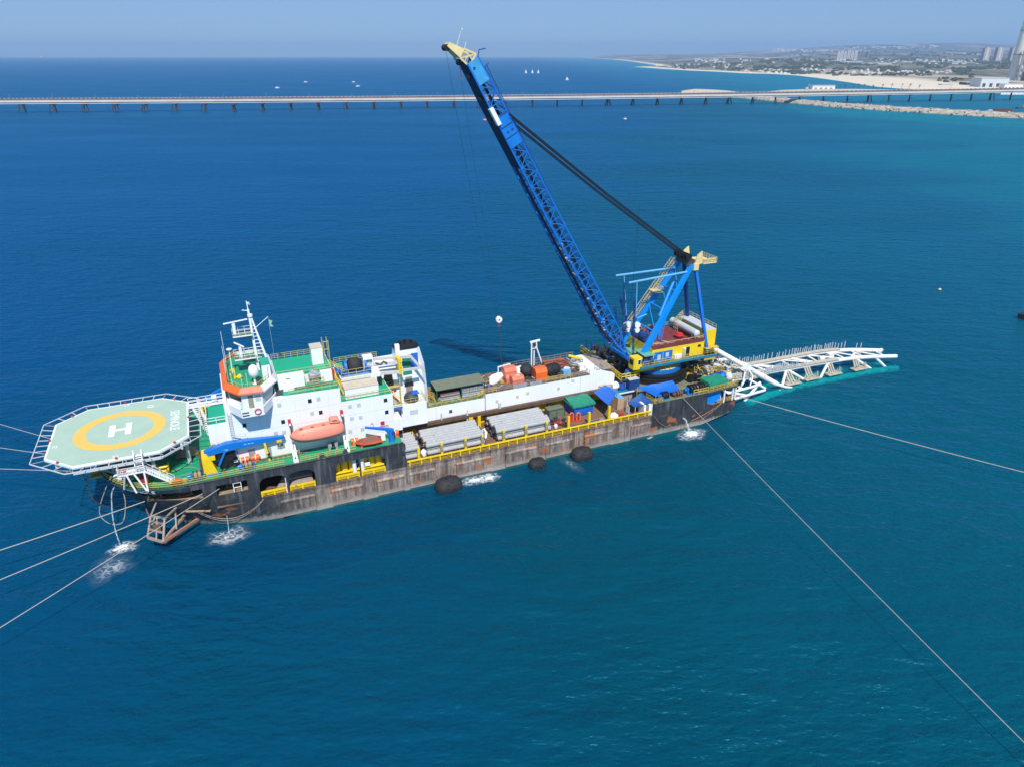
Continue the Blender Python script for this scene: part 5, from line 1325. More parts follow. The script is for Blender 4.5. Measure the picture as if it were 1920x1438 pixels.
# sunken pontoon, legs and braces on the near side
pont = curve_pts([(98.5,5.6,-1.0),(107,7.0,-.85),(114,7.9,-.9),(121,8.2,-1.0),(130,8.1,-1.1),(139,7.7,-1.0),(146,6.6,-1.0)])
rj = random.Random(6); PW = paint("pontoon_white",(0.85,0.85,0.82),0.6,var=0.05)
mb = MB(); mb.path(pont,.75,12)
for q in range(5): mb.path([p+Vector((rj.uniform(-.3,.3),rj.uniform(-.75,.6),rj.uniform(-.1,.55))) for p in pont],.38,8)  # wavering tubes added so the glow seen through the water looks broken
mb.build("pontoon", PW, st, smooth=True)
mb = MB(); mb.path([p+Vector((0,4.5,-.6)) for p in pont],.75,12); mb.build("pontoon", STING, st, smooth=True)
for k, s in enumerate((113.5,119.5,126.5,134.5)):
    a = min(nearc, key=lambda q: abs(q.x-s)); b = min(pont, key=lambda q: abs(q.x-s))
    mb = MB()
    for o in (-.7,0,.7): mb.tube(a+Vector((o,0,0)), Vector((a.x+o,b.y+.3,.4)), .2, n=6)
    mb.cbox((s,b.y+.2,.45),(4.2,1.7,.22)); mb.tube((s-1.8,b.y,.4),(s-1.8,b.y+.3,1.9),.09,n=5); mb.tube((s+1.8,b.y,.4),(s+1.8,b.y+.3,1.9),.09,n=5)
    for o in (-1.2,-.6,.5,1.1,1.6): mb.tube((s+o,b.y-.3,.5),(s+o,b.y-.3,1.9),.08,n=5)
    mb.build("roller_box", STINGT, st)
mb = MB()
for a_, b_ in ((113.5,109.5),(113.5,118.8),(126.0,121.8),(134.5,139.5),(139.0,143)):
    a = min(nearc, key=lambda q: abs(q.x-a_)); b = min(pont, key=lambda q: abs(q.x-b_)); mb = MB(); mb.tube(a,b+Vector((0,0,.3)),.33,n=10); mb.build("side_brace", STING, st)
for a_, b_ in ((118,124),(108,113),(138,133)):
    a = min(farc, key=lambda q: abs(q.x-a_)); b = min(nearc, key=lambda q: abs(q.x-b_)); mb = MB(); mb.tube(a,b,.30,n=10); mb.build("side_brace", STING, st)
mb = MB(); mb.tube((143.7,10.9,2.6),(143.9,10.3,2.4),.8,n=16); mb.tube((137,12,3.2),(137.4,11,3.2),.5,n=12); mb.cbox((129,12.6,3.2),(1.6,1.2,.9)); mb.tube((124.5,11.6,3.4),(126,11.5,3.4),.5,n=12); mb.build("end_roller", STING, st)
mb = MB(); mb.tube((90.8,20.0,4.4),(103,17.4,4.6),.38,n=10); mb.tube((97,18.6,4.5),(93,14,4.3),.35,n=10); mb.tube((100,18,4.5),(98,12,4.2),.35,n=10)
mb.tube((91,5.0,3.0),(104.5,8.6,1.4),.3,n=10); mb.tube((91,3.4,2.2),(104,6.5,1.0),.3,n=10); mb.tube((91.5,6,3.2),(99,6.5,.6),.3,n=10)
mb.tube((104.8,9.2,1.6),(97.5,5.5,-.2),.32,n=10); mb.build("hitch_frame", STING, st)
for a_, b_ in (((92,16,4.4),(98,9.7,3.6)),((98,15.6,3.7),(92.5,9.8,4.3)),((98,15.6,3.6),(104,10.0,3.0)),((104,15.1,3.4),(98,9.6,3.6)),((95,9.7,4.0),(100,8.6,.8)),((101,9.8,3.2),(96.5,7.4,.6)),((101,9.8,3.2),(105.5,8.0,.5)),((92,7.2,3.4),(98.5,9.6,3.4)),((107,14.9,3.2),(109,10.7,2.9)),((99,13.0,3.8),(104,13.0,3.3))):
    mb = MB(); mb.tube(a_,b_,.26,n=8); mb.build("hitch_brace", STING, st)
for s_ in (94.0,97.5,101.0):
    mb = MB(); mb.box(s_-.5,s_+.5,9.4,16.0,4.1-.05*(s_-94),4.5-.05*(s_-94)); mb.build("roller_cradle", STINGT, st)
mb = MB(); mb.cbox((96,14.2,4.4),(9,1.4,.2),0.0); mb.cbox((98,10.6,4.0),(10,1.4,.2)); mb.cbox((104.5,10.4,3.3),(3.4,2.4,.9)); mb.build("hitch_grating", STINGT, st)
# long white hitch beam leaning from the crane's stern down to the water
hb_ = thing("stinger_beam", "long thick white tube leaning from behind the crane house down onto the stinger", "beam", (101,11,4))
a, b = Vector((93.0,13.4,10.6)), Vector((108.2,7.6,1.3))
mb = MB(); mb.tube(a,b,.55,.62,14); mb.build("tube", STING, hb_, smooth=True)
mb = MB(); mb.tube(b,(110.5,6.9,.4),.42,.30,12); mb.tube((110.3,6.95,.42),(112.4,6.9,-.1),.30,.25,12); mb.tube(a+Vector((-1.5,.5,1)),a,.5,.55,12); mb.build("end_stub", STING, hb_, smooth=True)
mb = MB(); m_ = a.lerp(b,.52); mb.cbox(m_,(1.7,1.5,1.6),.3,.5); mb.rail([a+Vector((-.5,1,.2)),a+Vector((1.0,.8,-.6))],1.0,.5,.05,2); mb.path([m_+Vector((-.4,-.6,-.5)),m_+Vector((-1.6,-1.8,-1.2)),m_+Vector((-2.4,-2.6,-3.0))],.14,6); mb.path([m_+Vector((.3,-.8,-.5)),m_+Vector((.4,-2.4,-1.5)),m_+Vector((-.8,-3.2,-3.2))],.14,6); mb.build("joint", WHITER, hb_)

# ------------------------------------------------------------------ stern-quarter frame on the bow (anchor rack)
ar = thing("anchor_rack", "rusty steel frame hanging outboard low on the bow just above the water", "frame", (-18.5,0,2))
mb = MB()
A, Bq, C_, Dq = Vector((-21.5,.8,5.3)), Vector((-19.7,.5,4.5)), Vector((-22.4,-1.0,2.7)), Vector((-20.4,-1.5,1.6))
mb.beam(A,Bq,.26); mb.beam(A,C_,.28); mb.beam(Bq,Dq,.30); mb.beam(C_,Dq,.34); mb.beam(A.lerp(C_,.25),Bq.lerp(Dq,.25),.24); mb.beam(A.lerp(C_,.62),Bq.lerp(Dq,.62),.24)
mb.beam(A.lerp(Bq,.45),C_.lerp(Dq,.55),.2); mb.beam(A.lerp(Bq,.3),A.lerp(Bq,.3).lerp(C_,.4),.2)
mb.beam(A,Vector((-20.6,3.9,5.9)),.24); mb.beam(Bq,Vector((-17.8,2.6,4.9)),.24); mb.build("rack_frame", RUSTL, ar)
mb = MB(); mb.beam(Dq,Vector((-15.3,3.1,1.5)),.42); mb.build("rack_brace", paint("brace_orange",(0.42,0.19,0.11),0.8,var=0.3), ar)
mb = MB(); mb.beam(Dq+Vector((.1,.2,.2)),Vector((-17.2,3.5,2.4)),.36); mb.beam(Vector((-18.2,2.9,4.6)),Vector((-18.5,.9,1.9)),.22); mb.build("rack_brace", RUSTL, ar)
mb = MB(); mb.cbox(A.lerp(Dq,.5),(1.0,.3,1.4)); mb.build("anchor_plate", RUSTY, ar)

# ------------------------------------------------------------------ mooring wires
def wire(a, b, s, label, r=.055, n=30, m=HAWSER, name="mooring_line"):
    a = SHIP @ Vector(a); b = Vector(b)
    pts = [a.lerp(b,i/n)+Vector((0,0,-4*s*(i/n)*(1-i/n))) for i in range(n+1)]
    mb = MB(); mb.path(pts, r, 6); o = mb.build(name, m, None, False, tuple(a), False); return tag(o, label, "mooring line", "mooring wires of the ship")
wire((-22.1,2.6,7.0), on_level(-260,1113,3.0), .25, "uppermost of the three thick mooring wires running from the bow off the left edge", .075)
wire((-13.6,.9,7.3), on_level(-260,1192,3.0), .25, "middle of the three thick mooring wires running from the bow off the left edge", .065)
wire((-11.2,.3,7.9), on_level(-220,1312,3.0), .2, "lowest bow mooring wire passing through the rusty frame to the left edge", .06)
wire((-27.5,17,8.6), on_level(-200,735,4.0), .2, "thin wire leaving the helideck's far edge to the upper left", .06)
wire((-28,15,8.6), on_level(-220,806,4.0), .2, "thin wire leaving the helideck's outer corner straight to the left edge", .06)
wire((-28,12,8.4), on_level(-220,868,4.0), .2, "thin wire under the helideck's near corner going to the left edge", .06)
wire((76.3,.0,7.3), on_level(2060,1530,2.5), .3, "long thin mooring wire from the quarterdeck down to the lower right corner", .05)
wire((90.9,1.5,4.4), on_level(2080,925,2.5), .3, "mooring wire from the stern corner out to the right edge", .075)
# ------------------------------------------------------------------ concrete coated pipes on the cargo deck
PR, PL = 0.43, 11.4
def pipe_proto():
    mb = MB(); mb.lathe((0,0,0), [(PR,.25),(PR,PL-.25)], 16, 'x'); mb.lathe((0,0,0), [(PR,.25),(PR*.72,.25),(PR*.72,0.0),(PR*.60,0.0),(PR*.60,.5)], 16, 'x'); mb.lathe((0,0,0), [(PR,PL-.25),(PR*.72,PL-.25),(PR*.72,PL),(PR*.60,PL),(PR*.60,PL-.5)], 16, 'x')
    return mb
stack_lab = {
 0:("grey concrete coated pipe in the short visible stack beside the forecastle's aft end", "pipes of the stack beside the forecastle"),
 1:("grey concrete coated pipe in the middle stack, with white bags at both ends", "pipes of the middle stack"),
 2:("grey concrete coated pipe in the aftmost stack, before the blue and green tarpaulin box", "pipes of the aftmost stack")}
base_pipe = None
def stack(idx, s0):
    global base_pipe
    rr = random.Random(idx+4); d = PR*2+.012
    for row in range(3):
        n = 7 if row % 2 == 0 else 7
        for k in range(n):
            y = 2.45 + (0 if row % 2 == 0 else d/2) + k*d; z = 4.88 + PR + row*d*.866
            s = s0 + rr.uniform(-.22,.22)
            if base_pipe is None:
                base_pipe = pipe_proto().build("coated_pipe", [CONCPIPE], None, True, (0,0,0)); o = base_pipe
                # bare steel ends dark inside
                o.data.materials.append(BLACK); o.data.materials.append(DKGREY)
                for p in o.data.polygons:
                    rad = math.hypot(p.center.y, p.center.z)
                    if rad < PR*.63: p.material_index = 1
                    elif rad < PR*.86: p.material_index = 2
            else:
                o = base_pipe.copy(); COL.objects.link(o)
            place(o, (s,y,z)); o.rotation_euler = (rr.uniform(0,6.28), 0, ANG)
            tag(o, stack_lab[idx][0], "pipe", stack_lab[idx][1]); ORGS[o] = Vector((s,y,z))
stack(0, 10.6+.2); stack(1, 23.1); stack(2, 36.6)
for s0, lab in ((12.5,"timber bearers under the forward pipe stack"),(23.2,"timber bearers under the middle pipe stack"),(36.8,"timber bearers under the aftmost pipe stack")):
    t = thing("timber_bearers", lab, "timber", (s0+5,5.5,4.7))
    for u in (1.5,5.5,9.5):
        mb = MB(); mb.box(s0+u-.15,s0+u+.15,2.0,9.0,4.7,4.875); mb.build("bearer", RUSTDK, t)
def bag(c, r, label, seed, name="bag", m=None, cat="bag"):
    mb = MB(); mb.blob((c[0],c[1],c[2]+r[2]*.8), r, seed, .22, 14, 9); mb.tube((c[0],c[1],c[2]+r[2]*1.6),(c[0]+.1,c[1],c[2]+r[2]*2.0),.12,n=6)
    return solo(mb, name, m or BAG, label, cat, c, smooth=True)
bag((22.8,2.6,4.7),(.55,.5,.75),"white sack on the brown deck at the bow end of the middle pipe stack",1)
bag((35.6,5.6,4.7),(.5,.9,.75),"white sack at the stern end of the middle pipe stack",2)
bag((35.2,4.3,4.7),(.4,.5,.5),"small white sack in front of the bigger one between two pipe stacks",3)
bag((61.4,1.55,4.7),(.8,.65,.8),"white round bag by the yellow guard aft of the tall post",4)
bag((49.3,2.9,4.7),(.5,.4,.45),"grey white rag heap at the stern end of the aftmost pipe stack",5)
# ---- red gear and scrap on the deck aft of the stacks
def drum(c, r, h, label, m, name="drum"):
    t = thing(name, label, "drum", c); mb = MB(); mb.lathe(c, [(r*.96,0),(r,.04),(r,h*.33),(r*1.04,h*.35),(r,h*.37),(r,h*.66),(r*1.04,h*.68),(r,h*.7),(r,h),(r*.9,h),(r*.9,h-.04),(.02,h-.04)],18); mb.build("shell", m, t, smooth=True); return t
drum((63.2,1.5,4.7),.42,1.0,"red drum next to the white round bag by the yellow guard",RED)
def lifting_frame(c, label, seed):
    t = thing("lifting_frame", label, "lifting frame", c, "red lifting frames before the tarpaulin box"); s,y,z = c
    pts = [(s-.36,y,z),(s-.42,y,z+.9),(s-.34,y,z+1.45),(s,y,z+1.75),(s+.34,y,z+1.45),(s+.42,y,z+.9),(s+.36,y,z)]
    mb = MB(); mb.path(curve_pts(pts,4),.15,8); mb.build("loop", ORANGE, t, smooth=True)
    mb = MB(); mb.box(s-.6,s+.6,y-.4,y+.4,z,z+.1); mb.build("base", RED, t)
    if seed: 
        mb = MB(); mb.box(s-.25,s+.25,y-.1,y+.1,z+.15,z+1.2); mb.build("web", RED, t)
lifting_frame((53.4,4.3,4.7),"left red loop shaped frame standing before the tarpaulin box, filled in below",1)
lifting_frame((54.7,3.9,4.7),"right red loop shaped frame standing before the tarpaulin box, open in the middle",0)
rr = random.Random(9)
t = thing("scrap_heap", "heap of dark and red scrap gear at the stern end of the aftmost pipe stack", "scrap", (50.6,4.2,4.7))
mb = MB()
for k in range(26):
    p = Vector((rr.uniform(49.2,52.2),rr.uniform(2.8,6.0),4.75+rr.uniform(0,.7)))
    if k%2: mb.cbox(p,(rr.uniform(.3,1),rr.uniform(.3,.8),rr.uniform(.2,.5)),rr.uniform(0,3))
    else: mb.beam(p,p+Vector((rr.uniform(-1,1),rr.uniform(-.8,.8),rr.uniform(0,.6))),.1)
mb.build("dark_scrap", DKGREY, t)
mb = MB()
for k in range(6): mb.blob((50.2+rr.uniform(-.6,.7),3.8+rr.uniform(-.5,.6),5.0+rr.uniform(0,.35)),(.45,.3,.28),k,.3,8,5)
mb.build("red_scrap", RED, t)
mb = MB(); mb.tube((49.6,1.5,4.9),(54.8,1.7,4.9),.16,n=8); mb.tube((52.5,2.0,4.9),(58.5,2.3,4.9),.14,n=8)
solo(mb,"steel_pipe",RUSTDK,"two dark bare steel pipes lying along the deck edge by the bare yellow posts","pipe",(52,1.6,4.8))
mb = MB(); mb.box(56.5,59.6,2.0,2.8,4.7,4.82); mb.cbox((59.0,2.6,5.0),(2.0,.16,.16),.5,.3); solo(mb,"steel_plate",GREY,"grey steel plate with a loose bar left of the tall yellow post","plate",(58,2.4,4.7))
t = thing("net_bin", "grey green netted bin behind the scrap heap against the yellow wall", "bin", (51.6,7.8,4.7))
mb = MB(); mb.box(49.8,53.2,6.9,9.0,4.7,6.3); mb.build("bin", paint("net_green",(0.16,0.19,0.13),0.9,var=0.4,scale=3), t)
mb = MB()
for x in (49.8,51.5,53.2): mb.box(x-.06,x+.06,6.82,6.9,4.7,6.45)
mb.beam((49.8,6.86,6.4),(53.2,6.86,6.4),.1); mb.build("bin_frame", DKGREEN, t)
# ---- tarpaulin covered box
t = thing("tarpaulin_box", "big box wrapped in blue sheets under a green tarpaulin roof", "covered box", (57,6.6,4.7))
def cloth(mb, P00, P10, P11, P01, nu=14, nv=12, sag=0.0, wr=0.06, seed=0, th=.03):
    P = [Vector(p) for p in (P00,P10,P11,P01)]; vs = []; fs = []
    for j in range(nv+1):
        v = j/nv
        for i in range(nu+1):
            u = i/nu; p = P[0]*(1-u)*(1-v)+P[1]*u*(1-v)+P[2]*u*v+P[3]*(1-u)*v
            p = p + Vector((0,0,-sag*16*u*(1-u)*v*(1-v)*.5 + wr*(fbm(u*7+seed,v*7,seed)-.5)*2)); vs.append(p)
    k = len(vs); vs += [p-Vector((0,0,th)) for p in vs]
    for j in range(nv):
        for i in range(nu):
            a = j*(nu+1)+i; fs.append((a,a+1,a+nu+2,a+nu+1)); fs.append((k+a+nu+1,k+a+nu+2,k+a+1,k+a))
    for i in range(nu): fs.append((i+1,i,k+i,k+i+1)); a=nv*(nu+1)+i; fs.append((a,a+1,k+a+1,k+a))
    for j in range(nv): a=j*(nu+1); fs.append((a,a+nu+1,k+a+nu+1,k+a)); a+=nu; fs.append((a+nu+1,a,k+a,k+a+nu+1))
    return mb.add(vs, fs)
def skirt(mb, pts, z1, z0, seed=0, amp=.14, n=9):
    """hanging folds between floor plan points"""
    rr = random.Random(seed); loops = []
    P = [Vector((x,y,0)) for x,y in pts]
    for a, b in zip(P,P[1:]):
        d = (b-a).normalized(); s = Vector((d.y,-d.x,0)); m = max(4,int((b-a).length*3))
        for i in range(m):
            u = i/m; w_ = math.sin(i*1.9+seed)*.5+rr.uniform(-.5,.5); row = []
            for j in range(n+1):
                v = j/n; row.append(a.lerp(b,u)+s*(amp*w_*v + .10*math.sin(v*3.1))+Vector((0,0,z1+(z0-z1)*v)))
            loops.append(row)
    loops.append([P[-1]+Vector((0,0,z1+(z0-z1)*j/n)) for j in range(n+1)])
    vs = [p for l in loops for p in l]; fs = []; m = n+1
    for i in range(len(loops)-1):
        for j in range(n): fs.append((i*m+j,(i+1)*m+j,(i+1)*m+j+1,i*m+j+1))
    return mb.add(vs, fs)
mb = MB(); mb.box(54.9,58.7,5.6,8.8,4.7,7.1); mb.build("box", BLUED, t)
mb = MB(); skirt(mb,[(54.5,9.0),(54.6,5.35),(58.9,5.5)],7.1,4.9,2); mb.build("side_sheet", TARPB, t, smooth=True, recalc=False)
mb = MB(); skirt(mb,[(54.45,9.0),(54.55,6.6)],7.15,4.85,5,.2); mb.build("side_sheet", TARPV, t, smooth=True, recalc=False)
mb = MB(); cloth(mb,(54.1,5.0,7.35),(59.2,5.1,7.3),(59.2,9.2,7.55),(54.2,9.2,7.5),16,14,-.08,.22,3); skirt(mb,[(54.1,9.2),(54.1,5.0),(59.2,5.1)],7.33,6.75,7,.1,4); mb.build("roof_sheet", TARPG, t, smooth=True, recalc=False)
# ---- blue sheet canopies
def canopy(P, label, m, sag, seed, org, extra=None):
    t = thing("blue_tarpaulin", label, "tarpaulin", org); mb = MB(); cloth(mb,*P,16,16,sag,.10,seed); mb.build("sheet", m, t, smooth=True, recalc=False)
    return t
P = [(60.1,1.6,7.95),(64.4,5.9,8.2),(63.9,9.7,8.3),(60.2,7.8,8.1)]
t = canopy(P,"bright blue sheet stretched like a kite to the tall yellow post",TARPB,.5,1,(62.5,6,4.7))
mb = MB(); mb.path([P[0],(60.2,1.6,7.7)],.04); mb.path([P[3],(60.3,10.0,7.5)],.04); mb.tube((64.5,5.9,4.7),(64.5,5.9,8.2),.06,n=6); mb.tube((63.9,9.75,7.2),(63.9,9.75,8.3),.06,n=6); mb.path(sag((60.1,7.8,8.05),(64.4,6.0,8.2),.5,8),.03); mb.build("guy_rope", DKGREY, t)
P = [(66.0,1.2,6.6),(69.4,.6,7.4),(69.3,4.4,7.9),(65.4,3.3,6.9)]
t = canopy(P,"faded blue sheet over the white cabin at the deck's aft end",TARPD,1.0,5,(67.3,2.4,4.7))
mb = MB(); mb.tube((66.0,1.2,4.7),(66,1.2,6.6),.05,n=6); mb.tube((65.4,3.3,4.7),(65.4,3.3,6.9),.05,n=6); mb.build("pole", WHITER, t)
t = thing("white_cabin", "white cabin panels standing under the faded blue sheet beside the black quarterdeck side", "cabin", (68.3,1.2,4.7))
mb = MB(); mb.box(67.7,68.2,.7,2.6,4.7,6.9); mb.box(68.7,69.3,.4,1.6,4.7,7.0); mb.box(69.2,69.34,.2,.4,4.7,7.2); mb.build("panel", WHITER, t)
mb = MB(); mb.box(68.2,68.7,1.4,2.4,4.7,6.8); mb.build("opening", BLACK, t)
mb = MB(); mb.box(65.2,65.3,2.2,2.3,4.7,6.4); mb.box(65.2,65.3,3.2,3.3,4.7,6.4); mb.box(65.2,65.3,2.2,3.3,6.3,6.4); mb.box(65.22,65.28,2.3,3.2,4.8,6.2); mb.build("door_frame", WHITER, t)
P = [(70.6,1.2,8.2),(76.2,.9,8.6),(76.4,4.0,9.4),(68.4,4.6,9.1)]
t = canopy(P,"largest blue sheet sagging over the quarterdeck winches below the crane ring",TARPB,1.1,9,(73,2.7,7.27))
mb = MB()
for p in P: mb.tube((p[0],p[1],7.27),p,.06,n=6)
mb.build("pole", YELD, t)
# ---- containers and boxes
def container(x0,x1,y0,y1,z0,h,label,m,ends=True,roof=None,name="container",cat="container"):
    t = thing(name, label, cat, ((x0+x1)/2,(y0+y1)/2,z0)); mb = MB(); mb.box(x0,x1,y0,y1,z0,z0+h); mb.build("shell", m, t)
    mb = MB()
    for x in (x0,x1):
        for y in (y0,y1): mb.box(x-.07,x+.07,y-.07,y+.07,z0,z0+h+.02)
    for k in range(1,int((x1-x0)/.32)): mb.box(x0+k*.32-.05,x0+k*.32+.05,y0-.05,y0+.01,z0+.12,z0+h-.12)
    for k in range(1,int((y1-y0)/.32)): mb.box(x0-.05,x0+.01,y0+k*.32-.05,y0+k*.32+.05,z0+.12,z0+h-.12)
    mb.build("rib", m, t)
    mb = MB(); mb.box(x0-.04,x1+.04,y0-.04,y1+.04,z0+h,z0+h+.08); mb.build("roof", roof or m, t)
    return t
container(64.2,65.5,4.9,10.0,4.7,2.5,"tan container with blue and white roof edge, end on to the ship's side",TAN,True,PALEB)
mb = MB(); mb.box(65.6,69.3,7.6,8.3,4.7,7.05); t = solo(mb,"deck_store",GREY,"long grey store with blue roof stripe against the side gallery","store",(67.5,8,4.7))
mb = MB(); mb.box(65.55,69.3,7.0,8.3,7.05,7.2); mb.build("roof_stripe", TEALB, t); mb = MB(); mb.box(65.55,69.3,6.9,7.0,6.95,7.22); mb.build("roof_trim", WHITER, t)
container(68.2,70.5,7.2,8.9,7.27,2.2,"small dark blue container below the crane cab's railed platform",BLUED,True,GREYL)
t = drum((67.2,8.6,7.27),.75,1.3,"blue tank beside the small dark blue container",paint("tank_blue",(0.02,0.10,0.42),0.45))
bag((65.9,9.0,7.27),(.9,.7,.85),"white covered bundle at the foot of the deckhouse's aft end",8)
container(83.2,86.6,1.0,2.8,3.94,2.3,"bright blue container in the lower stern cut-out",LTBLUE)
bag((87.1,1.9,3.94),(.6,.5,.7),"white bundle right of the blue container in the stern cut-out",11)
t = thing("covered_crate", "long green covered crate behind yellow rails on the stern platform", "covered box", (86,2.2,7.27))
mb = MB(); mb.box(83.6,88.0,1.1,3.6,7.27,8.7); mb.build("crate", DKGREEN, t); mb = MB(); cloth(mb,(83.3,.8,8.75),(88.2,1.0,8.75),(88.2,3.9,8.9),(83.3,3.9,8.9),12,8,-.15,.12,2); skirt(mb,[(83.3,3.9),(83.3,.8),(88.2,1.0)],8.72,7.6,3,.08,5); mb.build("cover", TARPG, t, smooth=True, recalc=False)
t = thing("covered_machine", "blue and white covered machine at the stern platform's corner", "machine", (89.4,3.6,7.27))
mb = MB(); mb.blob((89.0,3.9,8.2),(1.0,1.0,.9),6,.2,12,8); mb.build("cover", TARPB, t, smooth=True); mb = MB(); mb.blob((90.0,2.9,8.3),(.7,.6,.9),9,.2,10,7); mb.build("bundle", BAG, t, smooth=True); mb = MB(); mb.blob((87.6,4.6,8.0),(1.4,.7,.6),12,.25,10,6); mb.build("cover", TARPB, t, smooth=True)
# ---- winches on the quarterdeck edge
def deck_winch(s, y, z, label, mf, md, grp, scale=1.0):
    t = thing("deck_winch", label, "winch", (s,y,z), grp); k = scale
    mb = MB(); mb.box(s-1.1*k,s+1.1*k,y-.5*k,y+.6*k,z,z+.25*k); mb.box(s-1.15*k,s-.85*k,y-.35*k,y+.35*k,z,z+1.2*k); mb.box(s+.85*k,s+1.1*k,y-.35*k,y+.35*k,z,z+1.1*k); mb.beam((s-1.1*k,y-.4*k,z+1.1*k),(s-1.1*k,y+1.0*k,z+.2*k),.25*k); mb.build("frame", mf, t)
    mb = MB()
    for a in (-.62,-.02,.62): mb.tube((s+a*k-.06,y,z+.85*k),(s+a*k+.06,y,z+.85*k),.82*k,n=20)
    mb.build("flange", BLACK if md is not RUSTY else RUSTY, t)
    mb = MB(); mb.tube((s-.6*k,y,z+.85*k),(s+.6*k,y,z+.85*k),.55*k,n=18); mb.build("rope_drum", md, t, smooth=True)
    mb = MB(); mb.tube((s-1.6*k,y,z+.8*k),(s-1.1*k,y,z+.8*k),.3*k,n=12); mb.build("motor", mf, t)
    return t
deck_winch(72.6,1.1,7.27,"blue framed black winch at the quarterdeck's forward edge under the large blue sheet",BLUEB,RUBBER,"quarterdeck winches",.95)
deck_winch(75.9,1.0,7.27,"rusty brown fairlead winch beside the large blue sheet's aft corner",RUSTY,RUSTY,"quarterdeck winches",.85)
deck_winch(79.3,1.2,7.27,"blue winch with black drum left of the green covered crate",BLUEB,RUBBER,"quarterdeck winches",1.15)
deck_winch(81.8,1.6,7.27,"yellow framed dark winch next to the green covered crate",YELD,RUBBER,"quarterdeck winches",.95)
deck_winch(-13.9,1.3,9.8,"blue winch with tan rope drum on the bow rail side of the forecastle",BLUEB,paint("rope_tan",(0.40,0.26,0.19),0.85,var=0.2),"forecastle rope winches",.9)
deck_winch(-6.4,1.3,9.8,"blue winch wound with rope below the blue crane's boom",BLUEB,RUSTL,"forecastle rope winches",.95)
# stern machinery clutter on the quarterdeck
rr = random.Random(31)
t = thing("stern_machinery", "tangle of pipelay machinery between the crane ring and the stern", "machinery", (87,8,7.27))
for m_, n_, nm in ((YELD,80,"frame_bar"),(DKGREY,44,"gear"),(GREYL,14,"casing"),(BLUED,12,"motor"),(RUSTL,60,"frame_bar")):
    mb = MB()
    for k in range(n_):
        p = Vector((rr.uniform(83.4,93.0),rr.uniform(4.4,15),7.3+rr.uniform(.1,2.2)))
        if nm == "frame_bar": mb.beam(p,p+Vector((rr.uniform(-1.6,1.6),rr.uniform(-1.6,1.6),rr.uniform(-1.2,1.4))),.12)
        elif k % 3 == 0: mb.tube(p,p+Vector((rr.uniform(-.7,.7),rr.uniform(-.7,.7),rr.uniform(-.1,.3))),rr.uniform(.12,.4),n=10)
        else: mb.cbox(p,(rr.uniform(.2,.9),rr.uniform(.2,.8),rr.uniform(.15,.6)),rr.choice((0,0,1.57,.4)))
    mb.box(83.6,92.4,4.6,14.8,7.275,7.29+.01*n_/80); mb.build(nm, m_, t)
for s,y,r_ in ((87.8,12.6,1.0),(82.2,5.6,.7),(83.6,5.2,.7)):
    mb = MB(); mb.tube((s,y-.5,8.3),(s,y+.5,8.3),r_,n=20); mb.build("reel", BLACK, t)
mb = MB()
for k in range(6): mb.path([(88.8+.1*k,11.4+.25*k,7.6),(89.8+.1*k,11.4+.25*k,9.6),(88.4+.1*k,11.5+.25*k,10.4)],.07,5)
mb.build("hose_guide", LTBLUE, t)
mb = MB(); mb.tube((90.5,9.0,8.6),(94.5,8.0,7.6),.35,n=10); mb.cbox((91,11,8.4),(3,1.2,.7),.2); mb.cbox((88.6,8.6,8.3),(1.8,1.5,1.2)); mb.build("tensioner", GREYL, t)

# ------------------------------------------------------------------ top of the long deckhouse
def crate_box(c, d, label, m, ring_=False, rz=0.0):
    t = thing("orange_tank", label, "tank", c, "orange tanks on the deckhouse"); s,y,z = c
    def pr(k): return [(-d[1]/2*k, 0),(-d[1]/2*k,d[2]*.7),(-d[1]*.28*k,d[2]),(d[1]*.28*k,d[2]),(d[1]/2*k,d[2]*.7),(d[1]/2*k,0)]
    mb = MB(); mb.loft([[Vector((s-d[0]/2,y+a,z+b)) for a,b in pr(1)],[Vector((s+d[0]/2,y+a,z+b)) for a,b in pr(1)]]); mb.build("shell", m, t)
    mb = MB()
    for u in (-.5,0,.5): mb.loft([[Vector((s+d[0]*u*.94-.06,y+a*1.03,z+b*1.02)) for a,b in pr(1)],[Vector((s+d[0]*u*.94+.06,y+a*1.03,z+b*1.02)) for a,b in pr(1)]])
    mb.build("rib", m, t)
    if ring_:
        mb = MB(); mb.path([(s+.45*math.cos(a*.5),y-.35+.4*math.sin(a*.5),z+d[2]+.06) for a in range(13)],.09,6); mb.build("rope_ring", CREAMY, t)
crate_box((44.7,15.2,10.96),(2.6,2.0,2.4),"upper faded orange tank of the left group on the deckhouse",ORANGEF)
crate_box((44.3,13.4,10.96),(2.4,1.4,1.5),"lower orange tank behind the rope ringed one",ORANGEF)
crate_box((45.0,11.9,10.96),(2.5,1.8,1.8),"faded orange tank with a pale rope ring on its top",ORANGEF,True)
crate_box((50.3,12.7,10.96),(2.5,2.2,2.3),"bright orange tank alone between two black fenders",ORANGE)
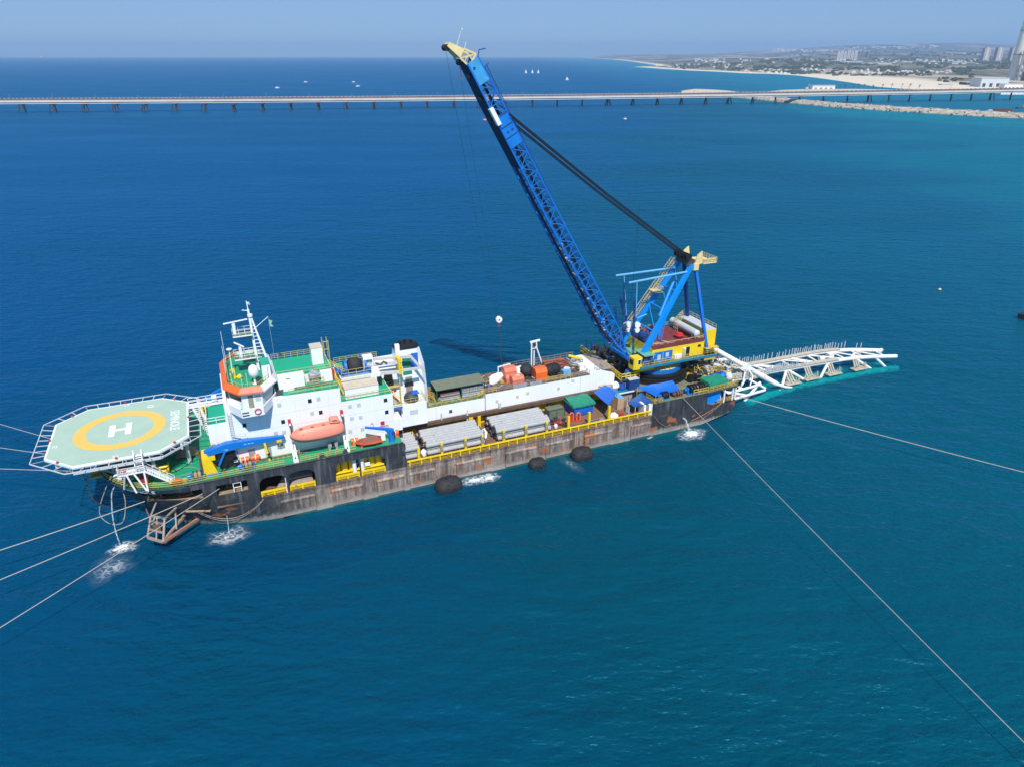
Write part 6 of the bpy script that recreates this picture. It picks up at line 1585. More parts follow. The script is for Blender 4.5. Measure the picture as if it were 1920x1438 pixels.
def tyre_fender(c, r, L, label, grp, rz, tilt=0.0, n=(8,5), water=False):
    t = thing("black_fender", label, "fender", c, grp)
    mb = MB(); mb.lathe((0,0,0), [(.05,-L/2),(r*.55,-L/2*.96),(r*.9,-L/2*.72),(r,-L/2*.4),(r,L/2*.4),(r*.9,L/2*.72),(r*.55,L/2*.96),(.05,L/2)], 26, 'x'); b1 = mb
    mt = MB()
    for j in range(n[1]):
        x = (j-(n[1]-1)/2)*(L*.72/n[1]); rad = r*(1.0 if abs(x) < L*.25 else .86)
        for k in range(n[0]):
            a = 2*math.pi*(k+.5*(j%2))/n[0]; cdir = Vector((0,math.cos(a),math.sin(a))); p = Vector((x,0,0))+cdir*rad; tr_ = min(L*.30/n[1]*1.5, r*1.1*math.pi/n[0]*.92)*.82
            u = Vector((1,0,0)); v = cdir.cross(u); q = 12; vs = []; 
            for i in range(q):
                th = 2*math.pi*i/q; d_ = u*math.cos(th)+v*math.sin(th)
                vs += [p+d_*tr_-cdir*.06, p+d_*tr_+cdir*.13, p+d_*tr_*.55+cdir*.13, p+d_*tr_*.55-cdir*.02]
            fs = []
            for i in range(q):
                j2 = (i+1)%q
                for e in range(3): fs.append((i*4+e,i*4+e+1,j2*4+e+1,j2*4+e))
            mt.add(vs,fs)
    M = Matrix.Translation(Vector(c)) @ Matrix.Rotation(rz,4,'Z') @ Matrix.Rotation(tilt,4,'Y')
    for m_ in (b1,mt): m_.v = [M @ v for v in m_.v]
    b1.build("body", RUBBER, t, smooth=True); mt.build("tyre", RUBBER, t)
    return t
tyre_fender((48.1,14.4,12.2),1.25,3.2,"black tyre covered fender standing tilted between the white bag and the bright orange tank","fenders stored on the deckhouse",1.2,.7,(9,6))
tyre_fender((53.4,13.2,12.1),1.15,3.6,"black tyre covered fender lying right of the bright orange tank","fenders stored on the deckhouse",.15,0,(9,7))
tyre_fender((25.7,-2.1,.45),1.75,4.9,"largest black fender floating at the ship's side below the middle pipe stack","fenders floating along the hull",.06,.0,(6,4))
tyre_fender((43.4,-1.5,.35),1.25,3.3,"smallest black fender, studded with tyres, floating in the middle of the three","fenders floating along the hull",.0,.0,(10,7))
tyre_fender((52.6,-1.9,.5),1.6,4.2,"aftmost black fender floating below the scrap heap","fenders floating along the hull",-.05,.0,(6,4))
for (s,y,w_,h,lab,sd) in ((41.5,14.7,1.3,.8,"white net bag left of the orange tanks",1),(40.4,13.2,.8,.8,"small white bag at the step of the deckhouse",2),(46.9,14.9,1.2,1.2,"white bag between the orange tanks and the tilted fender",3),(43.0,15.8,1.0,.6,"white bag lying behind the other net bag",4)):
    bag((s,y,10.96),(w_,w_*.75,h),lab,sd)
t = thing("a_frame_gantry", "white A-shaped gantry standing at the deckhouse's far edge", "gantry", (52.2,18.5,10.96))
mb = MB(); 
for p,q in (((51.0,18.2,10.96),(51.0,18.2,16.3)),((51.9,18.9,10.96),(51.9,18.9,16.2)),((53.7,18.6,10.96),(52.3,18.5,15.0)),((52.3,18.5,15.0),(52.2,18.5,16.3)),((53.9,19.2,10.96),(52.4,19.0,15.0))): mb.beam(p,q,.24)
mb.beam((50.8,18.5,16.4),(53.0,18.5,16.6),.34); mb.beam((51,18.3,15.0),(52.4,18.6,14.9),.16); mb.beam((51.9,18.9,14.9),(52.2,18.6,15.1),.3); mb.build("frame", WHITER, t)
mb = MB(); mb.tube((51.6,18.2,15.9),(51.9,18.2,15.9),.35,n=12); mb.build("sheave", DKGREY, t)
mb = MB(); mb.beam((43.0,16.8,12.9),(45.6,16.8,13.2),.22); mb.beam((43.0,16.8,10.96),(43.0,16.8,13),.2); mb.beam((45.6,16.8,10.96),(45.6,16.8,13.2),.2); solo(mb,"goal_frame",WHITER,"white goal shaped frame behind the orange tanks","frame",(44.3,16.8,10.96))
def coil(c, r, h, label, m):
    mb = MB(); pts = []; rr = random.Random(int(c[0]*10))
    for k in range(int(9*16)):
        a = k/16*2*math.pi; pts.append((c[0]+(r+.28*math.sin(k*.21))*math.cos(a),c[1]+(r*.8+.2*math.sin(k*.17))*math.sin(a),c[2]+.1+h*(k/144)+.06*math.sin(k*.9)))
    mb.path(pts,.10,5); return solo(mb,"rope_coil",m,label,"rope coil",c)
coil((57.8,13.0,10.96),1.1,.8,"brown rope coil right of the lying fender on the deckhouse",RUSTDK)
coil((56.8,16.0,10.96),1.3,1.2,"large red and tan hose coil by the deckhouse's far rail",paint("hose_red",(0.35,0.10,0.07),0.7,var=0.4))
coil((47.4,12.2,10.96),.9,.5,"dark chain coil in front of the tilted fender",DKGREY)
coil((60.4,16.2,10.96),1.3,.6,"grey hose coil near the crane walkway",GREY)
t = thing("blue_crate", "pale blue crate right of the lying black fender", "crate", (56.0,12.2,10.96))
mb = MB(); mb.box(55.2,56.9,11.6,12.9,10.96,11.9); mb.build("shell", PALEB, t); mb = MB(); mb.blob((56.6,13.0,11.8),(.7,.5,.4),4,.3); mb.build("bundle", GREYL, t)
container(59.2,60.2,12.2,13.4,10.96,1.3,"small white box by the deckhouse's aft step",WHITER,True,None,"white_box","box")
rr = random.Random(44); t = thing("loose_gear", "scattered rigging gear and timber on the deckhouse roof", "gear", (52,16.5,10.96))
for m_, n_ in ((RUSTDK,34),(YELD,14),(paint("gear_red",(0.42,0.08,0.05),0.7),14),(GREYL,14),(DKGREY,20)):
    for k in range(n_):
        mb = MB(); p = Vector((rr.uniform(38.5,61.5),rr.uniform(11.2,18.4),11.0+rr.uniform(.02,.45)))
        if k % 3: mb.beam(p,p+Vector((rr.uniform(-1.6,1.6),rr.uniform(-1.2,1.2),rr.uniform(-.1,.35))),.14)
        else: mb.cbox(p,(rr.uniform(.3,1.2),rr.uniform(.3,1.0),rr.uniform(.2,.6)),rr.uniform(0,3))
        mb.build("gear", m_, t)
mb = MB(); mb.box(53.5,58,17.2,18.4,10.98,11.9); mb.beam((53,17.1,12.2),(58,17.1,12.3),.14); mb.beam((53.5,17.0,11.0),(58,17.0,12.2),.12); mb.build("pipe_rack", paint("rack_red",(0.40,0.14,0.08),0.7,var=.3), t)
mb = MB(); mb.tube((59.8,18.4,12.0),(62.0,16.6,11.7),.3,n=10); mb.build("yellow_spreader", YEL, t)
# ---- shelter with gas cylinders
t = thing("shelter", "olive green sheet roofed shelter on the forward deckhouse", "shelter", (33,13,10.26))
mb = MB(); mb.loft([[Vector(p) for p in ((28.3,11.6,12.6),(38.3,11.6,12.6),(38.3,11.6,12.7),(28.3,11.6,12.7))],[Vector(p) for p in ((28.3,15.2,13.0),(38.3,15.2,13.0),(38.3,15.2,13.1),(28.3,15.2,13.1))]]); mb.build("roof", OLIVE, t)
mb = MB()
for s in (28.5,33.4,38.1):
    for y in (11.8,15.0): mb.box(s-.09,s+.09,y-.09,y+.09,10.26,12.7)
mb.beam((28.5,11.8,10.4),(28.5,15,12.8),.1); mb.beam((38.1,11.8,12.5),(38.1,15,10.4),.1); mb.beam((28.4,11.75,12.5),(38.2,11.75,12.5),.12); mb.build("post", DKGREEN, t)
mb = MB(); mb.box(28.3,38.2,15.0,15.1,10.3,12.8); mb.build("back_sheet", BLACK, t)
rr = random.Random(12); CYL = paint("cylinder_grey",(0.38,0.38,0.39),0.45,var=.2); CYM = paint("cylinder_maroon",(0.28,0.16,0.15),0.5)
for q, (s0, s1, m_) in enumerate(((29.4,33.0,CYM),(33.7,35.0,CYL),(35.2,36.4,CYL),(36.5,38.0,CYL))):
    t = thing("cylinder_rack", ("long low rack of brownish gas bottles at the shelter's left","grey gas bottle rack right of the shelter's middle post","narrow grey gas bottle rack, second from the shelter's right end","grey gas bottle rack at the shelter's right end")[q], "gas bottle rack", ((s0+s1)/2,12.6,10.26), "gas bottle racks under the shelter")
    mb = MB(); s = s0
    while s < s1:
        for y in (12.2,12.6,13.0):
            h = 1.15 if q == 0 else 1.55
            mb.lathe((s+.13,y,10.36),[(.02,0),(.12,.02),(.12,h*.8),(.05,h*.95),(.04,h)],8)
        s += .29
    mb.build("gas_bottle", m_, t)
    mb = MB(); mb.box(s0-.06,s1+.06,11.95,12.0,10.6,10.72); mb.box(s0-.06,s1+.06,11.95,12.0,11.1,11.2); mb.box(s0-.08,s1+.08,11.95,13.3,10.26,10.36); mb.build("rack", GREYL, t)
t = thing("extinguisher_drum", "red drum standing between funnel and shelter", "drum", (27.6,15.6,10.26)); mb = MB(); mb.lathe((27.6,15.6,10.26),[(.35,0),(.35,1.5),(.2,1.9),(.02,2.0)],14); mb.build("shell", RED, t)
mb = MB(); mb.rail([(26.8,14.8,10.3),(28.0,12.0,10.3)],1.8,.5,.09,4); solo(mb,"yellow_rail_frame",YELD,"yellow railing frame left of the olive shelter","railing",(27.4,13.4,10.26))
mb = MB(); mb.box(38.4,38.9,10.6,11.2,10.4,12.2); mb.cbox((38.6,11.0,12.3),(.5,.6,.2)); solo(mb,"valve_stand",paint("violet_paint",(0.20,0.16,0.45),0.5),"violet valve stand at the step of the deckhouse roof","stand",(38.6,11,10.3))
mb = MB()
for k in range(30):
    p = Vector((rr.uniform(25.2,38),rr.uniform(10.3,11.4),10.3)); mb.cbox(p+Vector((0,0,.08)),(rr.uniform(.1,.4),rr.uniform(.1,.3),rr.uniform(.08,.25)),rr.uniform(0,3))
solo(mb,"deck_fittings",YELD,"small yellow fittings along the worn green roof edge","fittings",(31,11,10.26))

# ------------------------------------------------------------------ lifeboat and davits
lb = thing("lifeboat", "salmon orange enclosed lifeboat hung at the white superstructure", "lifeboat", (5.1,1.8,12.4))
def lsec(x, w_, zk, zg, zt, tw):
    return [Vector((x,2.0-w_*.25,zk)),Vector((x,2.0+w_*.25,zk)),Vector((x,2.0+w_*.5,zg)),Vector((x,2.0+w_*.46,zg+.35)),Vector((x,2.0+tw*.5,zt)),Vector((x,2.0-tw*.5,zt)),Vector((x,2.0-w_*.46,zg+.35)),Vector((x,2.0-w_*.5,zg))]
secs_l = [lsec(.55,.35,13.5,13.75,14.2,.25),lsec(1.1,1.5,12.9,13.55,14.55,.8),lsec(2.0,2.5,12.5,13.4,14.95,1.5),lsec(3.2,2.95,12.35,13.3,15.2,1.9),lsec(5.2,3.05,12.3,13.25,15.3,2.0),lsec(7.0,2.95,12.35,13.3,15.3,2.0),lsec(8.4,2.6,12.5,13.35,15.2,1.9),lsec(9.1,2.1,12.8,13.45,14.95,1.5),lsec(9.35,1.6,13.1,13.6,14.5,1.1)]
mb = MB(); mb.loft(secs_l); o = mb.build("hull", LBOAT, lb, smooth=True)
sub = o.modifiers.new("round","SUBSURF"); sub.levels = 1; sub.render_levels = 1
mb = MB(); mb.loft([[Vector((7.0,1.2,15.2)),Vector((8.7,1.2,15.1)),Vector((8.7,2.8,15.1)),Vector((7.0,2.8,15.2))],[Vector((7.2,1.35,15.95)),Vector((8.5,1.35,15.9)),Vector((8.5,2.65,15.9)),Vector((7.2,2.65,15.95))]]); mb.build("steering_turret", LBOAT, lb, bevel=.12)
mb = MB(); mb.box(7.5,8.2,1.27,1.36,15.5,15.7); mb.build("turret_window", DKGREY, lb)
mb = MB(); mb.path([(s, 2-w_*.5-.02, z) for s,w_,z in ((.6,.3,13.78),(1.1,1.5,13.58),(2,2.52,13.43),(3.2,2.98,13.33),(5.2,3.08,13.28),(7,2.98,13.33),(8.4,2.62,13.38),(9.15,2.1,13.5))],.07,6); mb.build("rubbing_strake", DKGREY, lb)
mb = MB()
for s in (2.6,3.6,4.6,5.6,6.6): mb.lathe((s,.98,14.2),[(.16,-.06),(.02,-.08)],10,'y')
for s in (2.4,4.2,6.0): mb.box(s-.25,s+.25,1.3,1.7,15.22,15.3)
mb.build("hatch", ORANGEF, lb)
for k,(s) in enumerate((.9,9.3)):
    t = thing("lifeboat_davit", "white davit arm at the lifeboat's bow end" if k==0 else "white davit arm at the lifeboat's stern end", "davit", (s,1.2,9.8))
    mb = MB(); mb.beam((s-.25,.6,9.8),(s-.25,1.6,12.6),.28); mb.beam((s+.25,.4,9.8),(s+.1,1.4,12.6),.24); mb.beam((s-.1,3.6,9.8),(s-.1,3.4,15.6),.24); mb.box(s-.4,s+.4,.3,1.0,9.8,10.1); mb.cbox((s,1.2,11.0),(.6,.4,1.1)); mb.beam((s-.1,3.4,15.6),(s,2.0,15.9),.24); mb.build("arm", WHITER, t)
    mb = MB(); mb.beam((s,3.1,15.9),(s,2.0,15.4),.2); mb.cbox((s,2.8,16.1),(.45,.5,.8)); mb.build("hook_gear", RED, t)
    mb = MB(); mb.tube((s,2.0,15.6),(s,2.0,14.2),.1,n=6); mb.build("fall", DKGREY, t)
t = thing("lifeboat_winch", "grey winch under the lifeboat", "winch", (7.2,2.6,9.8)); mb = MB(); mb.tube((6.6,2.4,10.6),(7.8,2.4,10.6),.45,n=14); mb.box(6.4,6.8,2,2.9,9.8,11.1); mb.box(7.6,8.0,2,2.9,9.8,11.1); mb.build("body", GREY, t); mb = MB(); mb.cbox((7.2,2.0,11.0),(.5,.5,.6)); mb.build("motor", BLACK, t)
# rescue boat and its blue davit
t = thing("rescue_boat", "small dark red rescue boat on the green deck aft of the lifeboat", "boat", (13,1.6,9.8))
mb = MB(); mb.loft([[Vector(p) for p in ((10.9,1.4,10.4),(10.9,1.6,10.4),(10.9,1.7,10.6),(10.9,1.3,10.6))],[Vector(p) for p in ((12.2,1.0,10.0),(12.2,2.0,10.0),(12.2,2.5,10.5),(12.2,.6,10.5))],[Vector(p) for p in ((14.6,.9,10.0),(14.6,2.1,10.0),(14.6,2.6,10.5),(14.6,.5,10.5))],[Vector(p) for p in ((15.2,1.0,10.1),(15.2,2.0,10.1),(15.2,2.3,10.5),(15.2,.8,10.5))]]); mb.build("hull", paint("rescue_red",(0.45,0.06,0.03),0.5), t, smooth=True)
mb = MB(); mb.path([(15.2,.6,10.55),(13.6,.42,10.55),(12.0,.6,10.55),(10.8,1.5,10.65),(12,2.5,10.55),(13.6,2.65,10.55),(15.2,2.5,10.55)],.2,8); mb.build("tube_collar", paint("collar_orange",(0.60,0.08,0.03),0.5), t, smooth=True)
mb = MB(); mb.loft([[Vector(p) for p in ((11.6,1.2,10.6),(11.6,1.9,10.6),(11.6,1.8,10.65),(11.6,1.3,10.65))],[Vector(p) for p in ((13.2,.6,10.6),(13.2,2.5,10.6),(13.2,1.8,11.2),(13.2,1.4,11.2))],[Vector(p) for p in ((14.8,.7,10.6),(14.8,2.4,10.6),(14.8,1.8,11.0),(14.8,1.4,11.0))]]); mb.build("cover", paint("cover_maroon",(0.24,0.09,0.06),0.85,var=.2), t)
mb = MB(); mb.box(15.2,15.9,1.2,1.9,10.2,11.3); mb.blob((15.3,2.2,11.0),(.55,.45,.35),3,.2); mb.build("outboard_engine", WHITER, t)
mb = MB(); mb.box(11.6,11.9,.9,2.2,9.8,10.2); mb.box(14.2,14.5,.9,2.2,9.8,10.2); mb.build("cradle", ORANGE, t)
t = thing("blue_davit", "blue davit crane beside the rescue boat", "davit", (17.0,1.3,9.8)); mb = MB(); mb.lathe((17.0,1.3,9.8),[(.6,0),(.5,.3),(.35,1.6),(.3,2.0)],14); mb.beam((17.3,1.3,11.6),(16.2,1.6,12.1),.75,.8,.55); mb.beam((16.3,1.6,12.1),(12.8,2.4,12.75),.5,.45,.32); mb.beam((17,1.2,10.2),(16.4,1.5,11.7),.3); mb.build("arm", BLUEB, t); mb = MB(); mb.tube((17.3,.9,11.4),(17.3,1.8,11.4),.35,n=12); mb.build("winch", BLUED, t)
def raft(c, label, grp):
    t = thing("life_raft", label, "life raft", c, grp); s,y,z = c
    mb = MB(); mb.tube((s-.62,y,z+.75),(s+.62,y,z+.75),.45,n=16); mb.build("canister", ORANGE, t, smooth=True)
    mb = MB(); mb.tube((s-.06,y,z+.75),(s+.06,y,z+.75),.47,n=16); mb.build("band", WHITER, t)
    mb = MB(); mb.beam((s-.5,y-.4,z+.4),(s-.5,y+.4,z+.4),.1); mb.beam((s+.5,y-.4,z+.4),(s+.5,y+.4,z+.4),.1); mb.box(s-.55,s+.55,y-.35,y+.35,z,z+.35); mb.build("cradle", ORANGE, t)
raft((-6.7,3.3,9.8),"left of two orange canisters below the blue crane's boom","orange canisters at the superstructure's foot"); raft((-5.1,3.4,9.8),"right of two orange canisters below the blue crane's boom","orange canisters at the superstructure's foot")
raft((17.9,2.6,9.8),"orange and white canister at the forecastle's aft end","orange canisters aft"); raft((10.9,2.6,9.8),"orange canister beside the rescue boat's bow","orange canisters aft")
# ------------------------------------------------------------------ blue deck crane on the forecastle
t = thing("deck_crane", "blue boomed deck crane on a yellow pedestal on the green forecastle", "crane", (-11.7,3.2,9.8))
mb = MB(); mb.loft([[Vector(p) for p in ((-13.0,2.2,9.8),(-11.0,2.2,9.8),(-11.0,4.4,9.8),(-13.0,4.4,9.8))],[Vector(p) for p in ((-13.0,2.3,12.4),(-11.7,2.3,12.4),(-11.7,4.3,12.4),(-13.0,4.3,12.4))],[Vector(p) for p in ((-12.9,2.4,13.2),(-12.2,2.4,13.2),(-12.2,4.2,13.2),(-12.9,4.2,13.2))]]); mb.box(-11.8,-11.0,2.5,4.1,11.9,12.6); mb.build("pedestal", YEL, t)
mb = MB(); mb.box(-13.35,-13.0,2.1,4.9,9.8,12.9); mb.tube((-13.6,3.6,13.0),(-13.2,3.6,13.0),.4,n=12); mb.build("counter_frame", RUSTDK, t)
mb = MB()
def bsec(x, z, w_, h): return [Vector((x,3.2-w_/2,z-h/2)),Vector((x,3.2+w_/2,z-h/2)),Vector((x,3.2+w_/2,z+h/2)),Vector((x,3.2-w_/2,z+h/2))]
mb.loft([bsec(-12.5,13.0,1.0,.7),bsec(-9.2,13.6,1.1,1.25),bsec(-6.0,13.6,1.0,1.05),bsec(-0.6,13.45,.6,.45),bsec(-.2,13.5,.5,.4)]); mb.build("boom", BLUEB, t)
mb = MB()
for s in (-6.3,-5.7,-5.2): mb.box(s-.2,s+.2,2.62,2.68,13.5,13.7)
mb.add([(-9.6,2.6,13.4),(-8.8,2.6,13.4),(-9.2,2.58,12.9)],[(0,1,2)]); mb.build("boom_mark", PALEB, t)
mb = MB(); mb.tube((-10.6,2.4,10.9),(-9.3,2.6,13.2),.18,n=10); mb.tube((-10.6,3.9,10.9),(-9.3,3.8,13.2),.18,n=10); mb.build("luffing_ram", BLUEB, t)
mb = MB(); mb.box(-10.6,-8.0,2.8,3.9,10.0,12.2); mb.tube((-8.3,2.7,11.4),(-8.3,2.7,11.5),.6,n=14); mb.build("engine_housing", BLACK, t)
mb = MB(); mb.box(-8.4,-7.8,2.5,3.0,10.8,11.5); mb.build("lamp_box", WHITER, t)
mb = MB(); mb.box(-1.5,-.7,2.9,3.5,12.7,13.2); mb.tube((-1.1,3.2,12.7),(-1.1,3.2,11.8),.05,n=6); mb.build("hook", YEL, t)
t = thing("boom_rest", "yellow and black post supporting the blue deck crane's boom", "post", (-3.1,2.6,9.8)); mb = MB(); mb.beam((-3.0,2.4,9.8),(-3.4,2.9,13.1),.3); mb.build("post", YEL, t); mb = MB(); mb.box(-3.25,-2.8,2.2,2.7,10.6,10.8); mb.box(-3.25,-2.8,2.2,2.7,11.1,11.3); mb.build("stripe", BLACK, t)
mb = MB(); mb.tube((-10.4,1.9,9.9),(-8.2,2.3,10.5),.09,n=6); mb.beam((-10.8,1.5,9.9),(-8.4,3.2,11.5),.12); solo(mb,"strut",BLACK,"thin black strut on the deck beside the yellow crane pedestal","strut",(-9.6,2,9.8))
# second blue crane on the far side behind the bridge front
t = thing("deck_crane", "blue crane boom rising on the far side behind the bridge front", "crane", (-10.5,22.5,9.8))
mb = MB(); mb.box(-13,-11,21.8,24,9.8,13); mb.build("pedestal", YEL, t)
mb = MB(); b0, b1 = Vector((-12.2,22.8,13.0)), Vector((-2,21.2,18.2)); mb.beam(b0, b0.lerp(b1,.35), .9, 1.1, 1.0); mb.beam(b0.lerp(b1,.35), b1, 1.0, 1.2, .6); mb.build("boom", BLUEB, t)
# white knuckle crane near the funnel
t = thing("white_crane", "white folded hydraulic crane lying level beside the funnel", "crane", (16.6,10.6,17.3))
mb = MB(); mb.lathe((16.2,10.4,17.3),[(.9,0),(.8,1.2),(.8,2.0)],16); mb.box(15.2,17.4,9.4,11.2,19.0,20.3); mb.build("pedestal", WHITER, t)
mb = MB(); mb.beam((15.4,9.9,20.8),(21.2,9.9,20.3),.42,.5); mb.beam((15.6,10.9,21.3),(21.2,10.9,20.9),.42,.45); mb.beam((16,9.4,19.2),(21.4,9.2,18.7),.5,.5); mb.beam((21.2,10.8,20.9),(23.6,10.7,20.7),.42,.42); mb.beam((23.6,10.7,20.8),(25.8,9.8,17.7),.38,.38,.3); mb.beam((21.2,9.4,18.9),(24.8,9.6,18.7),.36,.4); mb.build("jib", paint("crane_cream",(0.62,0.59,0.55),0.5,var=0.15,streak=0.3), t)
mb = MB(); mb.box(20.9,21.5,8.9,11.1,18.4,21.2); mb.build("knuckle", YEL, t)
mb = MB(); mb.box(14.9,16.6,9.6,10.9,21.8,22.4); 
for s,y in ((15.0,9.7),(16.5,9.7),(15,10.8),(16.5,10.8)): mb.beam((s,y,20.2),(s,y,21.8),.12)
mb.build("crane_cage", WHITER, t)
mb = MB(); mb.path([(17.0,9.6,21.0),(17.8,9.4,20.6),(18.4,9.6,21.1),(19,9.4,20.7)],.12,6); mb.box(16.8,17.6,8.3,9.0,17.3,18.8); mb.beam((16.6,9.0,18.8),(17.6,8.6,17.2),.3); mb.build("hydraulic_hose", BLACK, t)

# ------------------------------------------------------------------ forecastle deck gear
t = thing("yellow_windlass", "yellow windlass with rope under the helideck's near edge", "windlass", (-19.2,5.7,9.8))
mb = MB(); mb.box(-20.4,-18.0,4.8,5.2,9.8,10.5); mb.box(-20.4,-18,6.2,6.6,9.8,10.5); mb.box(-18.3,-18.0,4.8,6.6,9.8,10.9); mb.tube((-20.8,5.7,10.7),(-18.2,5.7,10.7),.35,n=14); mb.box(-20.0,-19.6,5.0,6.4,9.8,11.1); mb.build("frame", YEL, t)
mb = MB(); mb.tube((-21.2,5.6,10.5),(-20.6,5.6,10.5),.55,n=14); mb.blob((-21.4,5.3,10.3),(.6,.5,.5),3,.3); mb.build("rope_drum", GREYL, t)
mb = MB(); cloth(mb,(-17.2,9.0,10.0),(-13.6,8.8,10.0),(-13.9,12.2,10.0),(-17.0,12.0,10.0),12,12,-1.3,.35,4); solo(mb,"canvas_cover",CANVAS,"tan canvas heap on the green deck under the helideck","canvas",(-15.5,10.5,9.8),recalc=False,smooth=True)
t = container(-18.0,-16.4,10.6,12.0,9.8,1.6,"grey box under the helideck beside the tan canvas",GREY,True,GREYL,"grey_box","box")
bag((-25.1,5.6,9.8),(.9,.7,.8),"white covered bundle at the bow rail under the stair landing",21)
t = thing("red_tank", "red tank behind the stair legs on the bow", "tank", (-21.6,3.0,9.8)); mb = MB(); mb.tube((-21.6,2.4,10.6),(-21.6,3.9,10.6),.7,n=18); mb.build("shell", RED, t, smooth=True); mb = MB(); mb.box(-22.1,-21.1,2.7,3.6,9.8,10.1); mb.build("saddle", DKGREY, t)
mb = MB(); 
for k in range(14): mb.cbox((-24+rr.uniform(-1,1.4),4.6+rr.uniform(-.6,1.4),10.0+rr.uniform(0,.6)),(rr.uniform(.2,.7),rr.uniform(.2,.6),rr.uniform(.2,.6)),rr.uniform(0,3))
solo(mb,"anchor_gear",DKGREY,"dark anchor gear between the white bundle and the stair legs","gear",(-24,5,9.8))
t = thing("red_box", "low red box at the bow rail right of the stair foot", "box", (-17.0,.9,9.8)); mb = MB(); mb.box(-17.6,-16.4,.5,1.4,9.8,10.5); mb.build("shell", RED, t); mb = MB(); mb.box(-17.65,-16.35,.45,1.45,10.5,10.58); mb.build("lid", ORANGE, t)
drum((-15.8,.9,9.8),.4,.7,"small tan drum next to the low red box",TAN)
mb = MB(); cloth(mb,(-12.6,1.4,9.84),(-10.4,1.4,9.84),(-10.4,2.3,9.84),(-12.6,2.3,9.84),6,4,0,.02,2); solo(mb,"blue_mat",BLUEB,"blue mat in front of the yellow crane pedestal","mat",(-11.5,1.8,9.82),recalc=False)
for (pts,lab) in (([(-18.2,4.6,9.86),(-16.5,5.8,9.86),(-14.4,5.2,9.86),(-13.8,3.6,9.86),(-16,3.4,9.86),(-18.4,3.0,9.86)],"tan rope snaking over the green forecastle"),([(-17.4,2.6,9.9),(-15.0,2.0,9.9),(-12.8,1.8,9.9),(-9,1.7,9.9),(-4,1.6,9.9)],"brown hose laid along the forecastle behind the rail")):
    mb = MB(); mb.path(curve_pts(pts,6),.06,5); solo(mb,"deck_rope",RUSTL,lab,"rope",pts[0])
mb = MB(); mb.box(-13.5,-11.6,5.4,5.9,9.8,10.9); mb.box(-13.55,-11.55,5.35,5.95,10.9,11.0)
solo(mb,"deck_locker",RUSTDK,"brown locker at the front of the superstructure","locker",(-12.5,9,9.8))
t = thing("net_pile", "grey netting draped at the superstructure's front corner", "net", (-10.5,4.6,9.8)); mb = MB(); mb.blob((-10.3,4.6,12.0),(1.6,.4,1.3),4,.3,14,9); mb.blob((-8.9,4.0,12.4),(.9,.35,.9),5,.3,12,8); mb.build("netting", paint("netting_grey",(0.30,0.29,0.28),0.95,var=.5,scale=4,bump=1), t)
mb = MB()
for k in range(10):
    s = -6+k*.9; mb.box(s,s+.5,2.9,3.2,9.8,9.95)
mb.box(-5.0,3.8,3.2,3.7,9.8,9.86); solo(mb,"duct_board",RUSTDK,"brown walkway boards along the superstructure's foot","boards",(-1,3.2,9.8))
mb = MB(); mb.rail([(-2.5,2.0,9.8),(0.6,2.0,9.8)],1.0,.8,.05,2); mb.rail([(0.6,2.0,9.8),(1.8,2.6,9.8)],1.0,.8,.05,2); solo(mb,"inner_rail",YELR,"low yellow inner rail on the green side deck below the blue boom's tip","railing",(-1,2,9.8))
for s in (5.0,8.8):
    mb = MB(); mb.box(s-.35,s+.35,.02,.5,9.82,10.5); mb.box(s-.5,s+.5,0.02,.45,9.82,10.0); solo(mb,"bollard",DKGREY,"grey roller bollard at the deck edge, %s one below the lifeboat" % ("forward" if s<6 else "after"),"bollard",(s,.25,9.8),"roller bollards at the deck edge")
# pipes and hoses seen through the midship openings
for k,(s0,s1,y,z,lab) in enumerate(((-2.6,3.2,1.6,5.2,"brown pipe bundle in the forward round cornered opening, lower"),(-1.8,3.3,2.4,5.9,"brown pipe bundle in the forward round cornered opening, upper"))):
    mb = MB()
    for j in range(4): mb.tube((s0+j*.2,y+j*.3,z+.1*j),(s1,y+j*.3,z+.12*j),.22,n=10)
    solo(mb,"pipe_bundle",RUSTL,lab,"pipes",(s0,y,z),"pipe bundles in the opening")
coil((-3.7,1.3,4.75),.55,.7,"rusty rope heap left of the pipe bundles in the opening",RUSTY)

# ------------------------------------------------------------------ hoses and water
mb = MB(); mb.path(curve_pts([(-27.2,6.5,9.0),(-29.0,5.4,5.2),(-28.0,4.6,3.2),(-26.2,4.8,2.8),(-25.4,6.4,5.2),(-25.6,8.0,7.2)],8),.07,6); solo(mb,"hanging_hose",RUSTL,"brown hose hanging in a loop below the helideck at the bow","hose",(-27,6,9))
mb = MB(); mb.path(curve_pts([(-29.4,4.6,14.0),(-29.4,4.4,11.0),(-29.0,4.2,8.0),(-27.5,4.6,6.0)],8),.10,6); solo(mb,"hanging_hose",DKGREY,"dark hose dropping from the helideck's near corner","hose",(-29.4,4.6,14))
mb = MB(); mb.path(sag((-22.0,1.3,6.4),(-21.4,.6,2.2),.0,6),.10,6); solo(mb,"dangling_rope",paint("rope_red",(0.35,0.10,0.09),0.8),"short reddish rope dangling from the bow beside the upper mooring wire","rope",(-22,1.3,6.4))
mb = MB(); mb.path(sag((-15.2,1.4,4.2),(-5.0,-.12,4.6),2.6,14),.06,5); mb.path(sag((-15.4,1.5,4.1),(-5.0,-.12,4.5),2.9,14),.05,5); solo(mb,"slack_rope",RUSTL,"slack brown ropes swinging along the black bow side","rope",(-10,.4,3))
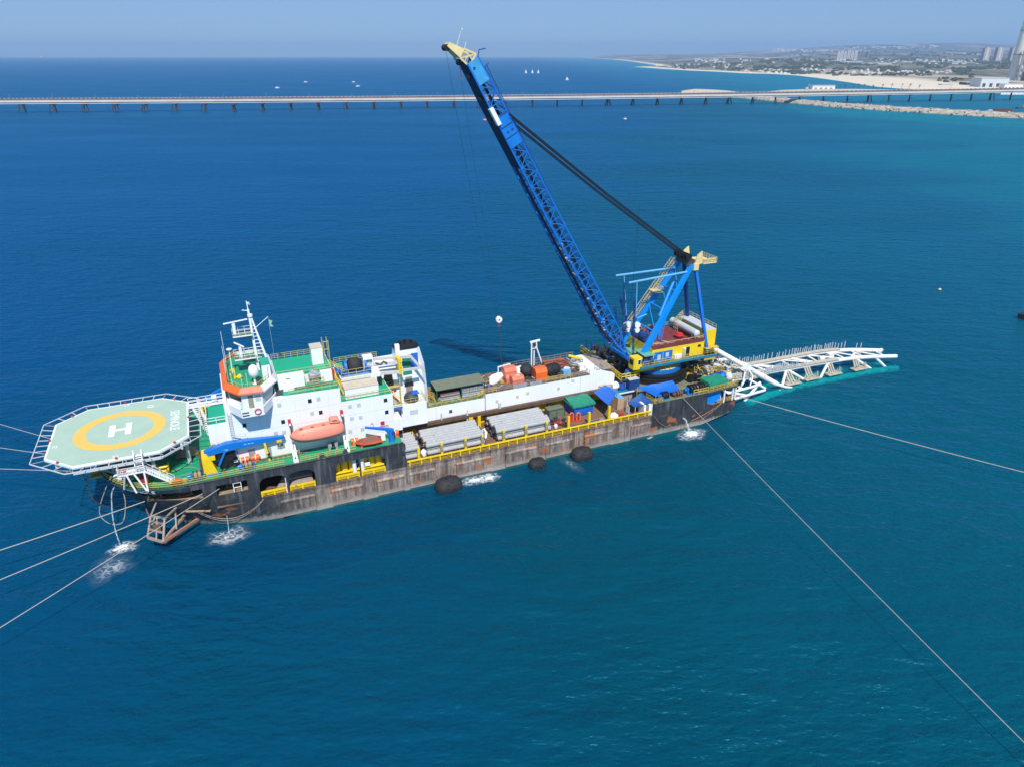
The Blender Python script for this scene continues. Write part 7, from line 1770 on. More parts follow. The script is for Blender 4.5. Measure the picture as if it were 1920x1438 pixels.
mb = MB(); mb.path(sag((79,-.15,1.6),(86.6,.1,4.2),.35,10),.07,5); mb.path(sag((81,-.15,1.2),(86.6,.1,4.1),.3,10),.05,5); mb.path(sag((69.6,-.2,4.6),(73.2,-.2,1.4),.5,8),.06,5); solo(mb,"slack_rope",paint("rope_orange",(0.36,0.19,0.11),0.8),"slack rusty ropes on the black stern quarter side","rope",(78,0,3))
def water_mat():
    m, t, p = nodes("falling_water"); o = coords(t)
    n = noise(t, coords(t,(3,3,.5)), 2.0, 5, .7)
    p.inputs["Base Color"].default_value = (.75,.80,.83,1); p.inputs["Roughness"].default_value = .4
    t.links.new(ramp(t, n, [(.38,0.0),(.70,.7)]), p.inputs["Alpha"]); return m
WATERJ = water_mat()
def foam_mat():
    m, t, p = nodes("sea_foam")
    a = N(t, "ShaderNodeAttribute", attribute_name="foam")
    geo = N(t, "ShaderNodeNewGeometry")
    v = N(t, "ShaderNodeTexVoronoi"); v.feature = 'DISTANCE_TO_EDGE'; v.inputs["Scale"].default_value = 1.0; 
    wn_ = N(t, "ShaderNodeTexNoise"); wn_.inputs["Scale"].default_value = 1.3; wn_.inputs["Detail"].default_value = 4; t.links.new(geo.outputs["Position"], wn_.inputs["Vector"])
    vm = N(t, "ShaderNodeVectorMath", operation='MULTIPLY_ADD'); t.links.new(wn_.outputs["Color"], vm.inputs[0]); vm.inputs[1].default_value = (1.3,1.3,0); t.links.new(geo.outputs["Position"], vm.inputs[2])
    t.links.new(vm.outputs[0], v.inputs["Vector"])
    lines = ramp(t, v.outputs[0], [(0.0,1.0),(0.06,.7),(0.15,0.0)])
    n = noise(t, geo.outputs["Position"], 1.6, 6, .7)
    core = mth(t,'MULTIPLY', mth(t,'SUBTRACT', mth(t,'MULTIPLY', a.outputs["Fac"], 2.1), mth(t,'MULTIPLY', n, 2.7)), 2.4, True)
    ring_ = mth(t,'MULTIPLY', lines, mth(t,'MULTIPLY', mth(t,'SUBTRACT', mth(t,'MULTIPLY', a.outputs["Fac"], 2.4), mth(t,'MULTIPLY', n, 0.75)), 1.6, True))
    al = mth(t,'MAXIMUM', core, mth(t,'MULTIPLY', ring_, .5), True)
    p.inputs["Base Color"].default_value = (.80,.85,.87,1); p.inputs["Roughness"].default_value = .8
    al = mth(t,'MAXIMUM', al, mth(t,'MULTIPLY', a.outputs["Fac"], .16))
    t.links.new(mth(t,'MULTIPLY', al, .9), p.inputs["Alpha"]); return m
FOAM = foam_mat()
def foam(c, rx, ry, rot, label, peak=1.0, tail=0.0, org=None):
    mb = MB(); nu, nv = 40, 14; vs = [Vector((c[0],c[1],.012))]; val = [peak]; fs = []
    sd = int(c[0]*7) % 97; ca, sa = math.cos(rot), math.sin(rot)
    for j in range(1,nv+1):
        r_ = j/nv
        for i in range(nu):
            a = 2*math.pi*i/nu; x = rx*r_*math.cos(a); y = ry*r_*math.sin(a)
            if tail and x < 0: x *= 1+tail
            vs.append(Vector((c[0]+x*ca-y*sa, c[1]+x*sa+y*ca, .012+.35*max(0,peak-.9)*math.exp(-(r_*3)**2)*(1+.5*math.sin(5*a))))); ed = .40+.85*fbm(3+1.6*math.cos(a)+sd,3+1.6*math.sin(a),sd,3)+.25*(vnoise(a*4.1+sd,r_*3,sd)-.5); val.append(max(0.0,peak*(1-min(1.0,r_/max(.2,ed)))**.8))
    for i in range(nu): fs.append((0,1+i,1+(i+1)%nu))
    for j in range(nv-1):
        for i in range(nu): b = 1+j*nu; fs.append((b+i,b+nu+i,b+nu+(i+1)%nu,b+(i+1)%nu))
    mb.add(vs,fs); o = mb.build("sea_foam", FOAM, None, True, (c[0],c[1],0), recalc=False)
    at = o.data.attributes.new("foam",'FLOAT','POINT'); at.data.foreach_set('value', val)
    tag(o, label, "foam", None, "stuff")
foam((-26.7,1.9),3.0,2.4,0.3,"white foam where the bow's water jet hits the sea",1.15)
foam((-27.6,-3.0),4.8,4.0,1.2,"spray streaks on the water below the bow foam",.46)
foam((-11.2,-1.6),4.6,3.8,.2,"lacy foam patch at the black bow side",.78)
foam((31.0,-1.5),5.6,2.2,.05,"white foam right of the largest floating fender",1.0)
foam((33.6,-1.8),3.4,2.0,.1,"churned foam at the stern end of the fender's wash",1.1)
foam((77.6,-2.4),5.2,3.2,.1,"white foam patch under the stern quarter's outlet",1.15)
foam((69.0,-.5),1.6,.6,.1,"small white splash at the step of the hull",.9)
foam((49.5,-3.5),1.6,4.5,.2,"faint bubbles on the water below the aftmost fender",.34)
mb = MB(); mb.path(curve_pts([(-26.1,7.4,8.4),(-26.8,6.3,7.6),(-27.1,5.4,6.0),(-27.3,4.5,4.0),(-27.2,3.4,1.8),(-26.9,2.4,0.05)],8),.09,7); solo(mb,"water_jet",WATERJ,"thin water jet falling from the bow into the foam","water jet",(-26.5,3,8))
mb = MB(); mb.tube((-10.9,.6,2.6),(-11.0,-.7,0.05),.05,.10,6); solo(mb,"water_jet",WATERJ,"thin water trickle falling into the lacy bow foam","water jet",(-11,.5,2.6))
mb = MB(); mb.path(curve_pts([(76.9,-.1,2.6),(77.2,-.7,2.3),(77.5,-1.3,1.0),(77.6,-1.6,0.05)],5),.2,7); solo(mb,"water_jet",WATERJ,"white water gushing from the stern quarter's outlet","water jet",(77,-.3,2.6))
# ------------------------------------------------------------------ far shore: jetty, buildings, trees, boats
CONC = paint("jetty_concrete", (0.62,0.60,0.57), 0.85, var=0.15, scale=0.05)
CONCD = paint("jetty_dark_steel", (0.07,0.065,0.07), 0.8, var=0.3, scale=0.1)
PILE = paint("jetty_pile", (0.06,0.055,0.055), 0.85, var=0.35, scale=0.2, rust=0.25)
pier_px = [(40,212,3),(98,212,3),(157,212,2),(215,212,2),(270,212,2),(327,211,3),(382,211,3),(437,211,1),(491,209,1),(544,208,1),(596,207,1),(648,206,3),(700,206,1),(751,205,1),(800,204,1),(850,204,1),(899,203,3),(948,202,1),(998,201,1),(1045,200,1),(1092,199,1),(1140,198.5,3),(1187,198,2),(1233,197.5,2),(1278,197,2),(1324,196,2),(1367,195,3),(1412,195,2),(1455,195,2),(1500,194,2),(1545,193,2),(1590,193,2),(1630,192,3),(1668,192,2),(1707,191,2),(1746,190,2),(1785,190,2),(1823,189,2),(1860,189,3),(1897,188,2),(1935,188,2)]
def jet_pt(x):
    """jetty axis: world point of the deck's underside at photo column x"""
    yb = 211.5 - 23.5*((max(0.0,x)/1920.0)**1.15)
    g = on_level(x, yb+0.8, 0)
    return g
jt = thing("coal_jetty", "long pale jetty on dark leaning piles crossing the water behind the crane", "jetty", (0,1100,0), ship=False)
axis = []
for x in range(-60, 2001, 40):
    g = jet_pt(x)
    by = 196.0 - 0.0042*x - 0.0000038*x*x        # underside row in the photo
    p = at_depth(x, by, g.y)
    axis.append(Vector((p.x, p.y, p.z)))
# smooth the axis to a gentle curve
for _ in range(6):
    axis = [axis[0]] + [ (axis[i-1]+axis[i]*2+axis[i+1])/4 for i in range(1,len(axis)-1)] + [axis[-1]]
def jet_loop(off, z, up=0.0):
    out = []
    for i, p in enumerate(axis):
        d = (axis[min(i+1,len(axis)-1)]-axis[max(i-1,0)]); s = Vector((-d.y,d.x,0)).normalized()
        out.append(p + s*off + Vector((0,0,z)))
    return out
def strip(name, y0, y1, z0, z1, m):
    mb = MB(); A, B, C_, D_ = jet_loop(y0,z0), jet_loop(y1,z0), jet_loop(y1,z1), jet_loop(y0,z1)
    mb.loft([[a,b,c,d] for a,b,c,d in zip(A,B,C_,D_)]); return mb.build(name, m, jt)
strip("girder", 0.0, 12.0, 0.0, 0.8, CONC)
strip("web", 0.9, 11.8, 0.8, 1.9, CONCD)
strip("road_deck", 0.0, 13.0, 1.9, 2.4, CONC)
strip("parapet", 0.05, 0.5, 2.4, 4.4, CONC)
strip("conveyor_gallery", 4.5, 10.2, 2.5, 6.4, paint("gallery_brown",(0.22,0.17,0.16),0.8,var=0.3,scale=0.1))
strip("gallery_roof", 4.2, 10.5, 6.4, 6.9, paint("gallery_roof_pink",(0.48,0.41,0.40),0.8,var=0.2,scale=0.1))
mb = MB()
for i in range(0, len(axis)-1):
    for k in range(5):
        p = axis[i].lerp(axis[i+1], k/5)+Vector((0,0.4,6.9)); mb.beam(p, p+Vector((0,5,0)) , .35, .5)
mb.build("roof_frame", CONCD, jt)
mb = MB()
for i in range(0, len(axis)-1, 2):
    p = axis[i] + Vector((0,1,2)); mb.beam(p, p+Vector((0,0,10)), .28); mb.beam(p+Vector((0,0,10)), p+Vector((0,2.5,10.2)), .25)
mb.build("lamp_mast", GREY, jt)
for x, yb, n in pier_px:
    g = on_level(x, yb, 0); 
    # nearest axis height
    i = min(range(len(axis)), key=lambda i: abs(axis[i].x-g.x)); top = axis[i]
    zt = top.z
    mb = MB(); lean = -3.0*(x-960)/960.0
    y0 = g.y + 1.0
    mb.box(g.x-2.6, g.x+2.6, y0, y0+10.5, zt-1.1, zt+0.05)
    if n == 3: legs = [(-4.6,0),(0.5,5),(4.6,0),(0.5,9)]
    elif n == 2: legs = [(-3.4,0),(3.4,8),(-1,4)]
    else: legs = [(-0.9,0),(0.9,8),(0,4)]
    for dx, dy in legs:
        sgn = 1.0
        mb.tube((g.x+dx*1.15, y0+dy, -4), (g.x+dx*0.35, y0+1+dy*0.8, zt-1.0), 0.75, n=8)
    if n >= 2: mb.tube((g.x-3, y0, 5.0), (g.x+3, y0, 5.0), 0.3, n=6)
    mb.build("trestle", PILE, jt)

# ---- breakwater barge and small things by it
t = thing("moored_barge", "dark red barge moored behind the breakwater at right", "barge", on_level(1878,210,0), ship=False)
g = on_level(1878,210,0); x, y = g.x, g.y
mb = MB(); mb.box(x-13,x+13,y-3,y+3,-.5,2.4); mb.build("hull", paint("barge_red",(0.16,0.05,0.05),0.7), t)
mb = MB(); mb.box(x-11,x+12,y-2.4,y+2.4,2.4,3.4); mb.build("deckhouse", paint("barge_brown",(0.10,0.04,0.04),0.7), t)
mb = MB(); mb.box(x-19,x-13.2,y-2,y+2,1.5,2.3); mb.build("ramp", WHITER, t)

# ---- power station
def wbox(cx, cy, w_, d_, h, z=0): return MB().box(cx-w_/2, cx+w_/2, cy-d_/2, cy+d_/2, z, z+h)
CHIM = paint("chimney_concrete", (0.80,0.78,0.72), 0.85, var=0.12, scale=0.05, streak=0.35, dirt=(0.20,0.19,0.18))
CX_, CY_ = 1398.0, 2145.0
t = thing("chimney", "huge pale concrete power station chimney cut off by the frame's right edge", "chimney", (CX_,CY_,0), ship=False)
mb = MB(); mb.lathe((CX_,CY_,0), [(23,0),(21,60),(18.5,160),(16,300),(15,300),(15,295)], 40); mb.build("stack", CHIM, t, smooth=True)
mb = MB()
for z in (70,130,200,260): mb.lathe((CX_,CY_,0), [(22-z*0.02,z-1),(23.5-z*0.022,z-1),(23.5-z*0.022,z+1.2),(22-z*0.02,z+1.2)], 40)
mb.build("gallery", GREY, t)
mb = MB()
for k in range(3): mb.lathe((CX_-12,CY_-24,8+k*15), [(0.1,-7),(5,-5.5),(7,0),(5,5.5),(0.1,7)], 16)
mb.build("silo_dome", GREYL, t, smooth=True)
mb = MB(); mb.path([(CX_-14,CY_-28,z+3*math.sin(z*.3)) for z in range(5,95,6)], 3.2, 10); mb.path([(CX_-4,CY_-26,5),(CX_-4,CY_-26,62),(CX_+10,CY_-26,74)], 3.6, 10)
for k in range(9): mb.beam((CX_-2+k*2,CY_-27,10+k*7),(CX_+12-k,CY_-27,12+k*8),1.0)
mb.build("duct", GREY, t)
t = thing("boiler_house", "dark grey boiler house at the foot of the tall chimney", "power plant", (CX_+10,CY_-60,0), ship=False)
wbox(CX_+14,CY_-62,62,30,26,2).build("wall", paint("plant_grey",(0.20,0.20,0.20),0.8,var=0.4,scale=0.08), t)
mb = MB()
for k in range(7): mb.box(CX_-15+k*8,CX_-11+k*8,CY_-78.5,CY_-77.2,6,26)
mb.build("cladding_rib", GREYL, t)
def plant(cx, cy, w_, d_, h, label, m, gaps=4, name="plant_building"):
    t = thing(name, label, "industrial building", (cx,cy,2), ship=False)
    wbox(cx,cy,w_,d_,h,1).build("wall", m, t)
    wbox(cx,cy,w_+1.2,d_+1.2,0.8,h+1).build("roof", GREYL, t)
    for k in range(gaps):
        x = cx-w_/2+(k+.5)*w_/gaps
        mb = MB(); mb.box(x-w_/gaps*.22,x+w_/gaps*.22,cy-d_/2-.12,cy-d_/2+.1,2.5,h*.55); mb.build("bay_opening", DKGREY, t)
PB = paint("plant_pale", (0.55,0.60,0.64), 0.7, var=0.1, scale=0.03)
g = on_level(1868,166,2); plant(g.x, g.y+30, 62, 40, 21, "pale blue grey power station hall left of the chimney", PB, 4)
g = on_level(1836,163,2); plant(g.x, g.y+40, 34, 30, 9, "low dark shed between the beach and the power station hall", DKGREY, 3)
g = on_level(1900,168,2); plant(g.x, g.y+10, 40, 18, 11, "white roofed low building in front of the chimney", WHITER, 5)
g = on_level(1884,167,2); plant(g.x, g.y+4, 12, 10, 9, "small turquoise fronted building beside the power station hall", paint("turquoise_paint",(0.10,0.45,0.45),0.6), 2)
g = on_level(1905,177,2); plant(g.x, g.y+5, 60, 14, 4, "long low white shed by the jetty's landward end", WHITER, 8)
g = on_level(1790,163,2); plant(g.x, g.y+40, 26, 18, 4.5, "flat grey beach building left of the power station", GREYL, 4)

# ---- high-rise blocks
HI = paint("tower_white", (0.62,0.61,0.60), 0.7, var=0.1, scale=0.02)
HIB = paint("tower_grey", (0.42,0.40,0.38), 0.7, var=0.1, scale=0.02)
def highrise(px, py, wpx, hpx, Y, label, group, m, m2):
    b = at_depth(px, py, Y); pm = 1.107*Y/F_PX*0.93
    w_, h_ = wpx*pm, hpx*pm
    t = thing("apartment_tower", label, "tower block", b, group, ship=False)
    mb = MB(); mb.box(b.x-w_/2,b.x+w_/2,b.y-w_*.4,b.y+w_*.4,b.z-12,b.z+h_); mb.build("wall", m, t)
    mb = MB(); mb.box(b.x-w_*.2,b.x+w_*.2,b.y-w_*.2,b.y+w_*.2,b.z+h_,b.z+h_*1.08); mb.build("roof_house", m, t)
    mb = MB(); mb.box(b.x-w_*.12,b.x+w_*.12,b.y-w_*.4-.25,b.y-w_*.4+.5,b.z,b.z+h_*.96); mb.build("balcony_shaft", m2, t)
    mb = MB(); k = max(6, int(h_/6))
    for i in range(k):
        z = b.z + h_*(i+.3)/k
        mb.box(b.x-w_*.46,b.x-w_*.16,b.y-w_*.4-.15,b.y-w_*.4+.3,z,z+h_/k*.4); mb.box(b.x+w_*.16,b.x+w_*.46,b.y-w_*.4-.15,b.y-w_*.4+.3,z,z+h_/k*.4)
    mb.build("window_band", GREY, t)
for i, px in enumerate((1570.5,1576.5,1583,1589.5,1596,1602.5)):
    nm = ["leftmost white tower block of the row of six on the coast plain","second white tower block from the left in the row of six","third white tower block from the left in the row of six","fourth white tower block from the left in the row of six","fifth white tower block from the left in the row of six","rightmost white tower block of the row of six on the coast plain"][i]
    highrise(px, 112, 4.6, 11+(i%2), 5600, nm, "row of six white tower blocks", HI, GREY)
for px, nm in ((1846,"left of the three tall towers near the chimney"),(1870,"middle of the three tall towers near the chimney"),(1897,"tall tower partly hidden right against the chimney")):
    highrise(px, 111, 10, 16.5, 5200, nm, "three tall towers beside the chimney", HIB, HI)

# ---- houses: white low buildings of the coast towns
HW = paint("house_white", (0.72,0.70,0.66), 0.8, var=0.12, scale=0.05)
HR = paint("house_roof", (0.60,0.52,0.45), 0.85, var=0.2, scale=0.05)
def house_mesh(w_, d_, h, name):
    mb = MB(); mb.mat(0).box(-w_/2,w_/2,-d_/2,d_/2,-3,h); mb.mat(1).box(-w_/2-.3,w_/2+.3,-d_/2-.3,d_/2+.3,h,h+.4)
    mb.mat(0).box(-w_*.2,w_*.15,-d_*.2,d_*.2,h+.4,h+2.2)
    mb.mat(2)
    for k in range(max(2,int(w_/4))):
        x = -w_/2+2+k*4
        if x < w_/2-1: mb.box(x-.8,x+.8,-d_/2-.06,-d_/2+.1,1,2.6)
    me = mb
    return mb
proto = []
for k, (a,b_,c_) in enumerate(((14,10,6),(22,11,7),(10,9,8),(34,12,6),(18,14,10))):
    mb = house_mesh(a,b_,c_,"house"); proto.append(mb)
fields = [   # (photo box, count, Y spread label)
  ((1395,131,1475,139), 29, "white beachside house in the bay village above the far beach", "houses of the bay village"),
  ((1470,124,1545,135), 21, "white house among trees behind the bay village", "houses among the trees"),
  ((1250,122,1400,128), 29, "pale building of the distant shore town on the left", "buildings of the distant shore town"),
  ((1590,133,1680,141), 26, "white villa in the line behind the dunes", "villas behind the dunes"),
  ((1680,134,1790,139), 31, "white house in the row behind the wide beach", "houses behind the wide beach"),
  ((1640,112,1740,119), 23, "white building at the edge of the dark woods", "buildings at the woods' edge"),
  ((1735,112,1835,121), 31, "white block in the town below the hills at right", "blocks below the hills"),
  ((1450,94,1560,99), 29, "pale house of the hilltop town on the left ridge", "hilltop town houses on the left ridge"),
  ((1600,86,1760,93), 34, "pale house of the hilltop town along the middle ridge", "hilltop town houses on the middle ridge"),
  ((1300,112,1450,120), 29, "distant pale building on the northern coast plain", "buildings of the northern plain"),
]
base_objs = []
for mb in proto: base_objs.append(None)
rr = random.Random(77)
for (x0,y0,x1,y1), n, lab, grp in fields:
    for i in range(n):
        px, py = rr.uniform(x0,x1), rr.uniform(y0,y1)
        g = ground_hit(px, py)
        if g.z < 0.8: continue
        k = rr.randrange(len(proto))
        if base_objs[k] is None:
            ob = proto[k].build("house", [HW,HR,DKGREY], ship=False); base_objs[k] = ob
        else:
            ob = base_objs[k].copy(); COL.objects.link(ob)
        ob.location = g; s = 0.62*(1.0 + max(0, g.y-3500)/4800.0)
        ob.scale = (s*rr.uniform(.8,1.25), s, s*rr.uniform(.85,1.2)); ob.rotation_euler = (0,0,rr.uniform(-.5,.5))
        tag(ob, lab, "house", grp)
g = on_level(1544,168.5,2)
t = thing("harbour_shed", "long white shed on the sand bank behind the jetty", "shed", g, ship=False)
wbox(g.x,g.y+6,48,12,8,1.5).build("wall", WHITER, t)
mb = MB(); mb.prism([(g.x-25,g.y-1),(g.x+25,g.y-1),(g.x+25,g.y+13),(g.x-25,g.y+13)],9.5,10.4); mb.build("roof", GREYL, t)
mb = MB()
for k in range(4): mb.box(g.x-20+k*11,g.x-14+k*11,g.y-.1,g.y+.2,2.2,6)
mb.build("gate", GREY, t)
t = thing("excavator", "small excavator working left of the harbour shed", "excavator", (g.x-36,g.y,2), ship=False)
mb = MB(); mb.box(g.x-40,g.x-33,g.y-2,g.y+2,2,3.2); mb.build("track", DKGREY, t)
mb = MB(); mb.box(g.x-39,g.x-33,g.y-1.6,g.y+1.6,3.2,6); mb.build("cabin", GREYL, t)
mb = MB(); mb.beam((g.x-36,g.y,5),(g.x-32,g.y,13),.9); mb.beam((g.x-32,g.y,13),(g.x-28,g.y,6),.7); mb.build("arm", GREY, t)

# ---- greenhouses: long pale roofs on the plain
for (x0,x1,py,lab) in ((1562,1610,118,"pale greenhouse roof left of the woods"),(1606,1655,121,"broad pale greenhouse roof below the tower row"),(1634,1650,111,"white factory hall right of the tower row"),(1772,1795,120.5,"long white hall roof in the woods at right")):
    a = ground_hit(x0,py); b = ground_hit(x1,py); w_ = b.x-a.x; c = (a+b)/2
    t = thing("greenhouse", lab, "greenhouse", c, ship=False)
    mb = MB(); mb.box(c.x-w_/2,c.x+w_/2,c.y-80,c.y+80,c.z-4,c.z+7); mb.build("wall", GREYL, t)
    mb = MB()
    for k in range(6): mb.prism([(c.x-w_/2+k*w_/6,c.y-81),(c.x-w_/2+(k+1)*w_/6-1,c.y-81),(c.x-w_/2+(k+1)*w_/6-1,c.y+81),(c.x-w_/2+k*w_/6,c.y+81)],c.z+7,c.z+8.5)
    mb.build("roof", paint("greenhouse_roof",(0.50,0.55,0.53),0.5), t)

# ---- woods: uncountable tree clumps on the plain (stuff)
LEAF = paint("far_foliage", (0.075,0.095,0.055), 0.9, var=0.55, scale=0.05)
rr = random.Random(19); mb = MB()
zones = [((1480,120,1900,131),900),((1260,120,1480,134),420),((1560,130,1830,143),420),((1640,112,1900,121),420),((1420,112,1640,121),260),((1430,135,1560,140),120),((1760,146,1850,156),60),((1450,92,1900,110),420)]
for (x0,y0,x1,y1), n in zones:
    for i in range(n):
        px, py = rr.uniform(x0,x1), rr.uniform(y0,y1)
        if fbm(px*0.03, py*0.25, 41) < 0.44: continue
        g = ground_hit(px, py)
        if g.z < 1.2: continue
        s = rr.uniform(1.8,4.2)*(1+g.y/7000)
        mb.blob((g.x,g.y,g.z+s*.45), (s*rr.uniform(1,2.2), s, s*rr.uniform(.7,1.1)), rr.randrange(9999), 0.45, 6, 4)
o = mb.build("woodland", LEAF, ship=False); o['kind'] = 'stuff'; o['label'] = "dark scattered woods and scrub on the coastal plain"; o['category'] = "woods"

# ---- palms on the sand bank behind the jetty
PALM = paint("palm_leaf", (0.04,0.075,0.03), 0.8, var=0.4)
def palm_tree(px, py, h, label):
    g = on_level(px, py, 1.8); t = thing("palm_tree", label, "palm tree", g, "palms on the sand bank behind the jetty", ship=False)
    mb = MB(); mb.path([(g.x,g.y,g.z-1),(g.x+.3,g.y,g.z+h*.5),(g.x+.6,g.y,g.z+h)], .35, 6); mb.build("trunk", RUSTDK, t)
    mb = MB(); rr = random.Random(int(px))
    for k in range(16):
        a = k*2.4+rr.uniform(-.3,.3); L = rr.uniform(2.6,4.2); e = rr.uniform(-.5,.7); prev = None
        for j in range(5):
            u = j/4; c = Vector((g.x+.6+math.cos(a)*L*u, g.y+math.sin(a)*L*u, g.z+h+L*(e*u-.75*u*u)))
            wd = .55*(1-u*.8); s = Vector((-math.sin(a),math.cos(a),0))*wd
            cur = (c-s, c+s+Vector((0,0,-.1)))
            if prev: mb.quad(prev[0],prev[1],cur[1],cur[0])
            prev = cur
    mb.build("crown", PALM, t, recalc=False)
for i, (px,py,h) in enumerate([(1566,167,9),(1574,168,7),(1583,168,8),(1600,167,8),(1608,166,9),(1619,168,10),(1636,167,7),(1654,166,8),(1671,166,9),(1690,167,10),(1705,168,11),(1723,166,7)]):
    palm_tree(px, py, h, "small dark palm tree standing on the sand bank behind the jetty")

# ---- sailing boats, motor boats, buoys, distant ship
SAIL = paint("sail_cloth", (0.82,0.82,0.80), 0.8, var=0.05)
def sailboat(px, py, label, h=15):
    g = on_level(px, py, 0); x, y = g.x, g.y
    t = thing("sailing_boat", label, "sailing boat", (x,y,0), "sailing boats far out beyond the jetty", ship=False)
    mb = MB(); mb.loft([[(x-4.5,y-.3,.2),(x-4.5,y+.3,.2),(x-4.8,y+.4,1.3),(x-4.8,y-.4,1.3)],[(x,y-1.2,-.3),(x,y+1.2,-.3),(x,y+1.6,1.3),(x,y-1.6,1.3)],[(x+4.8,y-.1,.4),(x+4.8,y+.1,.4),(x+5.4,y+.1,1.5),(x+5.4,y-.1,1.5)]]); mb.build("hull", WHITER, t)
    mb = MB(); mb.tube((x+.6,y,1),(x+.6,y,h+1.5),.12,n=6); mb.tube((x+.6,y,2.2),(x-4,y+.3,2.2),.1,n=6); mb.build("mast", GREYL, t)
    mb = MB(); mb.add([(x+.5,y,2.4),(x-4,y+.3,2.4),(x+.5,y,h+1),(x-1.6,y+.5,h*.5),(x+.5,y+.06,2.4),(x-4,y+.36,2.4),(x+.5,y+.06,h+1),(x-1.6,y+.56,h*.5)],[(0,1,3),(0,3,2),(4,7,5),(4,6,7),(1,5,7,3),(3,7,6,2)]); mb.build("mainsail", SAIL, t, recalc=False)
    mb = MB(); mb.add([(x+.9,y,h*.8),(x+5.2,y,1.6),(x+1,y+.5,2),(x+.9,y+.06,h*.8),(x+5.2,y+.06,1.6),(x+1,y+.56,2)],[(0,1,2),(3,5,4)]); mb.build("jib", SAIL, t, recalc=False)
sailboat(986,138,"leftmost of the three white sailing boats beyond the jetty",17)
sailboat(998,138,"middle of the three white sailing boats beyond the jetty",17)
sailboat(1009,138,"rightmost of the three white sailing boats beyond the jetty",16)
sailboat(1063,151,"lone tiny white sailing boat right of the three",10)
def motorboat(px, py, label, s=1.0):
    g = on_level(px, py, 0); x, y = g.x, g.y
    t = thing("motor_boat", label, "motor boat", (x,y,0), "white motor boats beyond the jetty", ship=False)
    mb = MB(); mb.loft([[(x-4*s,y-1.3*s,-.2),(x-4*s,y+1.3*s,-.2),(x-4.2*s,y+1.5*s,1.2*s),(x-4.2*s,y-1.5*s,1.2*s)],[(x+1*s,y-1.2*s,-.2),(x+1*s,y+1.2*s,-.2),(x+1*s,y+1.6*s,1.3*s),(x+1*s,y-1.6*s,1.3*s)],[(x+4*s,y-.1,.2),(x+4*s,y+.1,.2),(x+5*s,y+.1,1.7*s),(x+5*s,y-.1,1.7*s)]]); mb.build("hull", WHITER, t)
    mb = MB(); mb.box(x-1.6*s,x+1.4*s,y-1*s,y+1*s,1.2*s,2.9*s); mb.build("cabin", WHITER, t)
    mb = MB(); mb.box(x-1*s,x+1.43*s,y-1.03*s,y+1.03*s,2*s,2.5*s); mb.build("window", GLASS, t)
motorboat(520,166,"white motor boat farthest left beyond the jetty, nearest to it",1.2)
motorboat(573,155,"small white motor boat right of the leftmost one, farther out",1.2)
motorboat(663,155,"upper of the two white motor boats close together",1.1)
motorboat(671,163,"lower of the two white motor boats close together",1.2)
def buoy(px, py, label, m, s=1.0, cat="buoy"):
    g = on_level(px, py, 0); x, y = g.x, g.y
    t = thing("buoy", label, cat, (x,y,0), ship=False)
    mb = MB(); mb.lathe((x,y,0), [(0.05,-.8*s),(1.2*s,-.6*s),(1.5*s,.1*s),(1.1*s,.7*s),(0.4*s,.9*s),(0.05,.95*s)], 14); mb.build("float", m, t, smooth=True)
    mb = MB(); mb.tube((x,y,.9*s),(x,y,1.9*s),.12*s,n=6); mb.lathe((x,y,2*s),[(0.02,-.3*s),(.3*s,0),(0.02,.3*s)],8); mb.build("topmark", RED, t)
PINK = paint("buoy_pink", (0.70,0.16,0.14), 0.5)
buoy(909,226,"pinkish red mooring buoy left of the crane boom", PINK, 1.7)
buoy(1172,224,"pale pink mooring buoy right of the hoist ropes below the jetty", paint("buoy_pale",(0.72,0.45,0.45),0.5), 1.5)
buoy(1762,543,"small yellow buoy on open water at right", CREAMY, 0.35)
g = on_level(1925,598,0); x, y = g.x, g.y
t = thing("tug_boat", "dark boat just entering at the right edge of the photo", "boat", (x,y,0), ship=False)
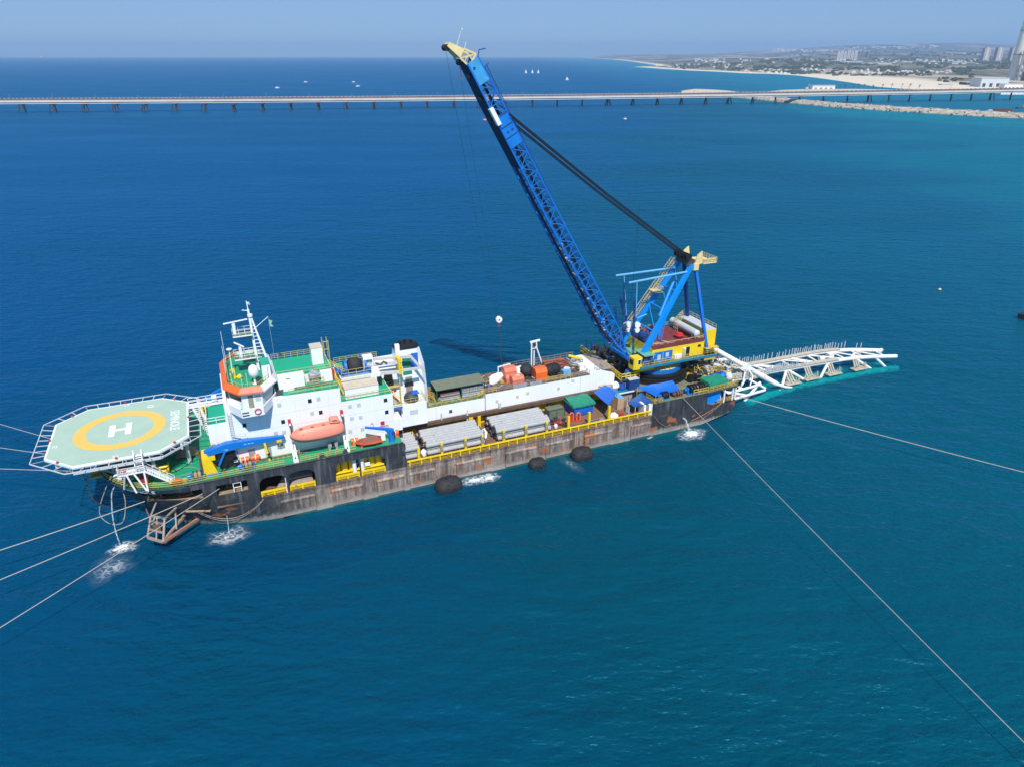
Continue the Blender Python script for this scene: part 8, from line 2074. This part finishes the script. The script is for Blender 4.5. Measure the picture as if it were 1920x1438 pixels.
mb = MB(); mb.loft([[(x-2.4,y-.15,-.3),(x-2.4,y+.15,-.3),(x-2.9,y+.2,1.6),(x-2.9,y-.2,1.6)],[(x,y-1.7,-.4),(x,y+1.7,-.4),(x,y+2,1.3),(x,y-2,1.3)],[(x+7,y-1.7,-.4),(x+7,y+1.7,-.4),(x+7,y+1.9,1.3),(x+7,y-1.9,1.3)]]); mb.build("hull", BLACK, t)
mb = MB(); mb.box(x+1,x+4,y-1.2,y+1.2,1.3,3.4); mb.build("wheelhouse", GREY, t)
g = on_level(1915,204,0)
t = thing("work_barge", "dark flat workboat by the jetty's end at right", "boat", (g.x,g.y,0), ship=False)
mb = MB(); mb.box(g.x-7,g.x+12,g.y-3,g.y+3,-.4,1.6); mb.build("hull", DKGREY, t)
mb = MB(); mb.box(g.x+2,g.x+6,g.y-1.5,g.y+1.5,1.6,4.5); mb.build("wheelhouse", WHITER, t)
g = on_level(72,108.6,0); g = Vector((g.x*0.78, g.y*0.78, 0)); 
t = thing("cargo_ship", "tiny cargo ship on the horizon at far left", "ship", g, ship=False)
s = 1.0
mb = MB(); mb.box(g.x-75,g.x+75,g.y-12,g.y+12,0,16); mb.build("hull", paint("ship_red",(0.30,0.12,0.12),0.7), t)
mb = MB(); mb.box(g.x+40,g.x+62,g.y-10,g.y+10,16,44); mb.build("bridge_house", WHITER, t)
mb = MB(); mb.box(g.x-55,g.x+25,g.y-10,g.y+10,16,27); mb.tube((g.x-40,g.y,27),(g.x-40,g.y,50),2,n=8); mb.tube((g.x-5,g.y,27),(g.x-5,g.y,50),2,n=8); mb.build("deck_cargo", paint("ship_cargo",(0.45,0.35,0.33),0.7), t)

# ------------------------------------------------------------------ haze: the air over the bay
hz = MB(); hz.box(-26200,26200,-700,22800,-27.5,345)
m, tt, pp = nodes("haze_air"); tt.nodes.remove(pp)
pv = N(tt, "ShaderNodeVolumePrincipled"); pv.inputs["Density"].default_value = 7.2e-5
pv.inputs["Color"].default_value = (0.42,0.66,1.0,1); pv.inputs["Anisotropy"].default_value = 0.0
tt.links.new(pv.outputs[0], [n for n in tt.nodes if n.type == 'OUTPUT_MATERIAL'][0].inputs["Volume"])
o = hz.build("haze", m, ship=False); o['kind'] = 'stuff'
